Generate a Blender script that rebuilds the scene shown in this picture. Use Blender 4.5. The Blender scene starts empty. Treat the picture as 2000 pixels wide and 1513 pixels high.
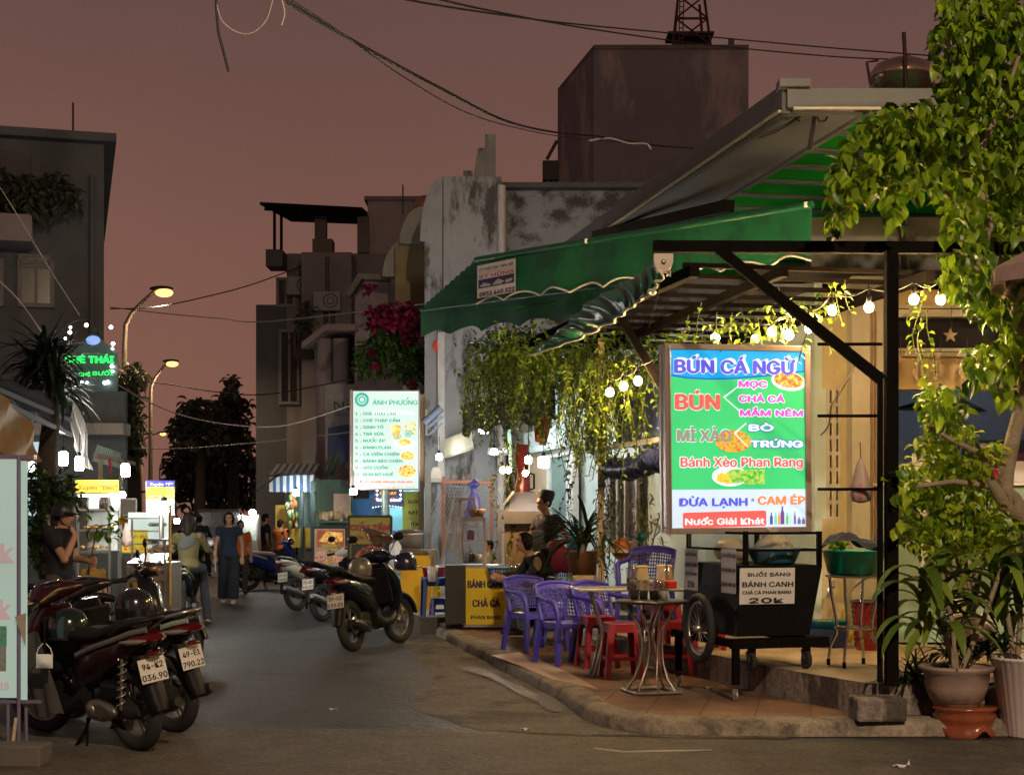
import bpy, bmesh, math, random, os
from mathutils import Vector as V, Matrix as M
R = math.radians
rnd = random.Random(7)
sc = bpy.context.scene
COL = sc.collection
# ---------------------------------------------------------------- camera
cam = bpy.data.cameras.new('camera')
co = bpy.data.objects.new('camera', cam); COL.objects.link(co)
co.location = (0, 0, 1.57); co.rotation_euler = (R(90), 0, 0)
cam.lens = 54; cam.sensor_width = 36; cam.shift_y = 0.12675
cam.clip_start = .1; cam.clip_end = 2000
sc.camera = co
# ---------------------------------------------------------------- night sky lit by the town
w = bpy.data.worlds.new('World'); sc.world = w; w.use_nodes = True
wn = w.node_tree.nodes; wl = w.node_tree.links
bg = wn['Background']
tc = wn.new('ShaderNodeTexCoord'); sp = wn.new('ShaderNodeSeparateXYZ')
wl.new(tc.outputs['Generated'], sp.inputs[0])
cr = wn.new('ShaderNodeValToRGB'); wl.new(sp.outputs['Z'], cr.inputs[0])
el = cr.color_ramp.elements
el[0].position = 0.0; el[0].color = (.230, .105, .076, 1)
el[1].position = 1.0; el[1].color = (.055, .034, .034, 1)
e = cr.color_ramp.elements.new(.14); e.color = (.203, .094, .071, 1)
e = cr.color_ramp.elements.new(.33); e.color = (.130, .070, .060, 1)
nz = wn.new('ShaderNodeTexNoise'); nz.inputs['Scale'].default_value = 3.2; nz.inputs['Detail'].default_value = 4
wl.new(tc.outputs['Generated'], nz.inputs['Vector'])
mr = wn.new('ShaderNodeMapRange'); mr.inputs[3].default_value = .86; mr.inputs[4].default_value = 1.14
wl.new(nz.outputs[0], mr.inputs[0])
vm = wn.new('ShaderNodeVectorMath'); vm.operation = 'SCALE'
wl.new(cr.outputs[0], vm.inputs[0]); wl.new(mr.outputs[0], vm.inputs['Scale'])
wl.new(vm.outputs[0], bg.inputs[0]); bg.inputs[1].default_value = 1.0
sc.view_settings.view_transform = 'Standard'; sc.view_settings.look = 'None'
sc.view_settings.exposure = 0; sc.view_settings.gamma = 1
sc.cycles.max_bounces = 5; sc.cycles.diffuse_bounces = 2; sc.cycles.glossy_bounces = 2
sc.cycles.transparent_max_bounces = 16; sc.cycles.caustics_reflective = False; sc.cycles.caustics_refractive = False
sc.cycles.sample_clamp_indirect = 6
# ---------------------------------------------------------------- helpers
K = 3000.0
def P(x, y, Y): return V(((x-1000)*Y/K, Y, 1.57-(y-1010)*Y/K))
def G(x, y, z=0):
    return P(x, y, K*(1.57-z)/(y-1010))
def ST(s, t, z=0): return V((-.193*s+.981*t, .981*s+.193*t, z))
STREET = R(11.13)
def C(h):
    h = h.lstrip('#')
    return tuple(((int(h[i:i+2], 16)/255+.055)/1.055)**2.4 if int(h[i:i+2], 16) > 10 else int(h[i:i+2], 16)/255/12.92 for i in (0, 2, 4))
MATS = {}
def mat(name, col, rough=.6, metal=0, var=.18, scale=6, bump=0, spec=.5, stain=None, stain_amt=.5, stain_scale=1.2, coat=0, emis=None, tile=None, transl=0, streak=False, grain=0):
    if name in MATS: return MATS[name]
    if isinstance(col, str): col = C(col)
    m = bpy.data.materials.new(name); m.use_nodes = True
    nt = m.node_tree; n = nt.nodes; l = nt.links
    b = n['Principled BSDF']
    b.inputs['Roughness'].default_value = rough; b.inputs['Metallic'].default_value = metal
    b.inputs['Specular IOR Level'].default_value = spec
    if coat: b.inputs['Coat Weight'].default_value = coat; b.inputs['Coat Roughness'].default_value = .08
    t = n.new('ShaderNodeTexCoord')
    no = n.new('ShaderNodeTexNoise'); no.inputs['Scale'].default_value = scale; no.inputs['Detail'].default_value = 6; no.inputs['Roughness'].default_value = .62
    l.new(t.outputs['Object'], no.inputs['Vector'])
    rp = n.new('ShaderNodeMapRange'); rp.inputs[1].default_value = .3; rp.inputs[2].default_value = .7
    rp.inputs[3].default_value = 1-var; rp.inputs[4].default_value = 1+var
    l.new(no.outputs[0], rp.inputs[0])
    sv = n.new('ShaderNodeVectorMath'); sv.operation = 'SCALE'; sv.inputs[0].default_value = col
    l.new(rp.outputs[0], sv.inputs['Scale'])
    out = sv.outputs[0]
    if tile:
        br = n.new('ShaderNodeTexBrick'); br.offset = tile.get('off', 0); br.inputs['Scale'].default_value = tile['scale']
        br.inputs['Mortar Size'].default_value = tile.get('mortar', .015); br.inputs['Brick Width'].default_value = tile.get('w', 1); br.inputs['Row Height'].default_value = tile.get('h', 1)
        br.inputs['Color1'].default_value = (1, 1, 1, 1); br.inputs['Color2'].default_value = (.72, .72, .72, 1); br.inputs['Mortar'].default_value = (.4, .38, .36, 1)
        mp = n.new('ShaderNodeMapping'); mp.inputs['Rotation'].default_value = tile.get('rot', (0, 0, 0))
        l.new(t.outputs['Object'], mp.inputs[0]); l.new(mp.outputs[0], br.inputs['Vector'])
        mm = n.new('ShaderNodeVectorMath'); mm.operation = 'MULTIPLY'
        l.new(out, mm.inputs[0]); l.new(br.outputs[0], mm.inputs[1]); out = mm.outputs[0]
    if stain is not None:
        if isinstance(stain, str): stain = C(stain)
        n2 = n.new('ShaderNodeTexNoise'); n2.inputs['Scale'].default_value = stain_scale; n2.inputs['Detail'].default_value = 9; n2.inputs['Roughness'].default_value = .68
        mp2 = n.new('ShaderNodeMapping'); mp2.inputs['Scale'].default_value = (1, 1, .35) if streak else (1, 1, 1)
        mp2.inputs['Location'].default_value = (len(MATS)*1.7, 3, len(name)*.31)
        l.new(t.outputs['Object'], mp2.inputs[0]); l.new(mp2.outputs[0], n2.inputs['Vector'])
        r2 = n.new('ShaderNodeMapRange'); r2.inputs[1].default_value = 1-stain_amt-.04; r2.inputs[2].default_value = 1-stain_amt+.05
        l.new(n2.outputs[0], r2.inputs[0])
        mx = n.new('ShaderNodeMix'); mx.data_type = 'RGBA'
        l.new(r2.outputs[0], mx.inputs['Factor']); l.new(out, mx.inputs['A']); mx.inputs['B'].default_value = (*stain, 1)
        out = mx.outputs['Result']
    if grain:
        n4 = n.new('ShaderNodeTexNoise'); n4.inputs['Scale'].default_value = 26; n4.inputs['Detail'].default_value = 4; n4.inputs['Roughness'].default_value = .75
        l.new(t.outputs['Object'], n4.inputs['Vector']); r4 = n.new('ShaderNodeMapRange'); r4.inputs[1].default_value = .35; r4.inputs[2].default_value = .65; r4.inputs[3].default_value = 1-grain; r4.inputs[4].default_value = 1+grain
        l.new(n4.outputs[0], r4.inputs[0]); s4 = n.new('ShaderNodeVectorMath'); s4.operation = 'SCALE'; l.new(out, s4.inputs[0]); l.new(r4.outputs[0], s4.inputs['Scale']); out = s4.outputs[0]
    l.new(out, b.inputs['Base Color'])
    if emis:
        l.new(out, b.inputs['Emission Color']); b.inputs['Emission Strength'].default_value = emis
    if bump:
        bp = n.new('ShaderNodeBump'); bp.inputs['Strength'].default_value = bump; bp.inputs['Distance'].default_value = .02
        n3 = n.new('ShaderNodeTexNoise'); n3.inputs['Scale'].default_value = scale*4; n3.inputs['Detail'].default_value = 5
        l.new(t.outputs['Object'], n3.inputs['Vector']); l.new(n3.outputs[0], bp.inputs['Height']); l.new(bp.outputs[0], b.inputs['Normal'])
    if transl:
        tr = n.new('ShaderNodeBsdfTranslucent'); l.new(out, tr.inputs[0])
        ms = n.new('ShaderNodeMixShader'); ms.inputs[0].default_value = transl
        l.new(b.outputs[0], ms.inputs[1]); l.new(tr.outputs[0], ms.inputs[2]); l.new(ms.outputs[0], n['Material Output'].inputs[0])
    MATS[name] = m
    return m
def leafmat(name, c1, c2, rough=.4, transl=.35):
    if name in MATS: return MATS[name]
    m = bpy.data.materials.new(name); m.use_nodes = True
    nt = m.node_tree; n = nt.nodes; l = nt.links; b = n['Principled BSDF']
    ge = n.new('ShaderNodeNewGeometry'); r = n.new('ShaderNodeValToRGB')
    l.new(ge.outputs['Random Per Island'], r.inputs[0])
    r.color_ramp.elements[0].color = (*C(c1), 1); r.color_ramp.elements[1].color = (*C(c2), 1)
    l.new(r.outputs[0], b.inputs['Base Color']); b.inputs['Roughness'].default_value = rough
    tr = n.new('ShaderNodeBsdfTranslucent'); l.new(r.outputs[0], tr.inputs[0])
    ms = n.new('ShaderNodeMixShader'); ms.inputs[0].default_value = transl
    l.new(b.outputs[0], ms.inputs[1]); l.new(tr.outputs[0], ms.inputs[2]); l.new(ms.outputs[0], n['Material Output'].inputs[0])
    MATS[name] = m; return m
def emit(name, col, st=1.0):
    if name in MATS: return MATS[name]
    if isinstance(col, str): col = C(col)
    m = bpy.data.materials.new(name); m.use_nodes = True
    nt = m.node_tree; n = nt.nodes; n.remove(n['Principled BSDF'])
    e = n.new('ShaderNodeEmission'); e.inputs[0].default_value = (*col, 1); e.inputs[1].default_value = st
    nt.links.new(e.outputs[0], n['Material Output'].inputs[0]); MATS[name] = m; return m
def glowpanel(name, col, st=1.0, var=.12):
    """backlit vinyl: the lamps inside make it a little uneven"""
    if name in MATS: return MATS[name]
    if isinstance(col, str): col = C(col)
    m = bpy.data.materials.new(name); m.use_nodes = True
    nt = m.node_tree; n = nt.nodes; l = nt.links; b = n['Principled BSDF']
    b.inputs['Base Color'].default_value = (*[c*.5 for c in col], 1); b.inputs['Roughness'].default_value = .35
    t = n.new('ShaderNodeTexCoord'); no = n.new('ShaderNodeTexNoise'); no.inputs['Scale'].default_value = 1.6; no.inputs['Detail'].default_value = 1
    l.new(t.outputs['Object'], no.inputs['Vector'])
    rp = n.new('ShaderNodeMapRange'); rp.inputs[1].default_value = .3; rp.inputs[2].default_value = .7; rp.inputs[3].default_value = st*(1-var); rp.inputs[4].default_value = st*(1+var)
    l.new(no.outputs[0], rp.inputs[0]); l.new(rp.outputs[0], b.inputs['Emission Strength']); b.inputs['Emission Color'].default_value = (*col, 1)
    MATS[name] = m; return m
def glassmat(name, tint=(.9, .95, .95), refl=.18, rough=.05):
    if name in MATS: return MATS[name]
    m = bpy.data.materials.new(name); m.use_nodes = True
    nt = m.node_tree; n = nt.nodes; l = nt.links; n.remove(n['Principled BSDF'])
    t = n.new('ShaderNodeBsdfTransparent'); t.inputs[0].default_value = (*tint, 1)
    g = n.new('ShaderNodeBsdfGlossy'); g.inputs['Roughness'].default_value = rough
    ms = n.new('ShaderNodeMixShader'); ms.inputs[0].default_value = refl
    l.new(t.outputs[0], ms.inputs[1]); l.new(g.outputs[0], ms.inputs[2]); l.new(ms.outputs[0], n['Material Output'].inputs[0])
    MATS[name] = m; return m

class B:
    def __init__(s): s.v = []; s.f = []; s.sm = []; s.mi = []; s.m = 0
    def add(s, vs, fs, sm=False):
        o = len(s.v); s.v += [tuple(v) for v in vs]
        for f in fs: s.f.append(tuple(i+o for i in f)); s.sm.append(sm); s.mi.append(s.m)
        return s
    def box(s, c, d, rot=None, bev=0):
        x, y, z = (k/2 for k in d); c = V(c)
        if rot is None: rot = M.Identity(3)
        elif isinstance(rot, (int, float)): rot = M.Rotation(rot, 3, 'Z')
        if bev:
            bm = bmesh.new(); bmesh.ops.create_cube(bm, size=1)
            for v in bm.verts: v.co = V((v.co.x*d[0], v.co.y*d[1], v.co.z*d[2]))
            bmesh.ops.bevel(bm, geom=bm.edges[:]+bm.verts[:], offset=min(bev, min(d)*.45), segments=2, profile=.5, affect='EDGES')
            bm.verts.index_update()
            s.add([c+rot@v.co for v in bm.verts], [[v.index for v in f.verts] for f in bm.faces], False); bm.free(); return s
        vs = [c+rot@V((a*x, b*y, e*z)) for a in (-1, 1) for b in (-1, 1) for e in (-1, 1)]
        return s.add(vs, [(0, 1, 3, 2), (4, 6, 7, 5), (0, 4, 5, 1), (2, 3, 7, 6), (0, 2, 6, 4), (1, 5, 7, 3)])
    def bar(s, a, b, wd=.05, ht=None, up=(0, 0, 1)):
        a, b = V(a), V(b); d = b-a; ln = d.length; d.normalize(); up = V(up)
        if abs(d.dot(up)) > .99: up = V((0, 1, 0))
        r = d.cross(up).normalized(); u = r.cross(d)
        rot = M((r, d, u)).transposed()
        return s.box((a+b)/2, (wd, ln, ht or wd), rot)
    def ring(s, c, ax, r, n, u=None):
        pass
    def tube(s, pts, r, n=8, cap=True, sm=True, flat=1.0):
        pts = [V(p) for p in pts]; k = len(pts)
        rs = r if isinstance(r, (list, tuple)) else [r]*k
        rings = []; u = None
        for i, p in enumerate(pts):
            t = (pts[min(i+1, k-1)]-pts[max(i-1, 0)])
            if t.length < 1e-9: t = V((0, 0, 1))
            t.normalize()
            if u is None:
                a = V((0, 0, 1)) if abs(t.z) < .9 else V((1, 0, 0))
                u = (a-t*a.dot(t)).normalized()
            else:
                u = u-t*u.dot(t)
                u = u.normalized() if u.length > 1e-6 else V((1, 0, 0))
            wv = t.cross(u)
            rings.append([p+u*(math.cos(2*math.pi*j/n)*rs[i]*flat)+wv*(math.sin(2*math.pi*j/n)*rs[i]) for j in range(n)])
        return s.loft(rings, cap, sm)
    def loft(s, rings, cap=True, sm=True, close=True):
        n = len(rings[0]); o = [v for r in rings for v in r]; fs = []
        for i in range(len(rings)-1):
            for j in range(n if close else n-1):
                j2 = (j+1) % n
                fs.append((i*n+j, i*n+j2, (i+1)*n+j2, (i+1)*n+j))
        s.add(o, fs, sm)
        if cap:
            s.add(rings[0], [tuple(range(n-1, -1, -1))], False); s.add(rings[-1], [tuple(range(n))], False)
        return s
    def lathe(s, prof, c=(0, 0, 0), n=24, rot=None, sm=True, wav=0, wn=0):
        c = V(c); rings = []
        for r, z in prof:
            rg = []
            for j in range(n):
                a = 2*math.pi*j/n; rr = r*(1+wav*math.cos(wn*a))
                p = V((math.cos(a)*rr, math.sin(a)*rr, z))
                if rot is not None: p = rot@p
                rg.append(c+p)
            rings.append(rg)
        return s.loft(rings, False, sm)
    def sph(s, c, r, nu=16, nv=10, rot=None, z0=-1, z1=1):
        if not isinstance(r, (tuple, list)): r = (r, r, r)
        c = V(c); rings = []
        for i in range(nv+1):
            zz = math.sin(math.pi*(-.5)+math.pi*i/nv) if z0 == -1 and z1 == 1 else z0+(z1-z0)*i/nv
            q = math.sqrt(max(0, 1-zz*zz))+1e-5; rg = []
            for j in range(nu):
                a = 2*math.pi*j/nu
                p = V((math.cos(a)*q*r[0], math.sin(a)*q*r[1], zz*r[2]))
                if rot is not None: p = rot@p
                rg.append(c+p)
            rings.append(rg)
        return s.loft(rings, False, True)
    def poly(s, pts, th=0, nrm=None):
        """flat polygon, optionally extruded by th along nrm"""
        pts = [V(p) for p in pts]; n = len(pts)
        if not th: return s.add(pts, [tuple(range(n))])
        if nrm is None: nrm = (pts[1]-pts[0]).cross(pts[2]-pts[0]).normalized()
        q = [p+V(nrm)*th for p in pts]
        s.add(pts+q, [tuple(range(n-1, -1, -1)), tuple(range(n, 2*n))]+[(i, (i+1) % n, n+(i+1) % n, n+i) for i in range(n)])
        return s
    def grid(s, fn, nu, nv, th=0, sm=True):
        vs = [V(fn(i/nu, j/nv)) for i in range(nu+1) for j in range(nv+1)]
        fs = [(i*(nv+1)+j, (i+1)*(nv+1)+j, (i+1)*(nv+1)+j+1, i*(nv+1)+j+1) for i in range(nu) for j in range(nv)]
        s.add(vs, fs, sm); return s
    def torus(s, c, R0, r, rot=None, n=28, k=8, sq=1.0):
        c = V(c); rings = []
        for i in range(n+1):
            a = 2*math.pi*i/n
            rg = []
            for j in range(k):
                b = 2*math.pi*j/k
                p = V(((R0+r*math.cos(b)*sq)*math.cos(a), (R0+r*math.cos(b)*sq)*math.sin(a), r*math.sin(b)))
                if rot is not None: p = rot@p
                rg.append(c+p)
            rings.append(rg)
        return s.loft(rings, False, True)
    def leaf(s, p, d, L, W, droop=.3, fold=.25, up=None):
        p = V(p); d = V(d).normalized(); up = V(up) if up is not None else V((rnd.uniform(-.5, .5), rnd.uniform(-.5, .5), 1))
        r = d.cross(up)
        r = r.normalized() if r.length > 1e-4 else V((1, 0, 0)); nn = r.cross(d)
        m1 = p+d*L*.35; m2 = p+d*L*.72-nn*L*droop*.35; t = p+d*L-nn*L*droop
        f = nn*W*fold
        s.add([p, m1+r*W*.5+f, m2+r*W*.36+f, t, m2-r*W*.36+f, m1-r*W*.5+f, m1, m2],
              [(0, 6, 1), (6, 7, 2, 1), (7, 3, 2), (0, 5, 6), (6, 5, 4, 7), (7, 4, 3)], True)
        return s
    def strap(s, p, d, L, W, curve, n=6, up=(0, 0, 1), taper=1.0):
        """long arching leaf"""
        p = V(p); d = V(d).normalized(); up = V(up); side = d.cross(up)
        side = side.normalized() if side.length > 1e-3 else V((1, 0, 0))
        rows = []; q = p.copy(); dd = d.copy()
        for i in range(n+1):
            u = i/n; wd = W*(math.sin(math.pi*min(1, .12+u*.88))**.6)*(1 if u < .95 else .3)
            nn = side.cross(dd)
            rows += [q-side*wd*.5+nn*wd*.18, q, q+side*wd*.5+nn*wd*.18]
            q = q+dd*(L/n); dd = (dd+V((0, 0, -1))*curve/n).normalized()
        fs = []
        for i in range(n):
            for j in range(2): fs.append((i*3+j, i*3+j+1, (i+1)*3+j+1, (i+1)*3+j))
        s.add(rows, fs, True); return s
    def mesh(s, name, mats):
        me = bpy.data.meshes.new(name); me.from_pydata(s.v, [], s.f)
        me.polygons.foreach_set('use_smooth', s.sm)
        if not isinstance(mats, (list, tuple)): mats = [mats]
        for m in mats: me.materials.append(m)
        if len(mats) > 1: me.polygons.foreach_set('material_index', s.mi)
        me.update(); return me
    def obj(s, name, mats, parent=None, label=None, loc=None, rz=0):
        o = bpy.data.objects.new(name, s.mesh(name, mats)); COL.objects.link(o)
        if parent: o.parent = parent
        if label: o['label'] = label
        if loc is not None: o.location = loc; o.rotation_euler = (0, 0, rz)
        return o
    def blob(s, name, mats, parent=None, voxel=.01, it=6, label=None, loc=None, rz=0):
        """weld overlapping closed pieces into one continuous surface"""
        me = s.mesh(name+'_tmp', mats); t = bpy.data.objects.new(name+'_tmp', me); COL.objects.link(t)
        md = t.modifiers.new('r', 'REMESH'); md.mode = 'VOXEL'; md.voxel_size = voxel; md.use_smooth_shade = True
        sm = t.modifiers.new('s', 'SMOOTH'); sm.iterations = it; sm.factor = .5
        dg = bpy.context.evaluated_depsgraph_get(); dg.update()
        m2 = bpy.data.meshes.new_from_object(t.evaluated_get(dg)); m2.name = name
        bpy.data.objects.remove(t); bpy.data.meshes.remove(me)
        if not m2.materials: m2.materials.append(mats if not isinstance(mats, (list, tuple)) else mats[0])
        o = bpy.data.objects.new(name, m2); COL.objects.link(o)
        if parent: o.parent = parent
        if label: o['label'] = label
        if loc is not None: o.location = loc; o.rotation_euler = (0, 0, rz)
        return o
def T(name, label, cat, loc=(0, 0, 0), rz=0, group=None):
    o = bpy.data.objects.new(name, None); COL.objects.link(o); o.empty_display_size = .1
    o.location = loc; o.rotation_euler = (0, 0, rz); o['label'] = label; o['category'] = cat
    if group: o['group'] = group
    return o
def tag(o, label, cat, group=None):
    o['label'] = label; o['category'] = cat
    if group: o['group'] = group
    return o
def struct(b, name, m):
    o = b.obj(name, m); o['kind'] = 'structure'; return o
def dup(o, loc=None, rz=None, label=None, parent=None, scale=None):
    c = o.copy(); COL.objects.link(c)
    if parent is not None: c.parent = parent
    if loc is not None: c.location = loc
    if rz is not None: c.rotation_euler = (o.rotation_euler[0], o.rotation_euler[1], rz)
    if label: c['label'] = label
    if scale: c.scale = (scale,)*3 if isinstance(scale, (int, float)) else scale
    for ch in list(o.children): dup(ch, parent=c)
    return c
# ---- lettering
FONT = None
try:
    fp = os.path.join(bpy.utils.resource_path('LOCAL'), 'datafiles', 'fonts', 'Inter.woff2')
    if os.path.exists(fp): FONT = bpy.data.fonts.load(fp)
except Exception: FONT = None
_TX = {}
def glyphs(s, res=3):
    if (s, res) in _TX: return _TX[(s, res)]
    c = bpy.data.curves.new('t', 'FONT'); c.body = s; c.size = 1; c.resolution_u = res
    if FONT: c.font = FONT
    o = bpy.data.objects.new('t', c); COL.objects.link(o)
    dg = bpy.context.evaluated_depsgraph_get(); dg.update()
    m = bpy.data.meshes.new_from_object(o.evaluated_get(dg))
    vs = [(v.co.x, v.co.y) for v in m.vertices]; fs = [tuple(p.vertices) for p in m.polygons]
    bpy.data.objects.remove(o); bpy.data.curves.remove(c); bpy.data.meshes.remove(m)
    _TX[(s, res)] = (vs, fs); return vs, fs
CAP = .727
def horned(s):
    """letters with a horn (Vietnamese o with horn) are drawn as the plain letter plus the horn"""
    flat = s.translate(str.maketrans('ƠơỚớỜờỞởỢợỠỡ', 'OoÓóÒòỎỏỌọÕõ'))
    if flat == s: return glyphs(s)
    vs, fs = glyphs(flat); vs, fs = list(vs), list(fs)
    for i, c in enumerate(s):
        if c != flat[i]:
            x = max(v[0] for v in glyphs(flat[:i+1])[0]); h = .66 if c.isupper() else .46; n = len(vs)
            vs += [(x-.11, h), (x-.02, h-.07), (x+.09, h+.06), (x+.09, h+.17), (x+.01, h+.17), (x+.01, h+.08)]; fs.append(tuple(range(n, n+6)))
    return vs, fs
def letter(b, s, x0, x1, base, cap, k, ox, oy, d=.004, bold=0.0, outline=0.0, sh=(0, 0), shear=0, mirror=1):
    """text fitted between photo columns x0..x1, baseline and cap height in photo pixels; k metres per pixel, origin (ox,oy)"""
    vs, fs = horned(s)
    if not vs: return
    a = min(v[0] for v in vs); z = max(v[0] for v in vs)
    sx = (x1-x0)/(z-a); sy = cap/CAP
    offs = [(0, 0)]
    if bold: offs = [(-bold, 0), (0, 0), (bold, 0), (0, bold*.6), (0, -bold*.6)]
    if outline: offs = [(math.cos(i*math.pi/4)*outline, math.sin(i*math.pi/4)*outline) for i in range(8)]
    for i, (dx, dy) in enumerate(offs):
        dx *= cap; dy *= cap
        b.add([((x0+(v[0]-a)*sx+shear*v[1]*sy+dx+sh[0]-ox)*k, -d-i*.0003, (oy-(base-v[1]*sy-dy+sh[1]))*k) for v in vs], fs)
def rectpx(b, x0, y0, x1, y1, k, ox, oy, d=.002):
    b.add([((x-ox)*k, -d, (oy-y)*k) for x, y in ((x0, y1), (x1, y1), (x1, y0), (x0, y0))], [(0, 1, 2, 3)])
def polypx(b, pts, k, ox, oy, d=.002):
    b.add([((x-ox)*k, -d, (oy-y)*k) for x, y in pts], [tuple(range(len(pts)))])
def ellpx(b, cx, cy, rx, ry, k, ox, oy, d=.002, n=28, a=0):
    ca, sa = math.cos(a), math.sin(a)
    polypx(b, [(cx+math.cos(2*math.pi*i/n)*rx*ca-math.sin(2*math.pi*i/n)*ry*sa, cy-math.cos(2*math.pi*i/n)*rx*sa-math.sin(2*math.pi*i/n)*ry*ca) for i in range(n)][::1], k, ox, oy, d)
def lamp(name, loc, power, col, kind='POINT', rad=.05, spot=None, aim=None, blend=.6):
    l = bpy.data.lights.new(name, kind); l.energy = power; l.color = col
    if kind != 'SUN': l.shadow_soft_size = rad
    if kind == 'SPOT': l.spot_size = R(spot); l.spot_blend = blend
    o = bpy.data.objects.new(name, l); COL.objects.link(o); o.location = loc
    if aim is not None: o.rotation_euler = (V(aim)-V(loc)).to_track_quat('-Z', 'Y').to_euler()
    return o
# ---- common materials
steel = mat('steel', '#b8b8b4', .28, .9, .12, 9)
darksteel = mat('dark_steel', (.02, .019, .018), .5, .3, .2, 7)
blackmetal = mat('black_paint', (.0065, .0055, .005), .9, 0, .25, 8, 0, .04)
black = mat('black_plastic', (.008, .008, .009), .5, 0, .2, 10, 0, .25)
rubber = mat('rubber', (.018, .018, .019), .8, 0, .25, 20)
chrome = mat('chrome', (.75, .75, .75), .12, 1, .05)
white = mat('white_paint', (.75, .75, .73), .5, 0, .08)
glass = glassmat('glass')
skin = mat('skin', (.43, .24, .16), .55, 0, .06)
hairm = mat('hair', (.010, .008, .007), .6, 0, .2, 6, 0, .15)
wood = mat('wood', (.22, .13, .07), .6, 0, .25, 9)
concrete = mat('concrete', (.26, .24, .21), .85, 0, .22, 3, .3)
redplastic = mat('red_plastic', (.30, .016, .03), .38, 0, .12)
blueplastic = mat('blue_plastic', (.05, .08, .45), .4, 0, .1)
wire_m = mat('cable', (.01, .01, .01), .6)
# ================================================================ lamps of the street
lampbody = mat('lamp_housing', (.05, .05, .05), .5, .4)
polem = mat('galvanised_pole', (.30, .27, .22), .5, .5, .15)
sodium = emit('sodium_lens', (1.0, .43, .11), 4)
def street_lamp(px, Y, ptop, head, label, power, base_z=0, rot=0):
    """pole foot column px, depth Y; head given in photo pixels"""
    b0 = P(px, 1010, Y); t = T('street_lamp', label, 'street lamp', (b0.x, Y, 0), 0, 'street lamps along the left side')
    h = P(head[0], head[1], Y); ph = P(px, ptop, Y).z
    dx = h.x-b0.x
    b = B(); b.tube([(0, 0, 0), (0, 0, ph*.5), (0, 0, ph-.9)], [.11, .09, .075], 10); b.obj('pole', polem, t)
    b = B(); b.tube([(0, 0, ph-.9), (.03*dx, 0, ph-.35), (.18*dx, 0, ph-.03), (.42*dx, 0, ph+.20*(h.z-ph)+.12), (.8*dx, 0, h.z-.02)], [.07, .065, .06, .05, .045], 8); b.obj('arm', polem, t)
    b = B(); b.sph((dx*.96, 0, h.z+.02), (.34, .16, .08), 14, 8); b.obj('lamp_head', lampbody, t)
    b = B(); b.sph((dx*1.04, -.02, h.z-.10), (.25, .2, .12), 14, 8); b.obj('lens', sodium, t)
    if power: lamp('street_light_beam', (h.x, Y, h.z-.28), power, (1, .66, .36), 'SPOT', .12, 150, (h.x, Y, 0), .5)
    return t
street_lamp(243, 43, 610, (318, 565), 'tall street lamp on the left, nearest and brightest of the row', 900)
street_lamp(294, 63, 738, (335, 706), 'street lamp with bracketed pole, second along the left side', 900)
street_lamp(276, 117, 856, (317, 845), 'street lamp in the distance above the left stalls, third of the row', 1200)
street_lamp(312, 165, 902, (336, 895), 'tiny far street lamp low over the dark trees, upper of a close pair', 0)
street_lamp(312, 190, 914, (331, 908), 'tiny far street lamp just below another, lowest and farthest of the row', 0)
# the lamp over the junction where the photographer stands (pole outside the frame)
t = T('junction_lamp', 'warm street lamp over the junction in front of the corner shop', 'street lamp', (5.2, -4.5, 0))
b = B(); b.tube([(0, 0, 0), (0, 0, 4), (0, 0, 9)], [.11, .09, .075], 10).tube([(0, 0, 9), (-.1, .1, 9.6), (-.6, .5, 9.95), (-1.6, 1.4, 10.05)], .05, 8); b.obj('pole', polem, t)
b = B(); b.sph((-1.9, 1.65, 10.05), (.4, .25, .1), 14, 8); b.obj('lamp_head', lampbody, t)
b = B(); b.sph((-1.95, 1.7, 9.97), (.28, .17, .06), 14, 8); b.obj('lens', sodium, t)
lamp('junction_beam', (3.25, -2.8, 9.8), 7200, (1, .74, .48), 'SPOT', .15, 130, (1.2, 9.5, 0), .5)

# ================================================================ ground
asph = mat('asphalt', (.038, .040, .039), .62, 0, .3, 3.5, .5, .35, stain=(.022, .0235, .0235), stain_amt=.46, stain_scale=.5, grain=.5)
b = B(); b.grid(lambda u, v: (-400+800*u, -30+900*v, 0), 40, 40, sm=False); struct(b, 'road', asph)
# gutter apron of broken concrete
apr = mat('gutter_concrete', (.105, .095, .078), .9, 0, .25, 3, .4, stain=(.045, .04, .035), stain_amt=.46, stain_scale=1.3, grain=.4)
r2 = random.Random(3)
inner = [ST(s, 2.93) for s in (30, 26, 22, 19, 17, 15.5, 14.2, 13.2, 12.4)]+[V((.60, 11.7, 0)), V((.8, 11.25, 0)), V((1.2, 11.0, 0)), V((2.0, 10.92, 0))]
wid = [.45, .5, .5, .55, .6, .75, .95, 1.1, 1.3]
outer = []
for i, s in enumerate((30, 26, 22, 19, 17, 15.5, 14.2, 13.2, 12.4)): outer.append(ST(s, 2.93-wid[i]-r2.uniform(-.06, .1)))
outer += [V((-.25, 11.35, 0)), V((.1, 11.2, 0)), V((.7, 11.02, 0)), V((1.9, 10.86, 0))]
def sub(pts, n=6, j=0):
    out = []
    for a, c in zip(pts, pts[1:]):
        for i in range(n): out.append(a.lerp(c, i/n)+V((r2.uniform(-j, j), r2.uniform(-j, j), 0)))
    return out+[pts[-1]]
ii = sub(inner); oo = sub(outer, 6, .035)
b = B(); z = V((0, 0, .004)); zz = V((0, 0, .014))
b.add([p+zz for p in ii]+[p+z for p in oo], [(i, i+1, len(ii)+i+1, len(ii)+i) for i in range(len(ii)-1)], True)
struct(b, 'gutter_apron', apr)
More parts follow.
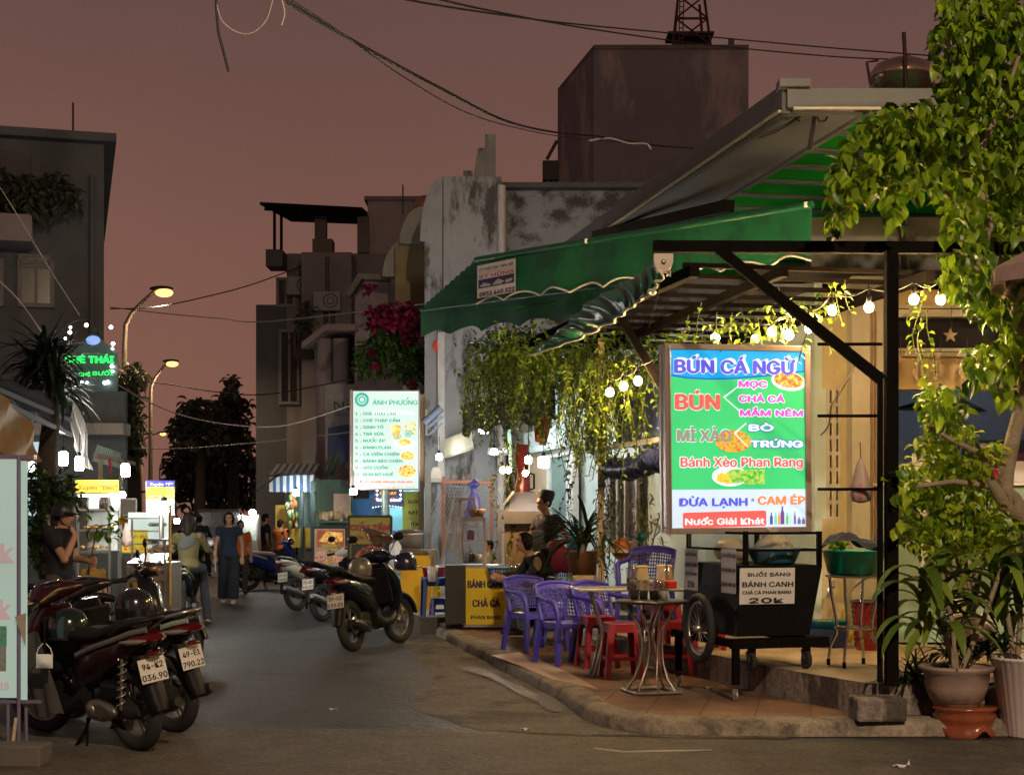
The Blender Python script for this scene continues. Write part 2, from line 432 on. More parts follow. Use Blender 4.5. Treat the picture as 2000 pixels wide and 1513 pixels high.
# tarmac seam of the crossing street
seam = mat('junction_tarmac', (.088, .078, .064), .75, 0, .25, 3.5, .5, .3, stain=(.066, .058, .048), stain_amt=.42, stain_scale=.5, grain=.4)
pts = [V((-40, -20, .004)), V((40, -20, .004)), V((40, 10.9, .004)), V((1.9, 10.80, .004)), V((.7, 10.98, .004)), V((-.3, 11.25, .004)), V((-1.6, 11.45, .004)), V((-3.5, 11.6, .004)), V((-40, 13.5, .004))]
b = B(); b.poly(pts); struct(b, 'crossing_road', seam)
b = B(); b.poly([G(x, y, .021) for x, y in ((900, 1299), (945, 1306), (1000, 1332), (1050, 1352), (1112, 1377), (1098, 1390), (1068, 1386), (1052, 1372), (1010, 1352), (955, 1322), (905, 1310))][::-1]); struct(b, 'gutter_dirt', mat('wet_dirt', (.03, .024, .019), .6, 0, .4, 6, .5, grain=.4))
# kerb (rounded concrete) and pavement
kc = mat('kerb_concrete', (.22, .185, .14), .85, 0, .22, 3, .35, stain=(.10, .085, .065), stain_amt=.45, stain_scale=2.2, grain=.3)
kl = sub([ST(s, 2.93) for s in (20.2, 18, 16, 14.2, 13)]+[V((.55, 11.85, 0)), V((.72, 11.35, 0)), V((1.0, 11.05, 0)), V((1.5, 10.95, 0)), V((2.9, 10.98, 0)), V((4.2, 11.0, 0))], 5)
def inward(line, d):
    out = []
    for i, p in enumerate(line):
        tt = (line[min(i+1, len(line)-1)]-line[max(i-1, 0)]); tt.z = 0; tt.normalize()
        out.append(p+V((-tt.y, tt.x, 0))*d)
    return out
prof = [(0, .006), (.015, .085), (.05, .118), (.22, .124)]
rings = [[q+V((0, 0, h)) for q in inward(kl, d)] for d, h in prof]
b = B(); n = len(kl)
b.add([v for r in rings for v in r], [(i*n+j, i*n+j+1, (i+1)*n+j+1, (i+1)*n+j) for i in range(3) for j in range(n-1)], True)
struct(b, 'kerb', kc)
pv = mat('pavement_tiles', (.20, .105, .06), .75, 0, .22, 3, .12, stain=(.09, .055, .038), stain_amt=.47, stain_scale=1.1, grain=.25, tile=dict(scale=1, w=.4, h=.4, mortar=.008, rot=(0, 0, R(11))))
k2 = inward(kl, .20)
b = B(); b.poly([p+V((0, 0, .12)) for p in k2]+[V((12, 11.2, .12)), V((12, 30, .12)), ST(20.2, 9, .12)]); struct(b, 'pavement', pv)
pk = mat('pale_tile', (.36, .26, .21), .7, 0, .15, 4)
b = B(); b.poly([G(960, 1279, .124), G(1015, 1273, .124), G(1110, 1312, .124), G(1170, 1345, .124), G(1080, 1326, .124), G(1010, 1297, .124)]); struct(b, 'pavement_patch', pk)
# raised forecourt further up the street
fk = mat('forecourt_stone', (.10, .09, .08), .8, 0, .25, 4, .2)
ft = mat('forecourt_tile', (.36, .32, .27), .5, 0, .12, 5, 0, tile=dict(scale=1, w=.4, h=.4, mortar=.006, rot=(0, 0, R(11))))
b = B(); b.poly([ST(20.3, 2.75, 0), ST(60, 2.75, 0), ST(60, 12, 0), ST(20.3, 12, 0)], .235, (0, 0, 1)); b.poly([ST(19.7, 3.0, 0), ST(20.3, 3.0, 0), ST(20.3, 8, 0), ST(19.7, 8, 0)], .17, (0, 0, 1)); struct(b, 'forecourt_step', fk)
b = B(); b.poly([ST(20.32, 2.78, .239), ST(60, 2.78, .239), ST(60, 12, .239), ST(20.32, 12, .239)]); struct(b, 'forecourt', ft)
# shop platform with stone face
pf = mat('platform_stone', (.24, .205, .185), .85, 0, .3, 5, .6, stain=(.07, .058, .054), stain_amt=.47, stain_scale=2.6, streak=True, grain=.3)
pt = mat('platform_floor', (.34, .27, .18), .7, 0, .18, 3, .1, stain=(.24, .18, .12), stain_amt=.42, stain_scale=1.0)
pl = [V((2.30, 11.28, 0)), V((9, 11.4, 0)), V((9, 20, 0)), V((1.2, 17.2, 0)), V((1.5, 14.6, 0)), V((1.80, 13.55, 0)), V((2.1, 12.35, 0))]
pl2 = [V((2.60, 11.30, 0)), V((12, 11.5, 0)), V((12, 20, 0)), V((1.0, 16.2, 0)), V((1.79, 13.6, 0)), V((2.15, 12.4, 0))]
b = B(); b.poly([p+V((0, 0, .1)) for p in pl2], .25, (0, 0, 1)); struct(b, 'platform_step', pf)
b = B(); b.poly([p+V((0, 0, .354)) for p in pl2]); struct(b, 'platform', pt)
# left-hand footway
lw = mat('left_footway', (.16, .145, .125), .8, 0, .2, 3, .2)
b = B(); b.poly([ST(15, -3.1, 0), ST(200, -3.1, 0), ST(200, -4.6, 0), ST(15, -4.6, 0)][::-1], .12, (0, 0, 1)); struct(b, 'left_pavement', lw)

# ================================================================ buildings
conc_l = mat('grey_render', (.105, .112, .122), .9, 0, .2, 1.2, .2, stain=(.07, .075, .08), stain_amt=.40, stain_scale=.5, streak=True)
pinkw = mat('pink_render', (.26, .22, .22), .9, 0, .15, 1.0, .15, stain=(.15, .125, .125), stain_amt=.38, stain_scale=.6, streak=True)
peel = mat('peeling_paint', (.24, .255, .27), .85, 0, .14, 2.2, .3, stain=(.05, .047, .045), stain_amt=.50, stain_scale=1.1, streak=False)
peel2 = mat('peeling_paint_light', (.275, .29, .305), .85, 0, .12, 2.2, .2, stain=(.07, .068, .065), stain_amt=.45, stain_scale=2.2, streak=True)
darkwin = mat('dark_window', (.015, .015, .017), .2, 0, .2)
shut = mat('dark_shutter', (.05, .05, .05), .6, 0, .25)
frame_w = mat('window_frame', (.15, .145, .145), .6, 0, .1)
yellowr = mat('yellow_render', (.22, .19, .10), .85, 0, .12, 2)
def wallbox(b, s0, s1, t0, t1, z0, z1):
    c = ST((s0+s1)/2, (t0+t1)/2, (z0+z1)/2); b.box(c, (t1-t0, s1-s0, z1-z0), STREET)
def bld(name, label, cat='building', group=None): return T(name, label, cat, (0, 0, 0), 0, group)
def pivot(t, c, a):
    t.rotation_euler = (0, 0, a); t.location = c-M.Rotation(a, 3, 'Z')@c
def windows(t, lst, m=None):
    """lst: (a,b,c) corner + width vec + height; each window a part with pane sub-part"""
    for c, wv, h, fw in lst:
        c = V(c); wv = V(wv); nrm = wv.cross(V((0, 0, 1))).normalized()
        b = B(); ln = wv.length; u = wv.normalized(); ang = math.atan2(u.y, u.x)
        b.box(c+wv/2+V((0, 0, fw/2)), (ln, .1, fw), ang); b.box(c+wv/2+V((0, 0, h-fw/2)), (ln, .1, fw), ang)
        b.box(c+u*fw/2+V((0, 0, h/2)), (fw, .1, h-2*fw), ang); b.box(c+wv-u*fw/2+V((0, 0, h/2)), (fw, .1, h-2*fw), ang)
        b.box(c+wv/2+V((0, 0, h/2)), (fw*.7, .08, h-2*fw), ang)
        f = b.obj('window', m or frame_w, t)
        b = B(); b.box(c+wv/2+V((0, 0, h/2)), (ln-fw*1.2, .04, h-fw*1.2), ang); b.obj('pane', darkwin, f)

# --- left near building (three storeys)
Y0 = 33
t = bld('apartment_building', 'dark three storey building with planted balcony on the left behind the neon sign')
a = P(0, 300, Y0); top = 1.57+(1010-283)*Y0/K
xr = P(203, 300, Y0).x
b = B(); b.box((xr-7, Y0+6, top/2), (14, 12, top)); b.obj('wall', conc_l, t)
b = B(); b.box((xr-7, Y0+5.9, top+.09), (14.5, 12.5, .18)); b.box((xr-3.6, Y0+3, top+.30), (1.6, 2, .24)); b.obj('roof', conc_l, t)
b = B(); zb = P(0, 470, Y0).z; b.box((xr-5.2, Y0-.55, zb), (7.5, 1.1, .55)); b.obj('balcony', pinkw, t)
b = B(); zt = P(0, 800, Y0).z
b.box((xr-4.7, Y0-.03, zb+1.0), (6.4, .12, 1.5)); b.obj('balcony_door', shut, t)
windows(t, [(P(40, 605, Y0-.08), (.75, 0, 0), 1.0, .09), (P(42, 530, Y0-.08), (.65, 0, 0), .3, .06), (P(-40, 605, Y0-.08), (.6, 0, 0), 1.0, .09)])
b = B(); b.tube([(xr-.25, Y0-.06, 2.5), (xr-.25, Y0-.06, top-.7)], .06, 8); b.obj('downpipe', conc_l, t)
b = B(); b.tube([P(145, 265, Y0), P(145, 205, Y0)], .02, 6); b.obj('aerial', darksteel, t)
pivot(t, V((xr, Y0, 0)), R(16))
# --- corner pieces beyond: low dark row on the left
def lowhouse(label, s0, s1, t0, t1, h, m, name='row_house'):
    t = bld(name, label, 'house', 'dark houses down the left side')
    b = B(); wallbox(b, s0, s1, t0, t1, 0, h); b.obj('wall', m, t)
    b = B(); wallbox(b, s0-.1, s1+.1, t0-.1, t1+.15, h, h+.16); b.obj('roof', conc_l, t)
    for k in range(int((s1-s0)/3)):
        for zf in (2.9, 5.6):
            if zf+1.5 < h: windows(t, [(ST(s0+1+3*k, t1+.03, zf), tuple(ST(1.3, 0)), 1.4, .1)])
    return t
darkh = mat('dark_house', (.13, .115, .105), .9, 0, .2, 1.5, .2)
lowhouse('grey house behind the tall lamp post on the left', 48, 57, -13, -4.7, 7.0, darkh)
lowhouse('dark low house past the first lamp post on the left', 60, 74, -13, -4.9, 5.6, darkh)
lowhouse('low dark house right behind the lit stalls on the left', 33, 46, -13, -4.8, 3.0, darkh)
lowhouse('far dark house on the left under the third lamp', 80, 104, -14, -5.0, 6.2, darkh)

# --- right side, from far to near
def shoprow(label, s0, s1, h, m, name='shop_house', t0=4.6):
    t = bld(name, label, 'house', 'houses along the right side')
    b = B(); wallbox(b, s0, s1, t0, t0+8, 0, h); b.obj('wall', m, t)
    b = B(); wallbox(b, s0-.05, s1+.05, t0-.2, t0+8.1, h, h+.2); b.obj('roof', conc_l, t)
    return t
# tall pale house with roof canopy (x 500-720)
S0, S1 = 48.5, 60
t = bld('tall_house', 'tall pale house with black roof canopy on posts, right side of the street', 'house')
Yh = 47.0
hz = lambda y: 1.57+(1010-y)*Yh/K
hx = lambda x: (x-1000)*Yh/K
grw = mat('grey_pink_render', (.17, .155, .16), .9, 0, .15, 1.0, .15, stain=(.14, .12, .115), stain_amt=.37, stain_scale=.6, streak=True)
b = B(); b.box(((hx(560)+hx(860))/2, Yh+5, hz(495)/2), (hx(860)-hx(560), 10, hz(495))); b.obj('wall', grw, t)
b = B(); b.box(((hx(600)+hx(700))/2, Yh-.8, hz(510)/2), (hx(700)-hx(606), 1.6, hz(510))); b.obj('stair_wall', grw, t)
b = B(); b.box(((hx(718)+hx(860))/2, Yh+3, (hz(495)+hz(392))/2), (hx(860)-hx(718), 6, hz(392)-hz(495))); b.obj('upper_room', pinkw, t)
b = B(); b.box(((hx(715)+hx(862))/2, Yh+3, hz(388)), (hx(862)-hx(715)+.1, 6.2, .12)); b.obj('roof', grw, t)
b = B(); b.poly([(hx(522), Yh-1.4, hz(418)), (hx(716), Yh-1.4, hz(428)), (hx(718), Yh+4, hz(391)), (hx(532), Yh+4, hz(384))], .08, (0, 0, 1)); b.obj('canopy', blackmetal, t)
b = B()
for x in (548, 561): b.tube([(hx(x), Yh-1.2, hz(500)), (hx(x), Yh-1.2, hz(416))], .045, 6)
b.bar((hx(530), Yh-1.3, hz(425)), (hx(700), Yh-1.3, hz(432)), .08)
b.obj('canopy_frame', blackmetal, t)
b = B(); b.box((hx(710), Yh, (hz(495)+hz(425))/2), (.35, .35, hz(425)-hz(495))); b.obj('roof_pillar', darkh, t)
b = B(); b.box((hx(627), Yh, (hz(495)+hz(425))/2), (.35, .35, hz(425)-hz(495)))
b.box((hx(632), Yh, hz(483)), (.6, .7, .4)); b.obj('roof_pillar', darkh, t)
b = B(); b.box((hx(546), Yh-.6, hz(515)), (.5, 1.0, .5)); b.obj('balcony', shut, t)
b = B(); b.box((hx(530), Yh+2.5, hz(600)*.5), (hx(560)-hx(500), 5, hz(590))); b.obj('front_wing', mat('blue_grey_render', (.075, .08, .085), .85, 0, .15, 2), t)
windows(t, [((hx(545), Yh-.05, hz(790)), (.65, 0, 0), 2.3, .09), ((hx(540), Yh-.05, hz(600)), (.6, 0, 0), .9, .09), ((hx(575), Yh-.05, hz(700)), (.35, 0, 0), 1.4, .06), ((hx(640), Yh-1.62, hz(660)), (.5, 0, 0), 1.0, .07)])
b = B(); b.tube([(hx(652), Yh-1.66, hz(620)), (hx(652), Yh-1.66, hz(520))], .05, 6); b.obj('downpipe', shut, t)
# warm lit lower house further along (x 500-640,y 700-870)
t = bld('warm_house', 'small ochre house lit by a street lamp beyond the striped awning', 'house')
Yw = 62; hz = lambda y: 1.57+(1010-y)*Yw/K; hx = lambda x: (x-1000)*Yw/K
b = B(); b.box((hx(575), Yw+3, hz(735)/2), (hx(640)-hx(522), 6, hz(735))); b.obj('wall', mat('ochre_render', (.38, .25, .13), .9, 0, .15, 1.5), t)
b = B(); b.box((hx(578), Yw+2.9, hz(728)), (hx(652)-hx(515), 6.6, .25)); b.obj('roof', pinkw, t)
windows(t, [((hx(532), Yw-.05, hz(820)), (.5, 0, 0), 1.2, .08), ((hx(556), Yw-.05, hz(820)), (.4, 0, 0), 1.2, .08)])
# small pale house with gable porch (x 610-760, y 570-960)
t = bld('porch_house', 'grey house with arched porch and sloping eaves left of the bougainvillea', 'house')
Yp = 38; hz = lambda y: 1.57+(1010-y)*Yp/K; hx = lambda x: (x-1000)*Yp/K
b = B(); b.box(((hx(640)+hx(860))/2, Yp+4, hz(660)/2), (hx(860)-hx(640), 7, hz(660))); b.obj('wall', conc_l, t)
b = B(); b.poly([(hx(600), Yp-1.0, hz(690)), (hx(645), Yp-1.0, hz(655)), (hx(860), Yp-1.0, hz(655)), (hx(860), Yp+5, hz(640)), (hx(645), Yp+5, hz(640))][::-1], .16, (0, 0, 1)); b.obj('eaves', pinkw, t)
b = B(); b.box((hx(655), Yp-.2, hz(850)*.7), (hx(690)-hx(620), .5, hz(670)-hz(760)), None); b.obj('porch_gable', pinkw, t)
b = B()
for x in (636, 668): b.tube([(hx(x), Yp-.3, 0), (hx(x), Yp-.3, hz(665))], .2, 10)
b.obj('porch_column', pinkw, t)
windows(t, [((hx(645), Yp+.4, hz(760)), (.35, 0, 0), 1.1, .06)])
# blue banner hung on that house, with pale top
t = T('banner_sign', 'tall printed banner with pale top and blue base beside the menu sign', 'sign', P(640, 900, 34))
kk = 34/K; b = B(); b.box(((690-640)*kk*.5, .03, (900-820)*kk*.5+.4), (50*kk*1.2, .04, 150*kk)); b.obj('panel', mat('banner_white', (.30, .30, .32), .5), t)
b = B(); letter(b, 'Nuti', 652, 712, 800, 24, kk, 640, 900, .0); b.obj('lettering', mat('banner_green', (.01, .09, .05), .5), t)
b = B(); letter(b, 'SWEDEN', 652, 690, 812, 7, kk, 640, 900, .0); polypx(b, [(640, 835), (700, 825), (700, 900), (640, 905)], kk, 640, 900, .0); b.obj('print', mat('banner_blue', (.02, .05, .20), .5), t)
# yellow-cream house with curved gables (x 690-860)
t = bld('curved_gable_house', 'cream house with two curved parapets behind the bougainvillea', 'house')
Yc = 31; hz = lambda y: 1.57+(1010-y)*Yc/K; hx = lambda x: (x-1000)*Yc/K
b = B(); b.box(((hx(690)+hx(900))/2, Yc+3, hz(545)/2), (hx(900)-hx(690), 5.4, hz(545))); b.obj('wall', pinkw, t)
pale = mat('pale_green_render', (.24, .25, .22), .85, 0, .15, 2, 0, stain=(.18, .17, .14), stain_amt=.35)
b = B()
def archpx(b, x0, x1, ytop, ybase, Yd, th):
    n = 12; pts = []
    for i in range(n+1):
        a = math.pi/2*i/n
        pts.append((hx(x0)+(hx(x1)-hx(x0))*(1-math.cos(a)), Yd, hz(ybase)+(hz(ytop)-hz(ybase))*math.sin(a)))
    pts.append((hx(x1), Yd, hz(ybase)))
    b.poly(pts, th, (0, 1, 0))
archpx(b, 755, 800, 485, 555, Yc-1.0, .3); archpx(b, 790, 835, 430, 500, Yc-1.4, .3); b.obj('curved_parapet', pale, t)
b = B(); b.box((hx(815), Yc-1.0, (hz(500)+hz(650))/2), (hx(850)-hx(782), .5, hz(500)-hz(650))); b.obj('gable_wall', yellowr, t)
b = B(); b.poly([(hx(680), Yc-.6, hz(585)), (hx(705), Yc-.6, hz(543)), (hx(765), Yc-.6, hz(545)), (hx(765), Yc-.6, hz(556)), (hx(712), Yc-.6, hz(553)), (hx(690), Yc-.6, hz(587))], .4, (0, 1, 0)); b.obj('eaves', darkh, t)
b = B(); b.sph((hx(818), Yc+2.5, hz(358)), (.27, .5, .27), 14, 8); b.box((hx(818), Yc+2.5, hz(380)), (.5, 1.2, .08)); b.obj('water_tank', mat('rust_tank', (.26, .12, .10), .45, .3), t)
b = B(); b.tube([(hx(780), Yc+1, hz(400)), (hx(780), Yc+1, hz(340))], .015, 6); b.obj('aerial', darksteel, t)

# --- white party-wall house (x 822-980 front corner, peeling flank to the right)
t = bld('white_house', 'white two storey house with peeling flank wall behind the green awning', 'house')
Yq = 27.0; hz = lambda y: 1.57+(1010-y)*Yq/K; hx = lambda x: (x-1000)*Yq/K
b = B(); b.box(((hx(866)+hx(980))/2, Yq+3, hz(345)/2), (hx(980)-hx(866), 6, hz(345))); b.obj('wall', peel2, t)
b = B(); b.box(((hx(980)+hx(1500))/2, Yq+3.2, hz(360)/2), (hx(1500)-hx(980), 5.6, hz(360))); b.obj('flank_wall', peel, t)
b = B(); b.box(((hx(976)+hx(1500))/2, Yq+3.1, hz(357)), (hx(1500)-hx(978), 5.9, .09)); b.obj('coping', shut, t)
b = B()
n = 10; pts = []
for i in range(n+1):
    a = math.pi/2*i/n; pts.append((hx(820)+(hx(864)-hx(820))*(1-math.cos(a)), Yq+.05, hz(470)+(hz(345)-hz(470))*math.sin(a)))
pts += [(hx(864), Yq+.05, 0.2), (hx(829), Yq+.05, .2), (hx(829), Yq+.05, hz(470))]
b.poly(pts, 1.0, (0, 1, 0)); b.obj('curved_front', peel2, t)
b = B(); b.box((hx(956), Yq+1.2, (hz(345)+hz(233))/2), (hx(966)-hx(945), .3, hz(233)-hz(345))); b.poly([(hx(918), Yq+1.0, hz(345)), (hx(945), Yq+1.0, hz(345)), (hx(945), Yq+1.0, hz(262)), (hx(931), Yq+1.0, hz(263))], .2, (0, 1, 0)); b.box((hx(911), Yq+1, (hz(345)+hz(312))/2), (.16, .3, hz(312)-hz(345))); b.obj('chimney_stub', peel2, t)
b = B(); b.tube([(hx(980), Yq-.1, .3), (hx(980), Yq-.1, hz(365))], .075, 10); b.obj('downpipe', mat('pvc_pipe', (.45, .44, .43), .5), t)
b = B(); b.box((hx(862), Yq-.03, (hz(650)+.2)/2), (.12, .1, hz(650)-.2)); b.obj('corner_trim', mat('pale_trim', (.5, .5, .5), .6), t)
b = B(); b.box((hx(1050), Yq+2.6, hz(345)), (.5, .9, .22)); b.obj('vent_box', pinkw, t)
# --- grey tower block with lattice mast
t = bld('concrete_tower', 'windowless grey concrete block with stained top, standing behind the shop', 'building')
Yt = 44; hz = lambda y: 1.57+(1010-y)*Yt/K; hx = lambda x: (x-1000)*Yt/K
tw = mat('tower_render', (.165, .15, .175), .9, 0, .12, .8, .15, stain=(.33, .27, .275), stain_amt=.47, stain_scale=.42, streak=True)
pl_ = [(hx(1160), Yt), (hx(1462), Yt), (hx(1462), Yt+8), (hx(1097)*1.18, Yt+8), (hx(1097)+.02, Yt+4.5)]
b = B(); b.poly([(x, y, 0) for x, y in pl_], hz(97), (0, 0, 1)); b.obj('wall', tw, t)
b = B(); b.poly([(x, y-.05, hz(97)+.002) for x, y in pl_], .12, (0, 0, 1)); b.obj('coping', darkh, t)
b = B(); b.tube([(hx(1433), Yt+.5, hz(92)), (hx(1433), Yt+.5, hz(66))], .09, 8); b.obj('vent_pipe', darkh, t)
b = B()
b.box((hx(1083), Yt+4.6, hz(265)), (.5, .5, .6)); b.box((hx(1080), Yt+4.6, hz(330)), (.5, .5, .15))
for x in (1077, 1089): b.bar((hx(x), Yt+4.5, hz(345)), (hx(x), Yt+4.5, hz(260)), .1)
b.bar((hx(1072), Yt+4.5, hz(330)), (hx(1098), Yt+4.5, hz(300)), .12); b.bar((hx(1075), Yt+4.5, hz(240)), (hx(1097), Yt+4.5, hz(200)), .1)
b.obj('service_ladder', darksteel, t)
m_rust = mat('rusty_steel', (.06, .022, .018), .7, .3, .3)
t2 = T('lattice_mast', 'rusty lattice mast with ladder on top of the grey concrete block', 'mast', (hx(1370), Yt+3, hz(97)))
b = B(); H = 2.4; ks = Yt/K
for a, c in (((-45, -1), (-26, -1)), ((48, -1), (28, -1)), ((-36, 1), (-22, 1)), ((40, 1), (24, 1))):
    b.bar((a[0]*ks, a[1]*.5, 0), (c[0]*ks, c[1]*.35, H), .07)
for z0, z1 in ((0, .9), (.9, 1.7), (1.7, 2.4)):
    f0 = 1-.4*z0/H; f1 = 1-.4*z1/H
    b.bar((-45*ks*f0, -.5, z0), (48*ks*f1, -.5, z1), .045); b.bar((48*ks*f0, -.5, z0), (-45*ks*f1, -.5, z1), .045)
    b.bar((-45*ks*f1, -.5, z1), (48*ks*f1, -.5, z1), .06)
b.obj('legs', m_rust, t2)
b = B(); b.box((0, 0, 1.28), (95*ks, 1.0, .07)); b.obj('platform_deck', m_rust, t2)
b = B(); b.bar((-28*ks, -.6, 0), (-24*ks, -.6, H), .03); b.bar((-20*ks, -.6, 0), (-16*ks, -.6, H), .03)
for i in range(14): b.bar((-28*ks+.03, -.6, .1+i*.16), (-20*ks+.05, -.6, .1+i*.16), .025)
b.obj('ladder', m_rust, t2)
b = B(); b.sph((8*ks, 0, .35), (.18, .18, .4), 10, 8); b.obj('tank', darkh, t2)
# ================================================================ corner shop
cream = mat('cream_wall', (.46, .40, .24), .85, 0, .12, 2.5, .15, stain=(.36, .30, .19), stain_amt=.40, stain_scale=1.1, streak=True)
cream2 = mat('cream_column', (.44, .41, .33), .85, 0, .12, 3, .15, stain=(.34, .31, .25), stain_amt=.38, stain_scale=1.5, streak=True)
teal = mat('pale_teal_wall', (.46, .58, .58), .75, 0, .08, 3, .08)
inner_m = mat('slate_interior', (.13, .14, .17), .85, 0, .1, 2)
YF = 15.4
hz = lambda y, Y=YF: 1.57+(1010-y)*Y/K
hx = lambda x, Y=YF: (x-1000)*Y/K
shop = bld('corner_shop', 'cream corner shop with open front behind the black pergola post', 'shop')
FL = .356
b = B()
b.box(((hx(1590)+hx(1604))/2, YF+.1, (FL+3.95)/2), (hx(1604)-hx(1590), .2, 3.95-FL))
b.box(((hx(1642)+hx(1745))/2, YF+.1, (FL+3.95)/2), (hx(1745)-hx(1642), .2, 3.95-FL))
b.box(((hx(1604)+hx(1642))/2, YF+.1, (hz(758)+3.95)/2), (hx(1642)-hx(1604), .2, 3.95-hz(758)))
b.box(((hx(1604)+hx(1642))/2, YF+.1, (FL+hz(1012))/2), (hx(1642)-hx(1604), .2, hz(1012)-FL))
b.obj('facade_wall', cream, shop)
b = B()
for c in range(4):
    x = 1604+c*38/3; b.box((hx(x), YF+.06, (hz(758)+hz(1012))/2), (.045, .1, hz(758)-hz(1012)))
for r in range(9):
    y = 758+r*254/8; b.box(((hx(1604)+hx(1642))/2, YF+.065, hz(y)), (hx(1642)-hx(1604), .1, .04))
for c in range(3):
    for r in range(8): b.bar((hx(1604+c*12.7), YF+.09, hz(758+r*31.75)), (hx(1604+(c+1)*12.7), YF+.12, hz(758+(r+1)*31.75)), .03, .02)
b.obj('vent_block', cream2, shop)
b = B(); b.box((hx(1684), YF-.12, (FL+3.95)/2), (hx(1716)-hx(1656), .24, 3.95-FL)); b.obj('column', cream2, shop)
b = B(); b.tube([(hx(1690), YF-.26, 1.0), (hx(1690), YF-.26, 3.6)], .012, 6); b.tube([(hx(1697), YF-.26, 1.0), (hx(1697), YF-.26, 3.6)], .012, 6); b.obj('conduit', wood, shop)
xr = 9.0
b = B()
b.box(((hx(1745)+xr)/2, YF+.1, (hz(622)+hz(540))/2), (xr-hx(1745), .2, hz(540)-hz(622)))
b.box(((hx(1745)+xr)/2, YF+.1, (hz(760)+hz(698))/2), (xr-hx(1745), .2, hz(698)-hz(760)))
b.obj('lintel', mat('cream_lintel', (.50, .37, .18), .8, 0, .08, 3), shop)
b = B()
for y0, y1, d in ((600, 606, .07), (608, 622, .05), (684, 690, .09), (691, 699, .05)): b.box(((hx(1745)+xr)/2, YF-d/2, hz((y0+y1)/2)), (xr-hx(1745), d+.2, hz(y0)-hz(y1)))
b.obj('cornice', cream2, shop)
b = B(); b.box(((hx(1745)+xr)/2, YF+.12, hz(653)), (xr-hx(1745), .04, hz(622)-hz(684))); b.obj('fanlight', mat('smoked_glass', (.02, .02, .019), .12, 0, .2), shop)
b = B(); b.box((6.1, 19.6, 2.1), (7.5, .15, 3.6)); b.box((hx(1745)-.1, 17.5, 2.1), (.12, 4.2, 3.6)); b.obj('back_wall', inner_m, shop)
b = B(); b.box((6.2, 17.4, 3.88), (7.6, 4.0, .06)); b.obj('inner_ceiling', inner_m, shop)
b = B(); b.box((P(1940, 900, 19.4).x+.2, 19.5, 1.7), (1.1, .06, 1.7)); b.obj('inner_doorway', mat('dark_brown', (.035, .022, .018), .6), shop)
b = B(); b.box((P(1867, 800, 19.4).x, 19.47, 2.2), (.06, .06, 2.6)); b.obj('door_jamb', frame_w, shop)
pic = B(); q = P(1750, 905, 19.4); pic.box((q.x, 19.45, q.z), (.22, .05, .62)); pic.obj('wall_picture', frame_w, shop)
t_ = T('ceiling_tube', 'white tube lamp on the ceiling inside the corner shop', 'ceiling lamp', (5.6, 17.3, 3.78)); b = B(); b.tube([(-.6, 0, 0), (.6, 0, 0)], .02, 10); b.obj('tube', emit('tube_lamp', (.82, .92, 1.0), 110), t_); b = B(); b.box((0, 0, .035), (1.3, .06, .03)); b.obj('housing', white, t_)
# wall along the street
p0 = V((hx(1590), YF, 0)); p1 = V((P(1040, 0, 27).x, 26.95, 0)); dv = (p1-p0); ln = dv.length; ang = math.atan2(dv.y, dv.x)
b = B(); b.box((p0+p1)/2+V((.08, 0, 2.15))+V((0, 0, 0)), (ln, .16, 3.6), ang); b.obj('side_wall', teal, shop)
def along(px):  # fraction along the side wall seen at photo column px
    r = (px-1000)/K; return (r*p0.y-p0.x)/(dv.x-r*dv.y)
outn = V((dv.y, -dv.x, 0)).normalized()*-1
if outn.x > 0: outn = -outn
def sidebox(b, x0, x1, y0, y1, off=.12, th=.06):
    f0, f1 = sorted((along(x0), along(x1))); a = p0+dv*f0; c = p0+dv*f1; m_ = (a+c)/2
    z0 = 1.57+(1010-y1)*m_.y/K; z1 = 1.57+(1010-y0)*m_.y/K
    b.box((m_.x+outn.x*off, m_.y+outn.y*off, (z0+z1)/2), ((c-a).length, th, z1-z0), ang)
b = B(); sidebox(b, 1092, 1127, 880, 1100, .10, .06); b.obj('side_door', mat('grey_green_door', (.16, .25, .23), .4), shop)
b = B(); sidebox(b, 1088, 1092, 875, 1100, .13, .1); sidebox(b, 1127, 1140, 872, 1100, .13, .1); sidebox(b, 1092, 1127, 872, 892, .13, .1); b.obj('door_frame', mat('pale_frame', (.62, .66, .64), .5), shop)
b = B(); sidebox(b, 1203, 1212, 925, 1055, .12, .08); sidebox(b, 1224, 1228, 925, 1055, .12, .08); sidebox(b, 1262, 1266, 925, 1055, .12, .08); sidebox(b, 1240, 1243, 925, 1055, .12, .08); b.obj('side_window_frame', frame_w, shop)
b = B(); sidebox(b, 1203, 1266, 925, 1055, .09, .04); b.obj('side_window', mat('window_glass_dark', (.03, .03, .035), .1, 0, .2), shop)
b = B(); sidebox(b, 1062, 1150, 838, 880, .2, .3); b.obj('door_hood', teal, shop)
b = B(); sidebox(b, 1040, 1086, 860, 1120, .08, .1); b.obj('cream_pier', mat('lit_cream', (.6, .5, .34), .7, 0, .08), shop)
# upper wall & low flat roof above the front
b = B(); b.box((7.1, 16.6, 4.38), (7.8, .3, .8)); b.obj('upper_wall', mat('blotched_render', (.21, .205, .185), .9, 0, .25, 1.5, .2, stain=(.12, .115, .08), stain_amt=.42, stain_scale=.9), shop)
b = B(); b.box((6.0, 17.6, 3.99), (7.2, 4.6, .08)); b.obj('flat_roof', mat('roof_dark', (.03, .03, .03), .9), shop)
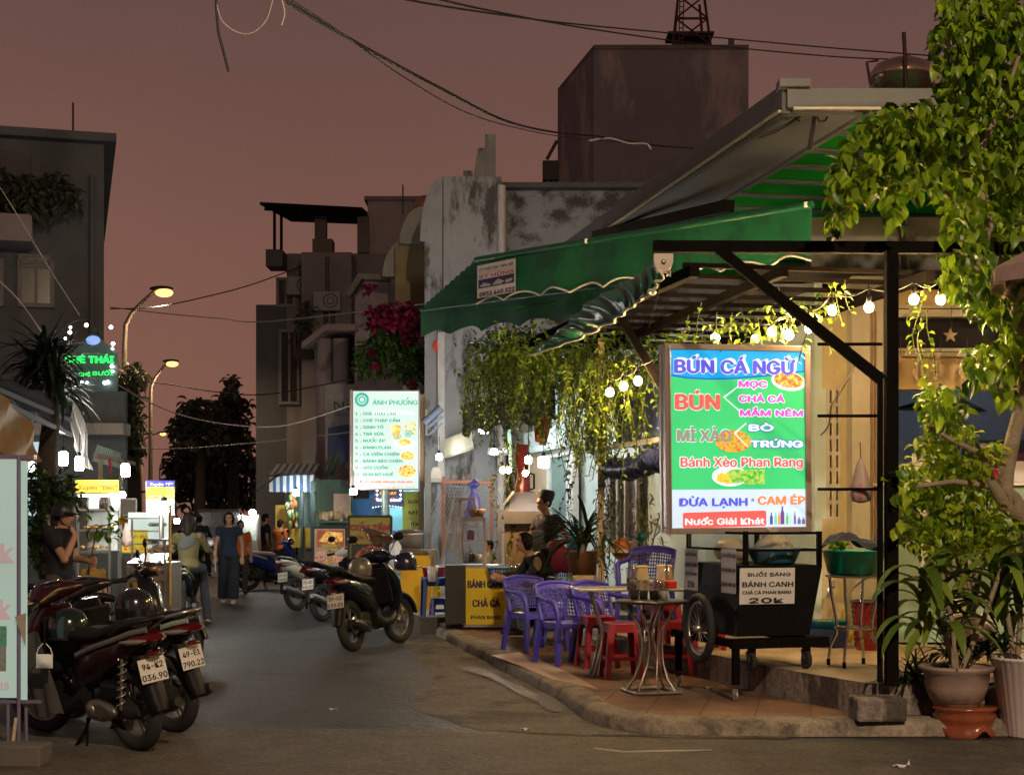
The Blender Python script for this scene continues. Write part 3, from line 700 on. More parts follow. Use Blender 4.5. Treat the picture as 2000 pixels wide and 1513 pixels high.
# ---- big sheet-metal canopy above
can = bld('sheet_metal_canopy', 'large grey sheet metal canopy with green roof panels over the corner shop', 'canopy')
fas = mat('canopy_fascia', (.115, .125, .13), .55, .2, .12, 1.6, 0)
sof = mat('canopy_soffit', (.18, .195, .225), .7, 0, .1, 1.2, 0)
ZT, ZB = 5.44, 5.28
n0 = V((2.5, 14.0, 0)); sfar = ST(22, 5.02)
b = B(); b.bar(V((n0.x, n0.y, (ZT+ZB)/2+.02)), V((sfar.x, sfar.y, (ZT+ZB)/2+.02)), .08, .26); b.obj('side_fascia', fas, can)
b = B(); b.box((5.6, 13.97, 5.375), (6.2, .07, .17)); b.box((2.56, 13.98, 5.50), (.28, .2, .07)); b.obj('front_fascia', fas, can)
b = B(); b.box((5.6, 13.93, 5.275), (6.1, .04, .02)); b.bar(V((n0.x-.06, n0.y, 5.27)), V((sfar.x-.06, sfar.y, 5.27)), .03, .02); b.obj('glint_edge', mat('pale_edge', (.5, .48, .36), .4), can)  # pale strip paints the bright reflection along the canopy's lower edge
u = V((-.193, .981, 0)); vv = V((.981, .193, 0))
a0 = n0+V((.06, .03, 5.27)); a1 = sfar+V((.06, 0, 5.27))
b = B(); b.poly([a0, a0+vv*.68, a1+vv*.68, a1][::-1], .03, (0, 0, 1)); b.obj('soffit', sof, can)
b = B()
c0 = a0+vv*.70+V((0, 0, .02)); 
for i in range(13):
    q = c0+u*(.0+i*.72); b.poly([q, q+vv*4, q+vv*4+u*.64, q+u*.64], .02, (0, 0, 1))
b.obj('green_panel', mat('green_sheet', (.03, .55, .06), .5, 0, .12, 2, transl=.55), can)
b = B()
for i in range(14):
    q = c0+u*(-.05+i*.72)+V((0, 0, -.012)); b.bar(q, q+vv*4, .13, .018)
b.bar(c0+V((-.04, 0, -.03)), c0+u*9+V((-.04, 0, -.03)), .05, .05)
b.obj('purlin', sof, can)
for a_, c_, w_ in ((P(1165, 462, 20), P(1425, 402, 17), .13), (ST(21, 5.3, 3.4), ST(21, 5.3, 5.25), .1), (P(1768, 540, 15.9), P(1758, 420, 15.9), .05)): b = B(); b.bar(a_, c_, w_); b.obj('support_beam', darksteel, can)
b = B(); b.tube([P(1480, 268, 14.2), P(1510, 258, 14.2), P(1540, 243, 14.2), P(1570, 222, 14.2), P(1600, 216, 14.2)], .015, 6); b.tube([P(1592, 216, 14.2), P(1588, 250, 14.2), P(1580, 292, 14.2)], .02, 6); b.tube([P(1592, 220, 14.2), P(1600, 238, 14.2), P(1612, 236, 14.2), P(1622, 218, 14.2)], .01, 6); b.obj('loose_wire', wire_m, can)
# rooftop water tank and rod
t = T('water_tank', 'steel water tank on the roof beside the tree at top right', 'tank', P(1762, 178, 19))
kk = 19/K; b = B(); b.lathe([(.001, 62*kk), (30*kk, 60*kk), (52*kk, 50*kk), (62*kk, 36*kk), (63*kk, 20*kk), (61*kk, 19*kk), (63*kk, 10*kk), (61*kk, 9*kk), (63*kk, -10*kk), (.001, -10*kk)], (0, 0, 0), 32); b.obj('tank', mat('tank_steel', (.45, .33, .26), .22, .9, .15, 3), t)
b = B(); b.tube([(-8*kk, -.45, -.3), (-15*kk, -.45, 92*kk)], .025, 6); b.tube([(-73*kk, -.3, 0), (-80*kk, -.3, 42*kk), (-58*kk, -.3, 46*kk)], .018, 6); b.tube([(12*kk, 0, 60*kk), (12*kk, 0, 72*kk)], .03, 6); b.obj('pipe', m_rust, t)
b = B(); b.box((0, 0, -.45), (1.1, .9, .5)); b.obj('tank_stand', darksteel, t)

# ---- green retractable awning
gfab = mat('green_canvas', (.006, .115, .045), .6, 0, .2, 1.6, .2, stain=(.005, .075, .032), stain_amt=.42, stain_scale=1.3, grain=.12)
aw = T('green_awning', 'large green retractable canvas awning with pleated edge and white scalloped trim', 'awning', (0, 0, 0))
A_ = P(930, 512, 17); B_ = P(1585, 405, 13.3); C_ = P(822, 606, 20); AB = B_-A_; AC = C_-A_
def fab(uu, v):
    k = v*11; f = k-math.floor(k); q = A_+AB*uu+AC*(math.floor(k)/11+min(1, f*3.5)/11)
    q.z += .10*(1-f)-.04; return q
b = B(); vs = []
nv = 66; nu = 30
b.grid(lambda i, j: fab(i, j*.9999), nu, nv, sm=False); b.obj('canvas', gfab, aw)
def scal(uu, v, o, d0, amp, n):
    q = o+AB*uu; drop = d0+amp*abs(math.sin(uu*n*math.pi)); q.z -= v*drop; q = q+V((.03*math.sin(uu*37)*v, -.03+.02*math.sin(uu*23)*v, 0)); return q
b = B(); b.grid(lambda i, j: scal(i, j, A_, .47, -.07, 9), 120, 6); b.obj('front_valance', gfab, aw)
b = B(); b.tube([scal(i/120, 1, A_, .47, -.07, 9)+V((0, -.012, 0)) for i in range(121)], .011, 5); b.obj('valance_trim', mat('trim_white', (.6, .6, .55), .6), aw)
b = B(); b.grid(lambda i, j: scal(i*.85, j, C_, .36, -.08, 7), 80, 4); b.obj('rear_valance', gfab, aw)
b = B(); b.tube([A_+V((0, -.02, .02)), B_+V((0, -.02, .02))], .035, 8); b.tube([C_, C_+AB*.85], .03, 8); b.tube([A_+AB*.03+V((0, 0, -.55)), A_+AB*.25+V((.1, .3, -.5))], .015, 6); b.obj('roller_bar', mat('green_bar', (.01, .10, .05), .4), aw)
b = B()
for q in (.385, .985): b.box(A_+AB*q+V((0, -.06, .02)), (.045, .03, .05), None, .01)
b.obj('bar_clip', white, aw)
# sticker on the valance
d_ = AB.copy(); d_.z = 0; st_ang = math.atan2(d_.y, d_.x)
ks = 17/K
t = T('awning_maker_sticker', 'white printed sticker with phone number at the left end of the green awning', 'sticker', P(940, 584, 16.93), 0)
t.rotation_euler = (0, 0, st_ang); t.scale = (1.5, 1, 1); t.location = t.location+V((-.05, -.03, 0))
M_ = B(); rectpx(M_, 941, 521, 1020, 584, ks, 940, 584, .0); M_.obj('sheet', mat('sticker_white', (.60, .60, .62), .5), t)
b = B(); letter(b, 'CTY MÁI CHE - MÁI XẾP', 945, 1016, 532.5, 7, ks, 940, 584, .004, .02); letter(b, '0933 460 322', 947, 1018, 582, 11, ks, 940, 584, .004, .06)
rectpx(b, 944, 549, 1017, 566, ks, 940, 584, .002); b.obj('blue_print', mat('print_blue', (.02, .025, .12), .5), t)
b = B(); letter(b, 'SỸ HÙNG', 946, 1016, 547, 8.5, ks, 940, 584, .004, .04); b.obj('red_print', mat('print_red', (.35, .02, .02), .5), t)
b = B(); letter(b, 'CHUYÊN MÁI XẾP - BẠT CUỐN', 946, 1016, 537.5, 3.2, ks, 940, 584, .004); polypx(b, [(946, 563), (955, 556), (969, 560), (969, 564)], ks, 940, 584, .004); polypx(b, [(972, 563), (985, 553), (998, 560), (990, 564)], ks, 940, 584, .004); polypx(b, [(1000, 558), (1014, 556), (1014, 562), (1000, 564)], ks, 940, 584, .004); b.obj('pale_print', mat('print_grey', (.4, .42, .45), .5), t)
# ---- furled glossy drape below
dr = T('green_vinyl_drape', 'glossy dark green vinyl blind sagging below the awning in front of the vines', 'awning drape', (0, 0, 0))
top_ = [P(1292, 508, 12.3), P(1274, 518, 12.5), P(1230, 544, 13.1), P(1147, 590, 14.0), P(1088, 650, 15), P(1050, 672, 15.8)]
bot_ = [P(1300, 530, 12.2), P(1272, 568, 12.4), P(1240, 594, 12.9), P(1197, 628, 13.6), P(1128, 662, 14.8), P(1038, 694, 15.7)]
def lerpl(L, u_):
    k = u_*(len(L)-1); i = min(int(k), len(L)-2); return L[i].lerp(L[i+1], k-i)
def drape(u_, v):
    q = lerpl(top_, u_).lerp(lerpl(bot_, u_), v); return q+V((.02*math.sin(u_*70+v*3), -.13*math.sin(math.pi*v)+.014*math.sin(u_*150+v*3+math.sin(u_*41)*3)+.010*math.sin(u_*83-v*5)*math.sin(v*3.1), .006*math.sin(u_*60)))
b = B(); b.grid(drape, 260, 14); b.obj('sheet', mat('green_vinyl', (.012, .13, .075), .3, 0, .2, 3, .25, .8), dr)
b = B(); b.tube([drape(i/60, 1)+V((0, -.02, 0)) for i in range(61)], .014, 6); b.obj('hem', mat('hem_pale', (.45, .5, .40), .5), dr)
b = B(); b.box(P(1270, 567, 12.9), (.09, .08, .08), R(20), .02); b.box(P(1080, 672, 15.3), (.08, .08, .06), R(20), .02); b.obj('bracket', steel, dr)

# ---- black pergola
per = T('black_pergola', 'black steel pergola with slatted top, post and diagonal braces at the shop front', 'pergola', (0, 0, 0))
pz = 3.53
post = P(1741, 1010, 11.12)
b = B(); b.box((post.x, 11.12, (.356+3.5)/2), (.085, .085, 3.5-.356)); b.obj('post', blackmetal, per)
b = B(); b.box((post.x-.075, 11.15, 1.5), (.035, .04, 2.25)); b.obj('rack_upright', blackmetal, per)
bl = P(1276, 482, 11.3); br_ = P(1860, 484, 11.3)
b = B(); b.bar(bl, V((5.2, 11.4, bl.z)), .08, .085); b.obj('front_beam', blackmetal, per)
b = B(); b.bar(P(1402, 486, 11.26), P(1722, 742, 11.14), .075, .075); b.obj('brace', blackmetal, per)
b = B(); b.bar(P(1208, 612, 14.4), P(1304, 775, 14.4), .075); b.obj('brace', blackmetal, per)
for y in (672, 812, 955):
    b = B(); b.bar(P(1598, y, 11.5), P(1722, y, 11.15), .022); b.obj('rail', blackmetal, per)
b = B(); b.bar(ST(11.6, 3.75, pz-.02), ST(18.2, 3.45, pz-.02), .08, .09); b.bar(ST(11.6, 5.75, pz), ST(18.2, 5.75, pz), .08, .09); b.bar(ST(11.6, 4.5, pz), ST(18.2, 4.5, pz), .06, .08); b.obj('rafter', blackmetal, per)
slm = mat('slat', (.008, .0065, .005), .9, 0, .2, 6, 0, .05)
for i in range(12):
    s = 11.9+i*.54
    b = B(); b.bar(ST(s, 3.75, pz+.075), ST(s, 5.95, pz+.075), .055, .035); b.obj('slat', slm, per)
b = B(); b.bar(ST(18.2, 3.1, pz-.12), ST(18.2, 5.8, pz-.12), .07, .06); b.obj('rear_beam', mat('pale_beam', (.36, .33, .24), .6), per)
pp = P(1174, 1010, 16.6)
b = B(); b.box((pp.x, 16.6, 1.8), (.07, .07, 3.4)); b.obj('pale_post', mat('pale_post', (.50, .42, .26), .6, 0, .15), per)
b = B(); b.bar(P(1183, 875, 16.5), P(1330, 852, 14.6), .05, .05); b.obj('tie_rail', mat('grey_rail', (.45, .45, .42), .5), per)
t = T('awning_winch', 'grey rounded winch bracket hanging at the left end of the black pergola beam', 'winch', P(1295, 497, 11.2))
b = B(); b.loft([[V((a, y, z)) for a, z in ((-.07, 0), (.07, 0), (.07, -.06), (.055, -.105), (.02, -.13), (-.02, -.13), (-.055, -.105), (-.07, -.06))] for y in (-.04, .04)], True, False); b.obj('housing', mat('winch_grey', (.30, .26, .22), .5, .3), t)
b = B(); b.tube([(.03, 0, -.12), (.03, 0, -.16), (.05, 0, -.16), (.05, 0, -.12)], .008, 6); b.sph((0, -.045, -.06), .018, 8, 6); b.obj('hook', steel, t)

# ---- blue tarpaulin rolls, orange tarp, black awning hood by the grill
bt = mat('blue_tarp', (.022, .030, .11), .3, 0, .25, 4, .3)
def rolltarp(label, a, c, r, m, n=12):
    a = V(a); c = V(c); t = T('rolled_tarpaulin', label, 'tarpaulin', (0, 0, 0))
    b = B(); rr = random.Random(len(label)); pts = []; rs = []
    for i in range(25):
        f = i/24; pts.append(a.lerp(c, f)+V((0, 0, -.04*math.sin(math.pi*f)+rr.uniform(-.01, .01)))); rs.append(r*(1+.10*math.sin(f*40)+rr.uniform(-.08, .08)))
    b.tube(pts, rs, n); b.obj('roll', m, t); 
    b = B()
    for f in (.15, .5, .85):
        q = a.lerp(c, f); b.torus(q, r*1.05, .012, M.Rotation(R(90), 3, 'Y'), 16, 6)
    b.obj('cord', wire_m, t); return t
rolltarp('rolled blue tarpaulin tied under the rail left of the bright menu sign', P(1190, 912, 16.3), P(1268, 903, 15.4), .11, bt)
rolltarp('short rolled blue tarpaulin touching the left edge of the bright menu sign', P(1268, 894, 15.3), P(1312, 888, 14.7), .105, bt)
t = T('blue_tarpaulin', 'blue tarpaulin hanging in folds behind the hanging vines', 'tarpaulin', (0, 0, 0))
b = B()
def tarp(u_, v): 
    q = P(1145, 780, 17.2).lerp(P(1180, 770, 16.7), u_).lerp(P(1140, 870, 17.2).lerp(P(1182, 925, 16.7), u_), v); return q+V((.03*math.sin(u_*14+v*2), .05*math.sin(u_*17+v*5), 0))
b.grid(tarp, 24, 16)
def tarp2(u_, v):
    q = P(1200, 770, 17).lerp(P(1300, 740, 15), u_).lerp(P(1195, 870, 17).lerp(P(1300, 880, 15), u_), v); return q+V((.02*math.sin(u_*24+v*2), .06*math.sin(u_*27+v*4), 0))
b.grid(tarp2, 40, 12); b.obj('sheet', bt, t)
t = T('orange_tarpaulin', 'orange brown tarpaulin hanging in a point above the grill chimney', 'tarpaulin', (0, 0, 0))
b = B()
def tarp3(u_, v):
    a = P(1030, 775, 19.5).lerp(P(1085, 765, 19), u_); c = P(1048, 860, 19.4).lerp(P(1062, 872, 19), u_)
    q = a.lerp(c, v); return q+V((.03*math.sin(u_*12+v*3), .08*math.sin(u_*15+v*4), 0))
b.grid(tarp3, 24, 14); b.obj('sheet', mat('orange_tarp', (.33, .10, .025), .5, 0, .3, 4, .2, transl=.3), t)
t = T('black_hood_awning', 'short black fabric awning with scalloped end over the grill corner', 'awning', (0, 0, 0))
b = B()
def hood(u_, v):
    a = P(905, 796, 22).lerp(P(1080, 752, 18.5), u_); q = a+V((0, 0, -.42*v*(1+.12*math.sin(u_*26))))+V((0, -.5*math.sin(v*1.4), 0)); return q+V((.02*math.sin(u_*33), .03*math.sin(u_*41+v*5), 0))
b.grid(hood, 50, 10); b.tube([hood(i/20, 0) for i in range(21)], .05, 8); b.obj('fabric', mat('black_canvas', (.035, .032, .03), .5, 0, .3, 4, .2), t)
t = T('small_scalloped_blind', 'small off white blind with comb-like lower edge on the white wall', 'blind', (0, 0, 0))
b = B(); a = P(868, 857, 26.6); c = P(926, 836, 25.6); 
for i in range(24):
    f = i/24; g = (i+1)/24; p_ = a.lerp(c, f); q_ = a.lerp(c, g); h = V((0, 0, -.30)); ti = V((0, 0, -.345))
    b.add([p_, q_, q_+h, p_+h], [(0, 1, 2, 3)]); b.add([p_+h, p_+h+(q_-p_)*.6, p_+ti+(q_-p_)*.6, p_+ti], [(0, 1, 2, 3)])
b.obj('sheet', mat('blind_cream', (.5, .49, .38), .6, 0, .1), t)

# ================================================================ foliage
vine_l = leafmat('vine_leaf', '#44661c', '#9cbc40', .4, .4)
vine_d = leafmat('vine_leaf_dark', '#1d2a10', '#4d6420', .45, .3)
tree_l = leafmat('tree_leaf', '#3a600e', '#9cba2a', .38, .45)
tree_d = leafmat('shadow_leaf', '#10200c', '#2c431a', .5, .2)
stem_m = mat('green_stem', (.07, .085, .02), .6)
def strand(b, st, p, L, step=.045, ls=(.05, .09), sway=.1, r=rnd):
    """hanging vine: stem with alternate leaves"""
    q = V(p); ph = r.uniform(0, 6); pts = [q.copy()]; n = max(2, int(L/step)); side = 1
    for i in range(n):
        q = q+V((sway*.12*math.sin(ph+i*.35)+r.uniform(-.006, .006), sway*.12*math.cos(ph*1.7+i*.3)+r.uniform(-.006, .006), -step)); pts.append(q.copy())
        side = -side; a = r.uniform(0, 6.28)
        s = r.uniform(*ls)*(1-.35*i/n)
        b.leaf(q, V((side*math.cos(a), math.sin(a)*.9-.3, r.uniform(-.9, .15))), s, s*.62, .25, .2)
    if st is not None: st.tube(pts[::2]+[pts[-1]], .0045, 4, False)
hv = T('hanging_vine', 'thick curtain of hanging vines along the street edge of the pergola', 'vine', (0, 0, 0))
b = B(); st = B(); r = random.Random(11)
for i in range(330):
    s = r.uniform(15.4, 18.6); tt = r.uniform(3.0, 4.9) if r.random() < .6 else 3.1+abs(r.gauss(0, .3))
    L = r.choice([.35, .5, .6, .75, .9])*r.uniform(.6, 1.2)
    strand(b, st if i % 2 == 0 else None, ST(s, tt, pz-.1+r.uniform(-.2, .08)), L, .05, (.055, .095), .12, r)
for i in range(110):   # long trailers towards the pale post
    q = P(r.uniform(1100, 1300), r.uniform(690, 740), r.uniform(15.2, 17)); strand(b, st, q, r.uniform(.5, 1.15), .055, (.06, .1), .12, r)
b.obj('foliage', vine_l, hv); st.obj('stems', stem_m, hv)
hv = T('vine_mat', 'dense mat of creeper lying on top of the pergola slats', 'vine', (0, 0, 0))
b = B(); r = random.Random(12)
for i in range(1500):
    s = 15.6+3.0*r.random(); tt = 2.95+2.4*r.random()
    b.leaf(ST(s, tt, pz-.12+r.uniform(-.25, .2)), (r.uniform(-1, 1), r.uniform(-1, 1), r.uniform(-.7, .5)), r.uniform(.06, .1), .05, .3)
b.obj('foliage', vine_l, hv)
hv = T('post_vine', 'vine climbing the pale post beside the purple chairs', 'vine', (0, 0, 0))
b = B(); st = B(); r = random.Random(13)
for i in range(9): strand(b, st, P(1178+r.uniform(-6, 24), 880+r.uniform(-20, 90), 16.5+r.uniform(-.15, .15)), r.uniform(.8, 1.35), .05, (.05, .085), .1, r)
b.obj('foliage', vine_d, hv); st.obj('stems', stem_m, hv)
hv = T('wall_vine', 'thin dark vine trailing down in front of the white house wall', 'vine', (0, 0, 0))
b = B(); st = B(); r = random.Random(14)
for x, y, L in ((985, 840, 1.9), (972, 870, 1.7), (996, 860, 1.9), (960, 920, .7), (1004, 840, 1.6), (955, 760, .6), (962, 700, .9), (970, 740, .5), (985, 715, .7), (1000, 710, .7), (1020, 705, .8), (1040, 705, .7), (1060, 820, .5), (1100, 880, .9), (1108, 830, 1.2), (1112, 780, 1.3)): strand(b, st, P(x, y, 20.5 if x < 1050 else 18), L, .055, (.06, .1), .16, r)
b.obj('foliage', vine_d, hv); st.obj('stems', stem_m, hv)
hv = T('wall_top_creeper', 'dark creeper spilling over the wall top under the awning', 'vine', (0, 0, 0))
b = B(); r = random.Random(15)
for i in range(700):
    q = P(r.gauss(1010, 38), r.gauss(672, 17), r.uniform(20, 22)); b.leaf(q, (r.uniform(-1, 1), r.uniform(-1, .3), r.uniform(-1, .4)), r.uniform(.07, .12), .05, .3)
for x, y in ((915, 655), (925, 660), (938, 668), (948, 690)):
    strand(b, None, P(x, y, 22), .45, .06, (.08, .13), .2, r)
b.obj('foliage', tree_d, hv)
hv = T('bulb_vine', 'leafy trailers dangling among the warm bulbs above the menu sign', 'vine', (0, 0, 0))
b = B(); st = B(); r = random.Random(16)
for x, y, L in ((1805, 545, .95), (1812, 600, .95), (1800, 620, .5), (1632, 560, .35), (1650, 545, .3), (1625, 640, .25), (1560, 590, .35), (1580, 640, .3), (1540, 600, .3), (1445, 600, .3), (1430, 610, .4), (1400, 610, .35), (1345, 615, .3), (1330, 640, .4), (1480, 620, .25), (1775, 545, .3), (1790, 550, .35), (1520, 560, .25), (1370, 590, .3)): strand(b, st, P(x, y, 12.6+r.uniform(-.3, .6)), L, .045, (.06, .09), .12, r)
for i in range(170):
    x = r.uniform(1300, 1640); q = P(x, 700-.33*(x-1300)+r.uniform(-40, 30), r.uniform(12.4, 14)); b.leaf(q, (r.uniform(-1, 1), r.uniform(-1, 1), r.uniform(-1, .3)), r.uniform(.05, .085), .045, .3)
b.obj('foliage', vine_l, hv); st.obj('stems', stem_m, hv)

# ---- tree on the right
bark = mat('grey_bark', (.25, .20, .14), .85, 0, .22, 9, .5)
tr = T('leafy_tree', 'broad leaved tree with pale forked trunk at the right edge', 'tree', P(2010, 1290, 11.5))
o_ = tr.location.copy(); L_ = lambda x, y, Y: P(x, y, Y)-o_
b = B()
b.tube([L_(2030, 1300, 11.6), L_(2025, 1150, 11.6), L_(2012, 1030, 11.6), L_(1978, 975, 11.55), L_(1962, 962, 11.5)], [.085, .08, .075, .065, .06], 12)
b.tube([L_(2000, 1010, 11.6), L_(1962, 985, 11.5), L_(1965, 920, 11.5), L_(1980, 850, 11.5), L_(1996, 790, 11.45), L_(2008, 700, 11.4), L_(1985, 590, 11.4), L_(1945, 500, 11.4), L_(1920, 380, 11.4), L_(1910, 240, 11.5), L_(1900, 100, 11.5)], [.07, .062, .06, .056, .052, .05, .045, .04, .035, .028, .018], 12)
b.tube([L_(1962, 985, 11.5), L_(1935, 940, 11.4), L_(1920, 900, 11.4), L_(1922, 870, 11.3)], [.05, .042, .036, .03], 10)
b.obj('trunk', bark, tr)
for pth in ([(1940, 470), (1880, 400), (1800, 340), (1720, 300)], [(1920, 380), (1850, 300), (1780, 230)], [(1912, 300), (1960, 200), (1990, 110)], [(1985, 590), (1950, 560), (1900, 520)], [(2000, 720), (1960, 690), (1920, 660)], [(1908, 250), (1870, 160), (1850, 60)], [(1925, 890), (1860, 860), (1810, 830)], [(1940, 950), (1860, 940), (1790, 950)]):
    r = random.Random(pth[0][0]); yy = [11.4+r.uniform(-.1, .1)-i*.12 for i in range(len(pth))]
    b = B(); b.tube([L_(x, y, Y) for (x, y), Y in zip(pth, yy)], [.026-.005*i for i in range(len(pth))], 6); b.obj('branch', bark, tr)
b = B(); r = random.Random(21)
cl = [(1920, 30, 70, 60, 11.3), (1880, 90, 60, 70, 11.4), (1960, 120, 70, 80, 11.5), (1900, 190, 75, 70, 11.3), (1970, 240, 60, 80, 11.6), (1850, 250, 60, 50, 11.1), (1790, 240, 60, 40, 11.0), (1720, 270, 60, 45, 10.9), (1680, 320, 42, 50, 10.8), (1740, 340, 60, 50, 11.1), (1800, 320, 60, 55, 11.2), (1870, 340, 60, 70, 11.3), (1940, 350, 60, 70, 11.5), (1890, 440, 45, 60, 11.3), (1880, 520, 45, 60, 11.2), (1950, 470, 60, 60, 11.5), (1640, 350, 20, 40, 10.8), (1660, 390, 12, 30, 10.8), (1920, 590, 30, 40, 11.2), (1975, 580, 40, 60, 11.4), (1985, 660, 40, 50, 11.5), (1930, 700, 35, 40, 11.2), (1900, 720, 14, 25, 11.0), (1965, 740, 22, 45, 11.3), (1630, 430, 7, 28, 10.8), (1745, 400, 14, 40, 11), (1875, 10, 45, 30, 11.3), (1730, 225, 35, 20, 11.0), (1990, 40, 40, 60, 11.6), (1990, 320, 40, 90, 11.7), (1850, 790, 35, 40, 11.1)]
for cx, cy, rx, ry, Y in cl:
    n = int(rx*ry*.034)+9
    for i in range(n):
        a = r.uniform(0, 6.28); q = math.sqrt(r.random()); 
        p = L_(cx+math.cos(a)*q*rx, cy+math.sin(a)*q*ry, Y+r.uniform(-.32, .32))
        s = r.uniform(.055, .15); b.leaf(p, (r.uniform(-.8, .8), r.uniform(-.8, .4), r.uniform(-1.3, -.1)), s, s*r.uniform(.5, .75), r.uniform(.05, .5), r.uniform(.05, .35))
b.obj('crown', tree_l, tr)
b = B()
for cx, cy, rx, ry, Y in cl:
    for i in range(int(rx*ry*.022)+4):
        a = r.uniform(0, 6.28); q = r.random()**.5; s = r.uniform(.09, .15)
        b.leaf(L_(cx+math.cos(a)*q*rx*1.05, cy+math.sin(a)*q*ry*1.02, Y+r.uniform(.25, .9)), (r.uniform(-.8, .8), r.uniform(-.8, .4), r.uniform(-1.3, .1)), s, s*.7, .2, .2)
b.obj('inner_crown', leafmat('shade_leaf', '#22400c', '#557c20', .5, .3), tr)  # darker leaves behind put the crown's inner shade into their colour
sh = T('leafy_shrub', 'bushy bright green shrub in front of the shop opening, right of the post', 'shrub', P(1880, 1150, 11.6))
o_ = sh.location.copy(); b = B()
for cx, cy, rx, ry, Y in [(1825, 810, 22, 30, 11.5), (1850, 830, 30, 25, 11.5), (1880, 850, 25, 25, 11.5), (1840, 880, 35, 35, 11.5), (1890, 910, 45, 35, 11.5), (1800, 930, 45, 40, 11.5), (1750, 940, 18, 25, 11.3), (1850, 960, 60, 45, 11.6), (1770, 970, 35, 25, 11.4), (1930, 980, 45, 40, 11.7), (1820, 1010, 60, 40, 11.5), (1890, 1030, 70, 45, 11.7), (1950, 1050, 50, 45, 11.7), (1790, 1040, 35, 25, 11.3), (1840, 1060, 60, 35, 11.5), (1940, 880, 25, 20, 11.4), (1810, 770, 14, 25, 11.5), (1765, 1030, 18, 15, 11.2), (1795, 870, 12, 18, 11.4)]:
    for i in range(int(rx*ry*.065)+8):
        a = r.uniform(0, 6.28); q = math.sqrt(r.random()); p = L_(cx+math.cos(a)*q*rx, cy+math.sin(a)*q*ry, Y+r.uniform(-.3, .3))
        s = r.uniform(.045, .12); b.leaf(p, (r.uniform(-.9, .9), r.uniform(-.9, .4), r.uniform(-1.1, .3)), s, s*.66, .2, .2)
b.obj('foliage', leafmat('shrub_leaf', '#4f7a12', '#bccf3a', .38, .5), sh)
for x, y in ((1825, 800), (1890, 860), (1800, 930), (1760, 950), (1930, 930), (1850, 1000)): b = B(); b.tube([L_(1900, 1200, 11.7), L_((x+1900)/2+10, (y+1150)/2+20, 11.65), L_(x, y, 11.55)], [.02, .014, .006], 6); b.obj('stem', bark, sh)
# ---- bougainvillea
bo = T('bougainvillea', 'bougainvillea bush with magenta flowers over the wall left of the awning', 'shrub', P(775, 760, 29)); o_ = bo.location.copy()
b = B(); r = random.Random(31); fl = B()
for cx, cy, rx, ry in [(740, 690, 45, 30), (720, 710, 30, 30), (780, 700, 60, 35), (820, 715, 40, 30), (770, 660, 45, 28), (845, 700, 20, 35), (730, 620, 18, 10), (750, 640, 30, 20), (838, 620, 16, 35), (800, 730, 40, 15), (760, 600, 14, 12)]:
    for i in range(int(rx*ry*.13)):
        a = r.uniform(0, 6.28); q = math.sqrt(r.random()); s = r.uniform(.10, .17); b.leaf(L_(cx+math.cos(a)*q*rx, cy+math.sin(a)*q*ry, 29+r.uniform(-.5, .5)), (r.uniform(-1, 1), r.uniform(-1, .3), r.uniform(-1, .6)), s, s*.6, .3)
for cx, cy, rx, ry in [(740, 612, 26, 12), (775, 615, 30, 18), (760, 632, 40, 14), (800, 650, 22, 10), (720, 566, 10, 6), (725, 690, 6, 5), (805, 755, 8, 6), (805, 610, 18, 14), (820, 640, 10, 14), (840, 610, 8, 8), (800, 665, 14, 5), (730, 715, 5, 4)]:
    for i in range(int(rx*ry*.22)+4):
        a = r.uniform(0, 6.28); q = math.sqrt(r.random()); s = r.uniform(.09, .15); fl.leaf(L_(cx+math.cos(a)*q*rx, cy+math.sin(a)*q*ry, 28.5+r.uniform(-.3, .2)), (r.uniform(-1, 1), r.uniform(-1, .3), r.uniform(-1, 1)), s, s*.9, .3)
b.obj('foliage', leafmat('bougainvillea_leaf', '#24421a', '#4c7a2c', .5, .3), bo); fl.obj('flowers', leafmat('bougainvillea_flower', '#4e0d2a', '#96224f', .5, .3), bo)
b = B(); b.tube([L_(790, 760, 29.2), L_(785, 720, 29.2), L_(770, 660, 29), L_(745, 620, 29)], [.06, .05, .03, .015], 6); b.obj('trunk', bark, bo)
t = T('balcony_planter', 'pale balustrade planter under the bougainvillea', 'balustrade', P(830, 800, 29)); ks = 29/K
b = B(); b.box((0, .2, .1), (75*ks, .5, 75*ks), None, .03); b.box((0, .18, 42*ks), (84*ks, .6, .1)); b.box((0, .18, -30*ks), (84*ks, .6, .1)); b.obj('wall', peel2, t)
b = B()
for i in range(5): b.lathe([(.04, -.2), (.09, -.1), (.05, .1), (.08, .2), (.04, .3)], ((-30+i*15)*ks, -.1, .05), 10)
b.obj('baluster', pale, t)
t = T('red_lantern', 'round red lantern hanging beside the white house corner', 'lantern', P(855, 676, 27)); ks = 27/K
b = B(); b.sph((0, 0, 0), (9*ks, 9*ks, 11*ks), 14, 10); b.obj('globe', mat('lantern_red', (.55, .03, .02), .4, 0, .1, emis=.35), t)
b = B(); b.tube([(0, 0, 10*ks), (0, 0, 40*ks)], .008, 5); b.lathe([(.03, 10*ks), (.05, 9*ks)], (0, 0, 0), 10); b.obj('cord', wire_m, t)
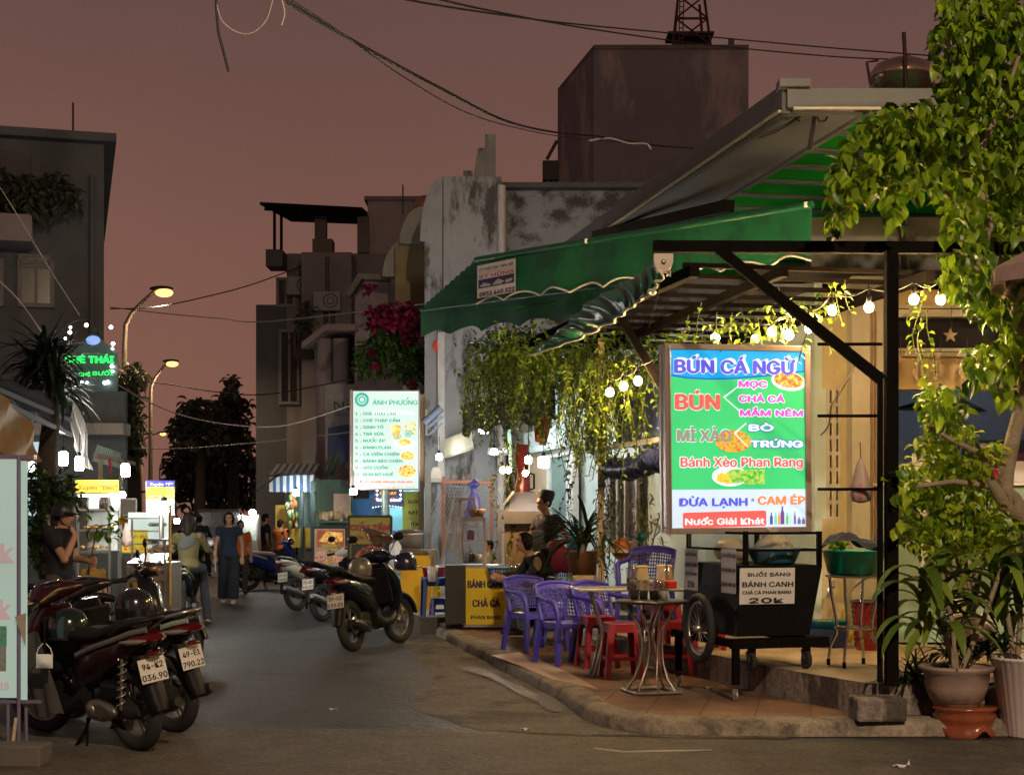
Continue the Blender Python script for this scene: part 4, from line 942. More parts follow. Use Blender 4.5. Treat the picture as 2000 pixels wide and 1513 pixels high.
# ---- conical tree & dark wood at the end of the street
def bigtree(label, cx, base, Y, cls, m, dens=.02, ls=(.35, .6), cat='tree', name='street_tree'):
    t = T(name, label, cat, P(cx, base, Y), 0, 'trees at the end of the street'); o = t.location.copy(); b = B(); r = random.Random(int(cx))
    for x, y, rx, ry in cls:
        for i in range(int(rx*ry*dens*1.8)+10):
            a = r.uniform(0, 6.28); q = r.random()**.5; s = r.uniform(*ls)
            b.leaf(P(x+math.cos(a)*q*rx, y+math.sin(a)*q*ry, Y+r.uniform(-1.5, 1.5))-o, (r.uniform(-1, 1), r.uniform(-1, 1), r.uniform(-1, .5)), s, s*.55, .3)
    b.obj('crown', m, t)
    top = min(c[1] for c in cls)
    b = B(); b.tube([(0, 0, 0), P(cx+2, (base+top)/2, Y)-o, P(cx, top+20, Y)-o], [.3, .2, .05], 8); b.obj('trunk', mat('dark_bark', (.03, .025, .02), .9), t); return t
far_l = leafmat('far_leaf', '#343a2e', '#606852', .6, .25)
bigtree('tall pointed tree against the sky at the end of the street', 455, 1010, 75, [(450, 745, 10, 12), (448, 765, 18, 14), (446, 785, 30, 12), (450, 805, 40, 14), (440, 830, 48, 20), (450, 860, 45, 20), (470, 790, 18, 12)], far_l, .09)
bigtree('round dark tree left of the pointed tree at the end of the street', 390, 1010, 72, [(385, 795, 34, 18), (375, 820, 36, 22), (400, 815, 40, 24), (365, 850, 28, 22), (400, 850, 50, 24), (350, 830, 12, 16)], far_l, .08)
bigtree('low dark trees filling the far end of the street under the tall ones', 420, 1010, 90, [(420, 900, 80, 40), (380, 920, 60, 50), (460, 920, 60, 50), (420, 970, 90, 40), (350, 900, 20, 40)], far_l, .06, (.5, .8))
bigtree('dark leafy tree beside the first tall lamp post', 255, 1010, 41, [(250, 745, 26, 30), (245, 790, 30, 40), (255, 830, 26, 40), (272, 735, 12, 14), (250, 880, 30, 30)], far_l, .09, (.2, .35))
bigtree('dark leafy tree in front of the tall pale house', 600, 1010, 52, [(600, 810, 30, 18), (590, 840, 35, 25), (560, 860, 30, 20), (620, 850, 30, 20)], far_l, .09, (.25, .4))
bigtree('small tree growing on the wall of the tall pale house', 595, 700, 45, [(592, 630, 14, 10), (598, 600, 12, 10), (605, 620, 10, 18), (585, 632, 10, 6)], far_l, .12, (.15, .3))
bb = T('balcony_plants', 'dark shrubs crowding the upper balcony of the left building', 'shrub', P(60, 440, 32.3)); o_ = bb.location.copy(); b = B(); r = random.Random(5)
for x, y, rx, ry in [(20, 360, 30, 25), (60, 370, 40, 30), (100, 360, 35, 20), (130, 380, 28, 18), (40, 400, 50, 30), (145, 405, 12, 12), (90, 400, 40, 25), (10, 400, 30, 40)]:
    for i in range(int(rx*ry*.13)): 
        a = r.uniform(0, 6.28); q = r.random()**.5; s = r.uniform(.15, .3); b.leaf(L_(x+math.cos(a)*q*rx, y+math.sin(a)*q*ry, 32+r.uniform(-.4, .4)), (r.uniform(-1, 1), r.uniform(-1, 1), r.uniform(-1, .5)), s, s*.5, .3)
b.obj('foliage', far_l, bb)
# ---- dark palm on the left
pa = T('dark_palm', 'dark spiky palm standing before the green neon sign', 'palm', P(100, 1130, 19)); o_ = pa.location.copy()
b = B(); b.tube([L_(100, 1130, 19), L_(96, 1000, 19), L_(92, 900, 19), L_(100, 820, 19), L_(104, 740, 19)], [.15, .14, .13, .11, .09], 10); b.obj('trunk', mat('palm_trunk', (.04, .033, .026), .9, 0, .3, 8, .4), pa)
b = B(); r = random.Random(41)
for (hx_, hy_, nn_) in ((104, 735, 95), (90, 690, 55), (120, 770, 40), (70, 720, 45)):
    for i in range(nn_):
        a = r.uniform(0, 6.28); el_ = r.uniform(-.5, 1.2); d = V((math.cos(a)*math.cos(el_), math.sin(a)*math.cos(el_), math.sin(el_)))
        b.strap(L_(hx_, hy_, 19), d, r.uniform(.4, .75), .05, r.uniform(.5, 1.8), 6)
b.obj('fronds', leafmat('palm_leaf', '#121c14', '#27382a', .45, .2), pa)
# ================================================================ picture-like patches for food photographs on signs
def foodmat(name, c1, c2, c3, sc_=60, em=.8):
    if name in MATS: return MATS[name]
    m = bpy.data.materials.new(name); m.use_nodes = True; nt = m.node_tree; n = nt.nodes; l = nt.links; bs = n['Principled BSDF']
    t = n.new('ShaderNodeTexCoord'); no = n.new('ShaderNodeTexNoise'); no.inputs['Scale'].default_value = sc_; no.inputs['Detail'].default_value = 3
    l.new(t.outputs['Object'], no.inputs['Vector']); r = n.new('ShaderNodeValToRGB'); l.new(no.outputs[0], r.inputs[0])
    e = r.color_ramp.elements; e[0].position = .36; e[0].color = (*C(c1), 1); e[1].position = .64; e[1].color = (*C(c3), 1)
    q = e.new(.5); q.color = (*C(c2), 1)
    l.new(r.outputs[0], bs.inputs['Base Color']); l.new(r.outputs[0], bs.inputs['Emission Color']); bs.inputs['Emission Strength'].default_value = em
    MATS[name] = m; return m
# ================================================================ the big menu light box
SA = R(14); YS = 12.35; ks = YS/K; OX, OY = 1302, 1043
sg = T('menu_lightbox', 'large lit menu board in green and blue standing on the black food cart', 'light box sign', P(OX, OY, YS)); sg.rotation_euler = (0, R(-.55), SA); sg.scale = (1/math.cos(SA), 1, 1)
W_ = (1601-OX)*ks; H_ = (OY-670)*ks; D_ = .16
fb = mat('signbox_frame', (.36, .29, .28), .35, .5, .06)
b = B(); fw = 12*ks
b.box((W_/2, D_/2, H_-fw/2), (W_, D_, fw), None, .006); b.box((W_/2, D_/2, fw/2), (W_, D_, fw), None, .006)
b.box((fw/2, D_/2, H_/2), (fw, D_, H_-2*fw), None, .006); b.box((W_-fw/2, D_/2, H_/2), (fw, D_, H_-2*fw), None, .006); b.obj('frame', fb, sg)
b = B(); b.box((W_/2, D_-.02, H_/2), (W_-2*fw, .02, H_-2*fw)); b.obj('back_panel', fb, sg)
b = B(); b.tube([(fw*.7, -.004, .02), (fw*.7, -.004, H_-.02)], .006, 6); b.tube([(-.004, D_*.55, .02), (-.004, D_*.55, H_-.02)], .006, 6); b.obj('trim_rod', steel, sg)
def S(b, *a, **k): letter(b, *a, ks, OX, OY, **k)
dpt = -.018   # panel sits behind the frame lip
X0, X1, YT_, YB_ = 1311, 1590, 680, 1034
curve = [(X0, 732), (1345, 737), (1385, 739), (1430, 738), (1480, 734), (1540, 728), (X1, 721)]
b = B(); polypx(b, curve+[(X1, 956), (X0, 956)], ks, OX, OY, dpt); b.obj('panel', glowpanel('sign_green', '#3fc777', 1.0, .10), sg)
b = B(); polypx(b, [(X0, YT_), (X1, YT_)]+curve[::-1], ks, OX, OY, dpt); b.obj('panel', glowpanel('sign_blue', '#169fe0', 1.0, .10), sg)
b = B(); polypx(b, [(X0, 956), (X1, 956), (X1, YB_), (X0, YB_)], ks, OX, OY, dpt); b.obj('panel', glowpanel('sign_pale', '#c9def2', 1.0, .06), sg)
b = B(); polypx(b, [(x, y-2.2) for x, y in curve]+[(x, y+1.0) for x, y in curve[::-1]], ks, OX, OY, dpt+.002); b.obj('stripe', glowpanel('sign_dark_blue', '#1c60c8', 1.0), sg)
g1, g2, g3, g4 = (dpt+.003, dpt+.007, dpt+.011, dpt+.015)
whs = glowpanel('sign_white', '#e6eef4', 1.0, .03); vio = glowpanel('sign_violet', '#5a58dc', 1.0, .04); redl = glowpanel('sign_red', '#e4605a', 1.0, .04)
b = B(); 
S(b, 'BÚN CÁ NGỪ', 1323, 1568, 727, 36, d=g1, outline=.07); S(b, 'BÚN CÁ NGỪ', 1329, 1574, 724, 36, d=g1, outline=.05)
S(b, 'BÚN', 1324, 1411, 798, 40, d=g1, outline=.075)
S(b, 'MỌC', 1453, 1510, 753.5, 16.5, d=g1, outline=.17); S(b, 'CHẢ CÁ', 1453, 1546, 782.5, 16.5, d=g1, outline=.17); S(b, 'MẮM NÊM', 1455, 1584, 810.5, 16, d=g1, outline=.17)
S(b, 'MÌ XÀO', 1327, 1434, 861, 31, d=g1, outline=.08); S(b, 'Bánh Xèo Phan Rang', 1333, 1583, 911, 25, d=g1, outline=.10)
for vx, vy, ax, ay, bx, by in ((1419, 775, 1451, 752, 1452, 801), (1440, 846, 1466, 825, 1468, 871)):
    polypx(b, [(vx, vy-1.2), (ax, ay-1.2), (ax, ay+1.6), (vx+3.5, vy)], ks, OX, OY, g4); polypx(b, [(vx, vy-1.2), (vx+3.5, vy), (bx, by-1.6), (bx, by+1.4)], ks, OX, OY, g4)
ellpx(b, 1556, 741, 36, 19, ks, OX, OY, g1, 32, -.12); ellpx(b, 1433, 930, 37, 20, ks, OX, OY, g1, 32)
b.obj('outline', whs, sg)
b = B(); S(b, 'BÚN CÁ NGỪ', 1323, 1568, 727, 36, d=g2, bold=.062); S(b, 'DỪA LẠNH', 1330, 1467, 988, 21, d=g2, bold=.07); b.obj('lettering', vio, sg)
b = B(); S(b, 'BÚN', 1324, 1411, 798, 40, d=g2, bold=.07); S(b, 'Bánh Xèo Phan Rang', 1333, 1583, 911, 25, d=g2, bold=.04); b.obj('lettering', redl, sg)
b = B(); S(b, 'MỌC', 1453, 1510, 753.5, 16.5, d=g2, bold=.09); S(b, 'CHẢ CÁ', 1453, 1546, 782.5, 16.5, d=g2, bold=.09); S(b, 'MẮM NÊM', 1455, 1584, 810.5, 16, d=g2, bold=.09); b.obj('lettering', glowpanel('sign_magenta', '#dc55cf', 1.0, .04), sg)
b = B(); S(b, 'MÌ XÀO', 1327, 1434, 861, 31, d=g2, bold=.065); rectpx(b, 1476, 974, 1482, 980, ks, OX, OY, g2); b.obj('lettering', glowpanel('sign_grey', '#8f8f85', 1.0, .04), sg)
b = B(); S(b, 'BÒ', 1473, 1522, 840, 17, d=g1, outline=.17); S(b, 'TRỨNG', 1476, 1583, 872.5, 18, d=g1, outline=.17); b.obj('outline', glowpanel('sign_edge_blue', '#3a76b4', 1.0), sg)
b = B(); S(b, 'BÒ', 1473, 1522, 840, 17, d=g2, bold=.1); S(b, 'TRỨNG', 1476, 1583, 872.5, 18, d=g2, bold=.1); b.obj('lettering', glowpanel('sign_icewhite', '#dcecf6', 1.0, .03), sg)
b = B(); S(b, 'CAM ÉP', 1490, 1587, 986, 22, d=g2, bold=.07); b.obj('lettering', glowpanel('sign_orange', '#f08a52', 1.0, .04), sg)
b = B(); polypx(b, [(1336, 1003), (1340, 1001), (1503, 998), (1507, 1001), (1507, 1026), (1503, 1029), (1340, 1032), (1336, 1029)], ks, OX, OY, g1); b.obj('red_label', redl, sg)
b = B(); S(b, 'Nước Giải Khát', 1341, 1502, 1025, 17, d=g2, bold=.05); b.obj('lettering', whs, sg)
b = B(); ellpx(b, 1556, 739, 31, 15, ks, OX, OY, g2, 28, -.12); b.obj('soup_picture', foodmat('soup', '#b03a20', '#d97a3c', '#e8c070', 26), sg)
b = B(); ellpx(b, 1440, 861, 37, 22, ks, OX, OY, g2, 28); b.obj('noodle_picture', foodmat('noodles', '#8a9a30', '#d0a848', '#c8503a', 34), sg)
b = B(); polypx(b, [(1404, 938), (1406, 928), (1415, 923), (1428, 927), (1438, 945), (1425, 944), (1412, 942)], ks, OX, OY, g3); b.obj('pancake_picture', foodmat('pancake', '#c8b82c', '#d8cc48', '#b49a28', 20), sg)
b = B(); ellpx(b, 1445, 930, 23, 14, ks, OX, OY, g2, 24); rectpx(b, 1461, 917, 1504, 946, ks, OX, OY, g2); b.obj('herb_picture', foodmat('herbs', '#3e9a34', '#74c052', '#b0c860', 40), sg)
for x, h, w_, c in ((1517, 24, 6, '#4b4c9c'), (1526, 24, 6, '#7cc8b0'), (1533, 26, 5, '#d89858'), (1540, 36, 8, '#6a4a88'), (1550, 24, 5, '#58b868'), (1557, 25, 5, '#b0d4c0'), (1566, 25, 5, '#7c6a9c'), (1575, 14, 7, '#6a6a98'), (1584, 13, 7, '#7a5a90')):
    b = B(); polypx(b, [(x-w_/2, 1026), (x+w_/2, 1026), (x+w_/2, 1026-h*.6), (x+w_*.2, 1026-h*.8), (x+w_*.2, 1026-h), (x-w_*.2, 1026-h), (x-w_*.2, 1026-h*.8), (x-w_/2, 1026-h*.6)], ks, OX, OY, g2); b.obj('bottle_picture', glowpanel('bot'+c, c, 1.0), sg)

# ================================================================ black food cart carrying it
CA = R(16)
ct = T('food_cart', 'black wheeled food cart with glass top and price papers below the menu board', 'food cart', (1.83, 12.1, 0), CA)
def lc(x, y, z): return V((x, y, z))
CW, CL = .68, 1.2
bodym = mat('cart_black', (.0045, .0045, .005), .65, 0, .3, 5, .1, .12)
b = B(); b.loft([[lc(-.06, .03, .63), lc(CW-.10, .03, .63), lc(CW-.10, CL-.05, .63), lc(-.06, CL-.05, .63)], [lc(0, 0, 1.19), lc(CW, 0, 1.19), lc(CW, CL, 1.19), lc(0, CL, 1.19)]], True, False); b.obj('body', bodym, ct)
b = B()
for x, y in ((.02, .02), (CW-.02, .02), (.02, CL-.02), (CW-.02, CL-.02)): b.bar(lc(x, y, 1.19), lc(x, y, 1.46), .035)
for z in (1.31, 1.445): b.bar(lc(.02, .015, z), lc(CW-.02, .015, z), .02); b.bar(lc(.015, .04, z), lc(.015, CL-.04, z), .02); b.bar(lc(CW-.015, .04, z), lc(CW-.015, CL-.04, z), .02)
b.obj('glass_frame', blackmetal, ct)
b = B(); b.add([lc(.005, .03, 1.2), lc(.005, CL-.03, 1.2), lc(.005, CL-.03, 1.44), lc(.005, .03, 1.44)], [(0, 1, 2, 3)]); b.add([lc(.04, .005, 1.2), lc(CW-.04, .005, 1.2), lc(CW-.04, .005, 1.44), lc(.04, .005, 1.44)], [(0, 1, 2, 3)]); b.obj('glass_pane', glass, ct)
b = B(); b.bar(lc(-.10, .03, .575), lc(CW+.06, .03, .575), .07, .08); b.bar(lc(-.07, .06, .575), lc(-.07, CL+.1, .575), .06, .06); b.bar(lc(CW, .06, .575), lc(CW, CL+.1, .575), .06, .06); b.obj('chassis', blackmetal, ct)
def castor(b, x, y, z, r): 
    b.torus(lc(x, y, z+r), r*.72, r*.28, M.Rotation(R(90), 3, 'Y'), 18, 8); b.lathe([(.001, -r*.25), (r*.6, -r*.2), (r*.6, r*.2), (.001, r*.25)], lc(x, y, z+r), 12, M.Rotation(R(90), 3, 'Y')); b.bar(lc(x, y, z+r), lc(x, y+.02, z+2.1*r), r*.9, .03)
for x, y in ((-.06, .03), (-.06, CL+.02)):
    b = B(); b.bar(lc(x, y, .545), lc(x, y, .25), .05); lg = b.obj('stand_leg', blackmetal, ct)
    b = B(); castor(b, x, y, .122, .042); b.obj('castor', steel, lg)
for x, y in ((.10, .08), (CW-.10, .08)):
    b = B(); b.bar(lc(x, y, .545), lc(x, y, .47), .05); castor(b, x, y, .356 if x > .3 else .35, .075); b.obj('castor_wheel', rubber, ct)
wr = M.Rotation(R(90), 3, 'Y')
b = B(); b.torus(lc(-.13, .60, .66), .255, .034, wr, 40, 10); wh = b.obj('wheel', rubber, ct)
b = B(); b.torus(lc(-.13, .60, .66), .215, .014, wr, 36, 8); b.lathe([(.001, -.05), (.03, -.045), (.03, .045), (.001, .05)], lc(-.13, .60, .66), 12, wr)
for i in range(14):
    a = i*math.pi/7; b.tube([lc(-.13, .60, .66), lc(-.13, .60+.21*math.cos(a), .66+.21*math.sin(a))], .003, 4, False)
b.obj('rim', steel, wh)
b = B(); b.bar(lc(-.12, .6, .66), lc(.2, .6, .66), .03); b.obj('axle', steel, ct)
# papers
paper = mat('white_paper', (.60, .60, .61), .7, 0, .05)
ink = mat('black_ink', (.012, .012, .014), .6)
def paperpart(par, name, lines, x0, y0, x1, y1, k, ox, oy, loc, rot, label):
    o = bpy.data.objects.new(name, None)
    b = B(); rectpx(b, x0, y0, x1, y1, k, ox, oy, 0); p_ = b.obj(name, paper, par, label); p_.location = loc; p_.rotation_euler = rot
    b = B()
    for s, a, c, base, cap, bd in lines: letter(b, s, a, c, base, cap, k, ox, oy, .003, bd)
    b.obj('print', ink, p_); return p_
kc_ = 12.1/K
paperpart(ct, 'price_paper', [('BUỔI SÁNG', 1460, 1551, 1126, 9, .06), ('BÁNH CANH', 1449, 1557, 1147, 13.5, .05), ('CHẢ CÁ PHAN RANG', 1449, 1553, 1161, 9, .05), ('20k', 1464, 1536, 1178.5, 13.5, .09)], 1443, 1110, 1561, 1181, kc_, 1455, 1145, (.005, -.007, 1.03), (R(2), 0, 0), 'price paper reading 20k pasted on the cart front')
sd = M.Rotation(R(-90), 4, 'Z')
p2_ = paperpart(ct, 'price_paper', [('CHÈ BƯỞI:15K', 2, 98, 22, 13, .05), ('CHÈ ĐẬU ĐEN: 10K', 2, 98, 62, 13, .05), ('CHÈ ĐẬU XANH: 10K', 2, 98, 102, 13, .05)], 0, 0, 100, 122, .0029, 100, 61, (-.03, .09, 1.14), (0, R(0), R(-90)), 'curled price paper on the cart side')
p3_ = paperpart(ct, 'price_paper', [('BUỔI SÁNG', 10, 90, 22, 13, .05), ('BÁNH CANH', 6, 94, 54, 18, .05), ('CHẢ CÁ PHAN RANG', 6, 94, 78, 13, .04), ('20k', 26, 78, 112, 22, .09)], 0, 0, 100, 122, .0029, 100, 61, (-.03, .86, 1.13), (0, 0, R(-90)), 'price paper at the far end of the cart side')
# things inside the cart
bag_m = mat('clear_bag', (.55, .5, .42), .3, 0, .15, 6, .3, transl=.5)
t = T('blue_basin', 'blue plastic basin inside the glass top of the black cart', 'basin', ct.matrix_basis@V((.40, .30, 1.195)))
b = B(); b.lathe([(.001, 0), (.16, .002), (.175, .02), (.215, .115), (.225, .12), (.215, .127), (.20, .115), (.16, .012), (.001, .008)], (0, 0, 0), 32); b.obj('bowl', mat('blue_basin_plastic', (.04, .22, .36), .35, 0, .1), t)
t['label'] = 'blue plastic basin holding a tied bag inside the black cart'
t = T('plastic_bag', 'tied plastic bag of pale noodles sitting in the blue basin', 'bag', ct.matrix_basis@V((.40, .30, 1.22)))
b = B(); b.sph((0, 0, .09), (.17, .15, .10), 18, 10); b.lathe([(.13, .15), (.07, .20), (.03, .235), (.055, .265)], (0, 0, 0), 14, None, True, .15, 7); b.obj('bag', bag_m, t)
t = T('plastic_bag', 'crumpled bag of food behind the side glass of the black cart', 'bag', ct.matrix_basis@V((.22, .72, 1.195)))
b = B(); b.sph((0, 0, .10), (.16, .22, .11), 14, 9); b.sph((.05, .2, .1), (.12, .13, .1), 12, 8); b.blob('bag', bag_m, t, .02, 3)

# ================================================================ side table with green basin
tl = P(1668, 1010, 12.55)
t = T('steel_side_table', 'tall round steel legged table carrying the green basin', 'table', (tl.x, 12.55, .356))
zt = .745; b = B(); b.lathe([(.001, zt), (.23, zt), (.235, zt-.012), (.22, zt-.02), (.001, zt-.02)], (0, 0, 0), 32); b.obj('tabletop', steel, t)
for i in range(4):
    a = R(45+90*i+12); d = V((math.cos(a), math.sin(a), 0)); b = B(); b.tube([d*.21+V((0, 0, zt-.02)), d*.19+V((0, 0, zt*.75)), d*.15+V((0, 0, zt*.5)), d*.15+V((0, 0, zt*.35)), d*.20+V((0, 0, .16)), d*.22+V((0, 0, .03)), d*.22], .0125, 8); lg = b.obj('leg', chrome, t)
    b = B(); b.tube([d*.22+V((0, 0, 0)), d*.22+V((0, 0, .05))], .016, 8); b.obj('foot_cap', black, lg)
b = B(); b.torus((0, 0, zt*.42), .15, .010, None, 28, 8); b.obj('foot_ring', chrome, t)
zt = zt+.356
t = T('green_basin', 'large turquoise green basin on the tall steel table', 'basin', (tl.x, 12.55, zt+.002))
b = B(); b.lathe([(.001, 0), (.20, .002), (.215, .02), (.25, .18), (.265, .185), (.265, .20), (.245, .2), (.21, .03), (.19, .012), (.001, .01)], (0, 0, 0), 36); b.obj('bowl', mat('turquoise_plastic', (.005, .33, .24), .35, 0, .06), t)
t = T('dark_cloth', 'dark blue cloth draped over the green basin', 'cloth', (tl.x+.02, 12.55, zt+.2))
b = B(); b.grid(lambda u_, v: V(((u_-.5)*.5, (v-.5)*.34, .06+.07*math.exp(-((u_-.3)*4)**2)+.012*math.sin(u_*18+v*7)+.012*math.sin(v*23+u_*9)-.09*max(0, abs(u_-.5)*2-.75)-.15*max(0, abs(v-.5)*2-.7))), 30, 20); b.obj('sheet', mat('navy_cloth', (.018, .025, .06), .85, 0, .25, 8, .3), t)
t = T('lettuce_bunch', 'bunch of bright green lettuce at the rim of the green basin', 'vegetable', (tl.x-.17, 12.38, zt+.2))
b = B(); r = random.Random(4)
for i in range(60): b.leaf((r.uniform(-.06, .06), r.uniform(-.05, .05), r.uniform(0, .05)), (r.uniform(-1, 1), r.uniform(-1, 1), r.uniform(.1, 1)), .05, .045, .4)
b.obj('leaves', leafmat('lettuce', '#4f8c1c', '#9ac832', .5, .3), t)
# basins and basket on the platform floor
t = T('red_basket', 'tall red woven plastic basket on the platform by the post', 'basket', G(1700, 1268, .356))
b = B(); rings = 14; n = 40; prev = None
b.lathe([(.125, 0), (.13, .0), (.17, .44), (.165, .44), (.125, .01)], (0, 0, 0), 40, None, False); b.obj('wall', mat('red_basket_plastic', (.26, .02, .016), .4, 0, .25, 30), t)
b = B()
for i in range(20):
    a = 2*math.pi*i/20
    for j in range(8):
        z = .03+j*.05; rr = .128+.042*z/.44; b.bar(V((math.cos(a+.08*(j % 2))*rr, math.sin(a+.08*(j % 2))*rr, z)), V((math.cos(a+.16+.08*(j % 2))*(rr+.004), math.sin(a+.16+.08*(j % 2))*(rr+.004), z+.035)), .012, .008)
b.obj('weave', mat('basket_shadow', (.06, .006, .006), .6), t)
b = B(); b.torus((0, 0, .44), .172, .014, None, 32, 8); b.obj('rim', mat('dark_rim', (.04, .02, .02), .5), t)
t = T('blue_tub', 'blue tub on the platform floor behind the cart wheel', 'basin', G(1618, 1262, .356))
b = B(); b.lathe([(.001, 0), (.17, 0), (.2, .17), (.21, .175), (.19, .17), (.16, .01), (.001, .01)], (0, 0, 0), 30); b.obj('bowl', mat('blue_tub_plastic', (.05, .10, .42), .4), t)
t = T('teal_tub', 'teal tub with utensils nested in the blue tub', 'basin', G(1618, 1262, .356)+V((0, 0, .14)))
b = B(); b.lathe([(.001, 0), (.15, 0), (.19, .10), (.205, .11), (.185, .105), (.14, .012), (.001, .01)], (0, 0, 0), 30); b.obj('bowl', mat('teal_tub_plastic', (.02, .22, .26), .4), t)
b = B(); b.tube([(-.1, 0, .06), (-.2, -.03, .17)], .006, 6); b.tube([(.02, 0, .06), (.07, .0, .19)], .006, 6); b.sph((-.05, .02, .09), (.07, .05, .03), 10, 6); b.obj('utensils', wood, t)
t = T('yellow_cloth', 'yellow cloth bundle between the tubs and the red basket', 'cloth', G(1662, 1258, .356)+V((0, .25, 0)))
b = B(); b.sph((0, 0, .2), (.05, .06, .16), 10, 8); b.sph((.02, 0, .08), (.08, .07, .09), 10, 8); b.blob('bundle', mat('yellow_rag', (.5, .36, .03), .8, 0, .2), t, .015, 4)
t = T('wall_tap', 'small wall tap on the cream wall above the tubs', 'tap', P(1625, 1145, 15.25)); b = B(); b.tube([(0, .1, 0), (0, -.08, 0), (-.06, -.1, -.02), (-.06, -.1, -.10)], .018, 8); b.obj('spout', steel, t); b = B(); b.bar((0, -.03, .015), (0, -.03, .06), .05, .015); b.obj('handle', steel, t)
# hanging bags
def hangbag(label, p, w_, h, m, m2):
    t = T('hanging_bag', label, 'bag', p); b = B()
    b.lathe([(.008, 0), (.02, -.05*h), (.30*w_, -.3*h), (.46*w_, -.55*h), (.5*w_, -.8*h), (.42*w_, -.95*h), (.1*w_, -h), (.001, -h)], (0, 0, 0), 16, None, True, .1, 5); b.obj('bag', m, t)
    b = B(); b.lathe([(.001, -.55*h), (.43*w_, -.58*h), (.47*w_, -.8*h), (.4*w_, -.93*h), (.001, -.96*h)], (0, 0, 0), 14, None, True, .1, 4); b.obj('contents', m2, t)
    b = B(); b.tube([(0, 0, 0), (0, .02, .12)], .004, 5); b.obj('string', wire_m, t); return t
pk_m = mat('pink_stuff', (.62, .16, .30), .6, 0, .3, 20); bag2 = mat('milky_bag', (.62, .50, .45), .35, 0, .15, 8, .3, transl=.4)
hangbag('small clear bag of pink prawn crackers hanging from the black rail', P(1681, 895, 11.35), .15, .33, bag2, pk_m)
hangbag('pinkish white plastic bag hanging right of the black post', P(1765, 945, 11.7), .22, .42, bag2, bag2)
hangbag('clear bag with red stripes hanging low right of the black post', P(1752, 985, 11.9), .2, .3, bag2, bag2)
# counter in the shop opening
t = T('serving_counter', 'pale green serving counter in the shop opening behind the shrub', 'counter', (P(1748, 0, 14.7).x, 14.7, .356))
b = B(); b.box((1.2, .25, .77), (2.5, .5, 1.5)); b.obj('cabinet', mat('pale_green_cabinet', (.28, .42, .33), .5, 0, .08), t)
b = B(); b.box((1.2, .25, 1.535), (2.6, .6, .03)); b.box((.27, -.02, .75), (.05, .04, 1.5)); b.obj('top', white, t)
t = T('red_tray', 'red plastic tray box on the serving counter', 'box', (P(1955, 0, 14.9).x, 14.9, 1.908)); b = B(); b.box((0, 0, .07), (.26, .2, .13), None, .015); b.box((.05, 0, .15), (.1, .12, .03)); b.obj('box', redplastic, t)
t = T('paper_pack', 'white paper napkin pack on the serving counter', 'box', (P(1988, 0, 14.8).x, 14.8, 1.908)); b = B(); b.box((0, 0, .1), (.14, .14, .2), None, .01); b.obj('pack', paper, t)
t = T('menu_card', 'white card standing on the counter behind the shrub', 'card', (P(1810, 0, 14.8).x, 14.8, 1.906)); b = B(); b.box((0, 0, .14), (.28, .02, .28)); b.obj('card', paper, t)
t = T('back_shelf', 'dark red shelf with goods at the back of the shop', 'shelf', (P(1985, 0, 18.9).x, 18.9, .356)); b = B(); b.box((0, 0, 1.0), (1.2, .3, 2.0)); b.box((0, -.1, 1.55), (1.2, .4, .06)); b.obj('cabinet', mat('dark_red_shelf', (.12, .02, .015), .6), t); b = B(); b.box((0, -.16, 1.36), (1.18, .03, .25)); b.obj('yellow_panel', mat('ochre_panel', (.45, .25, .03), .6), t)
t = T('stand_fan', 'black standing fan blades seen inside the shop', 'fan', (P(1830, 0, 18.0).x, 18.0, .356)); b = B(); b.tube([(-.06, 0, 0), (-.04, 0, 2.45)], .035, 8); b.obj('pole', mat('fan_blue', (.02, .06, .22), .5), t); b = B(); b.lathe([(.02, 2.66), (.2, 2.56), (.42, 2.49), (.2, 2.5), (.02, 2.5)], (-.08, 0, 0), 20); b.lathe([(.02, 2.66), (.2, 2.56), (.32, 2.49), (.02, 2.5)], (.33, .25, -.02), 20); b.obj('shade', black, t)
t = T('cloth_bundle', 'white cloth bundle lying behind the big planter', 'bundle', P(1888, 1225, 12.3)); b = B(); b.sph((-.05, 0, .05), (.16, .15, .16), 12, 8); b.sph((.1, 0, 0), (.14, .14, .12), 12, 8); b.sph((-.08, 0, .18), (.08, .08, .08), 10, 8); b.blob('bundle', mat('white_cloth', (.6, .56, .47), .9, 0, .12, 5, .2), t, .02, 4)
# ================================================================ planters at the corner
t = T('planter_bowl', 'wide terracotta grey planter bowl standing on the brown ceramic stand', 'planter', (P(1868, 0, 11.1).x, 11.1, .20)); kk = 11.1/K
b = B(); b.lathe([(.001, 0), (44*kk, 0), (45*kk, 12*kk), (50*kk, 14*kk), (60*kk, 40*kk), (63*kk, 68*kk), (72*kk, 74*kk), (73*kk, 80*kk), (70*kk, 82*kk), (58*kk, 76*kk), (55*kk, 66*kk), (.001, 64*kk)], (0, 0, 0), 40); b.obj('bowl', mat('planter_clay', (.30, .22, .19), .6, 0, .2, 5, .2, stain=(.20, .13, .11), stain_amt=.42, stain_scale=4), t)
b = B(); b.grid(lambda u_, v: V((math.cos(u_*6.283)*v*56*kk, math.sin(u_*6.283)*v*56*kk, 70*kk+.012*math.sin(u_*40)*v)), 24, 6); b.obj('soil', mat('soil', (.045, .035, .025), .95, 0, .4, 30, .6), t)
t = T('ceramic_stand', 'glossy red brown ceramic stand with scalloped foot under the planter bowl', 'plant stand', (P(1884, 0, 11.1).x, 11.1, 0))
b = B(); prof = [(58*kk, .0), (60*kk, 8*kk), (52*kk, 16*kk), (57*kk, 30*kk), (62*kk, 40*kk), (56*kk, 48*kk), (62*kk, 52*kk), (63*kk, 57*kk), (.001, 57*kk)]
rings = []
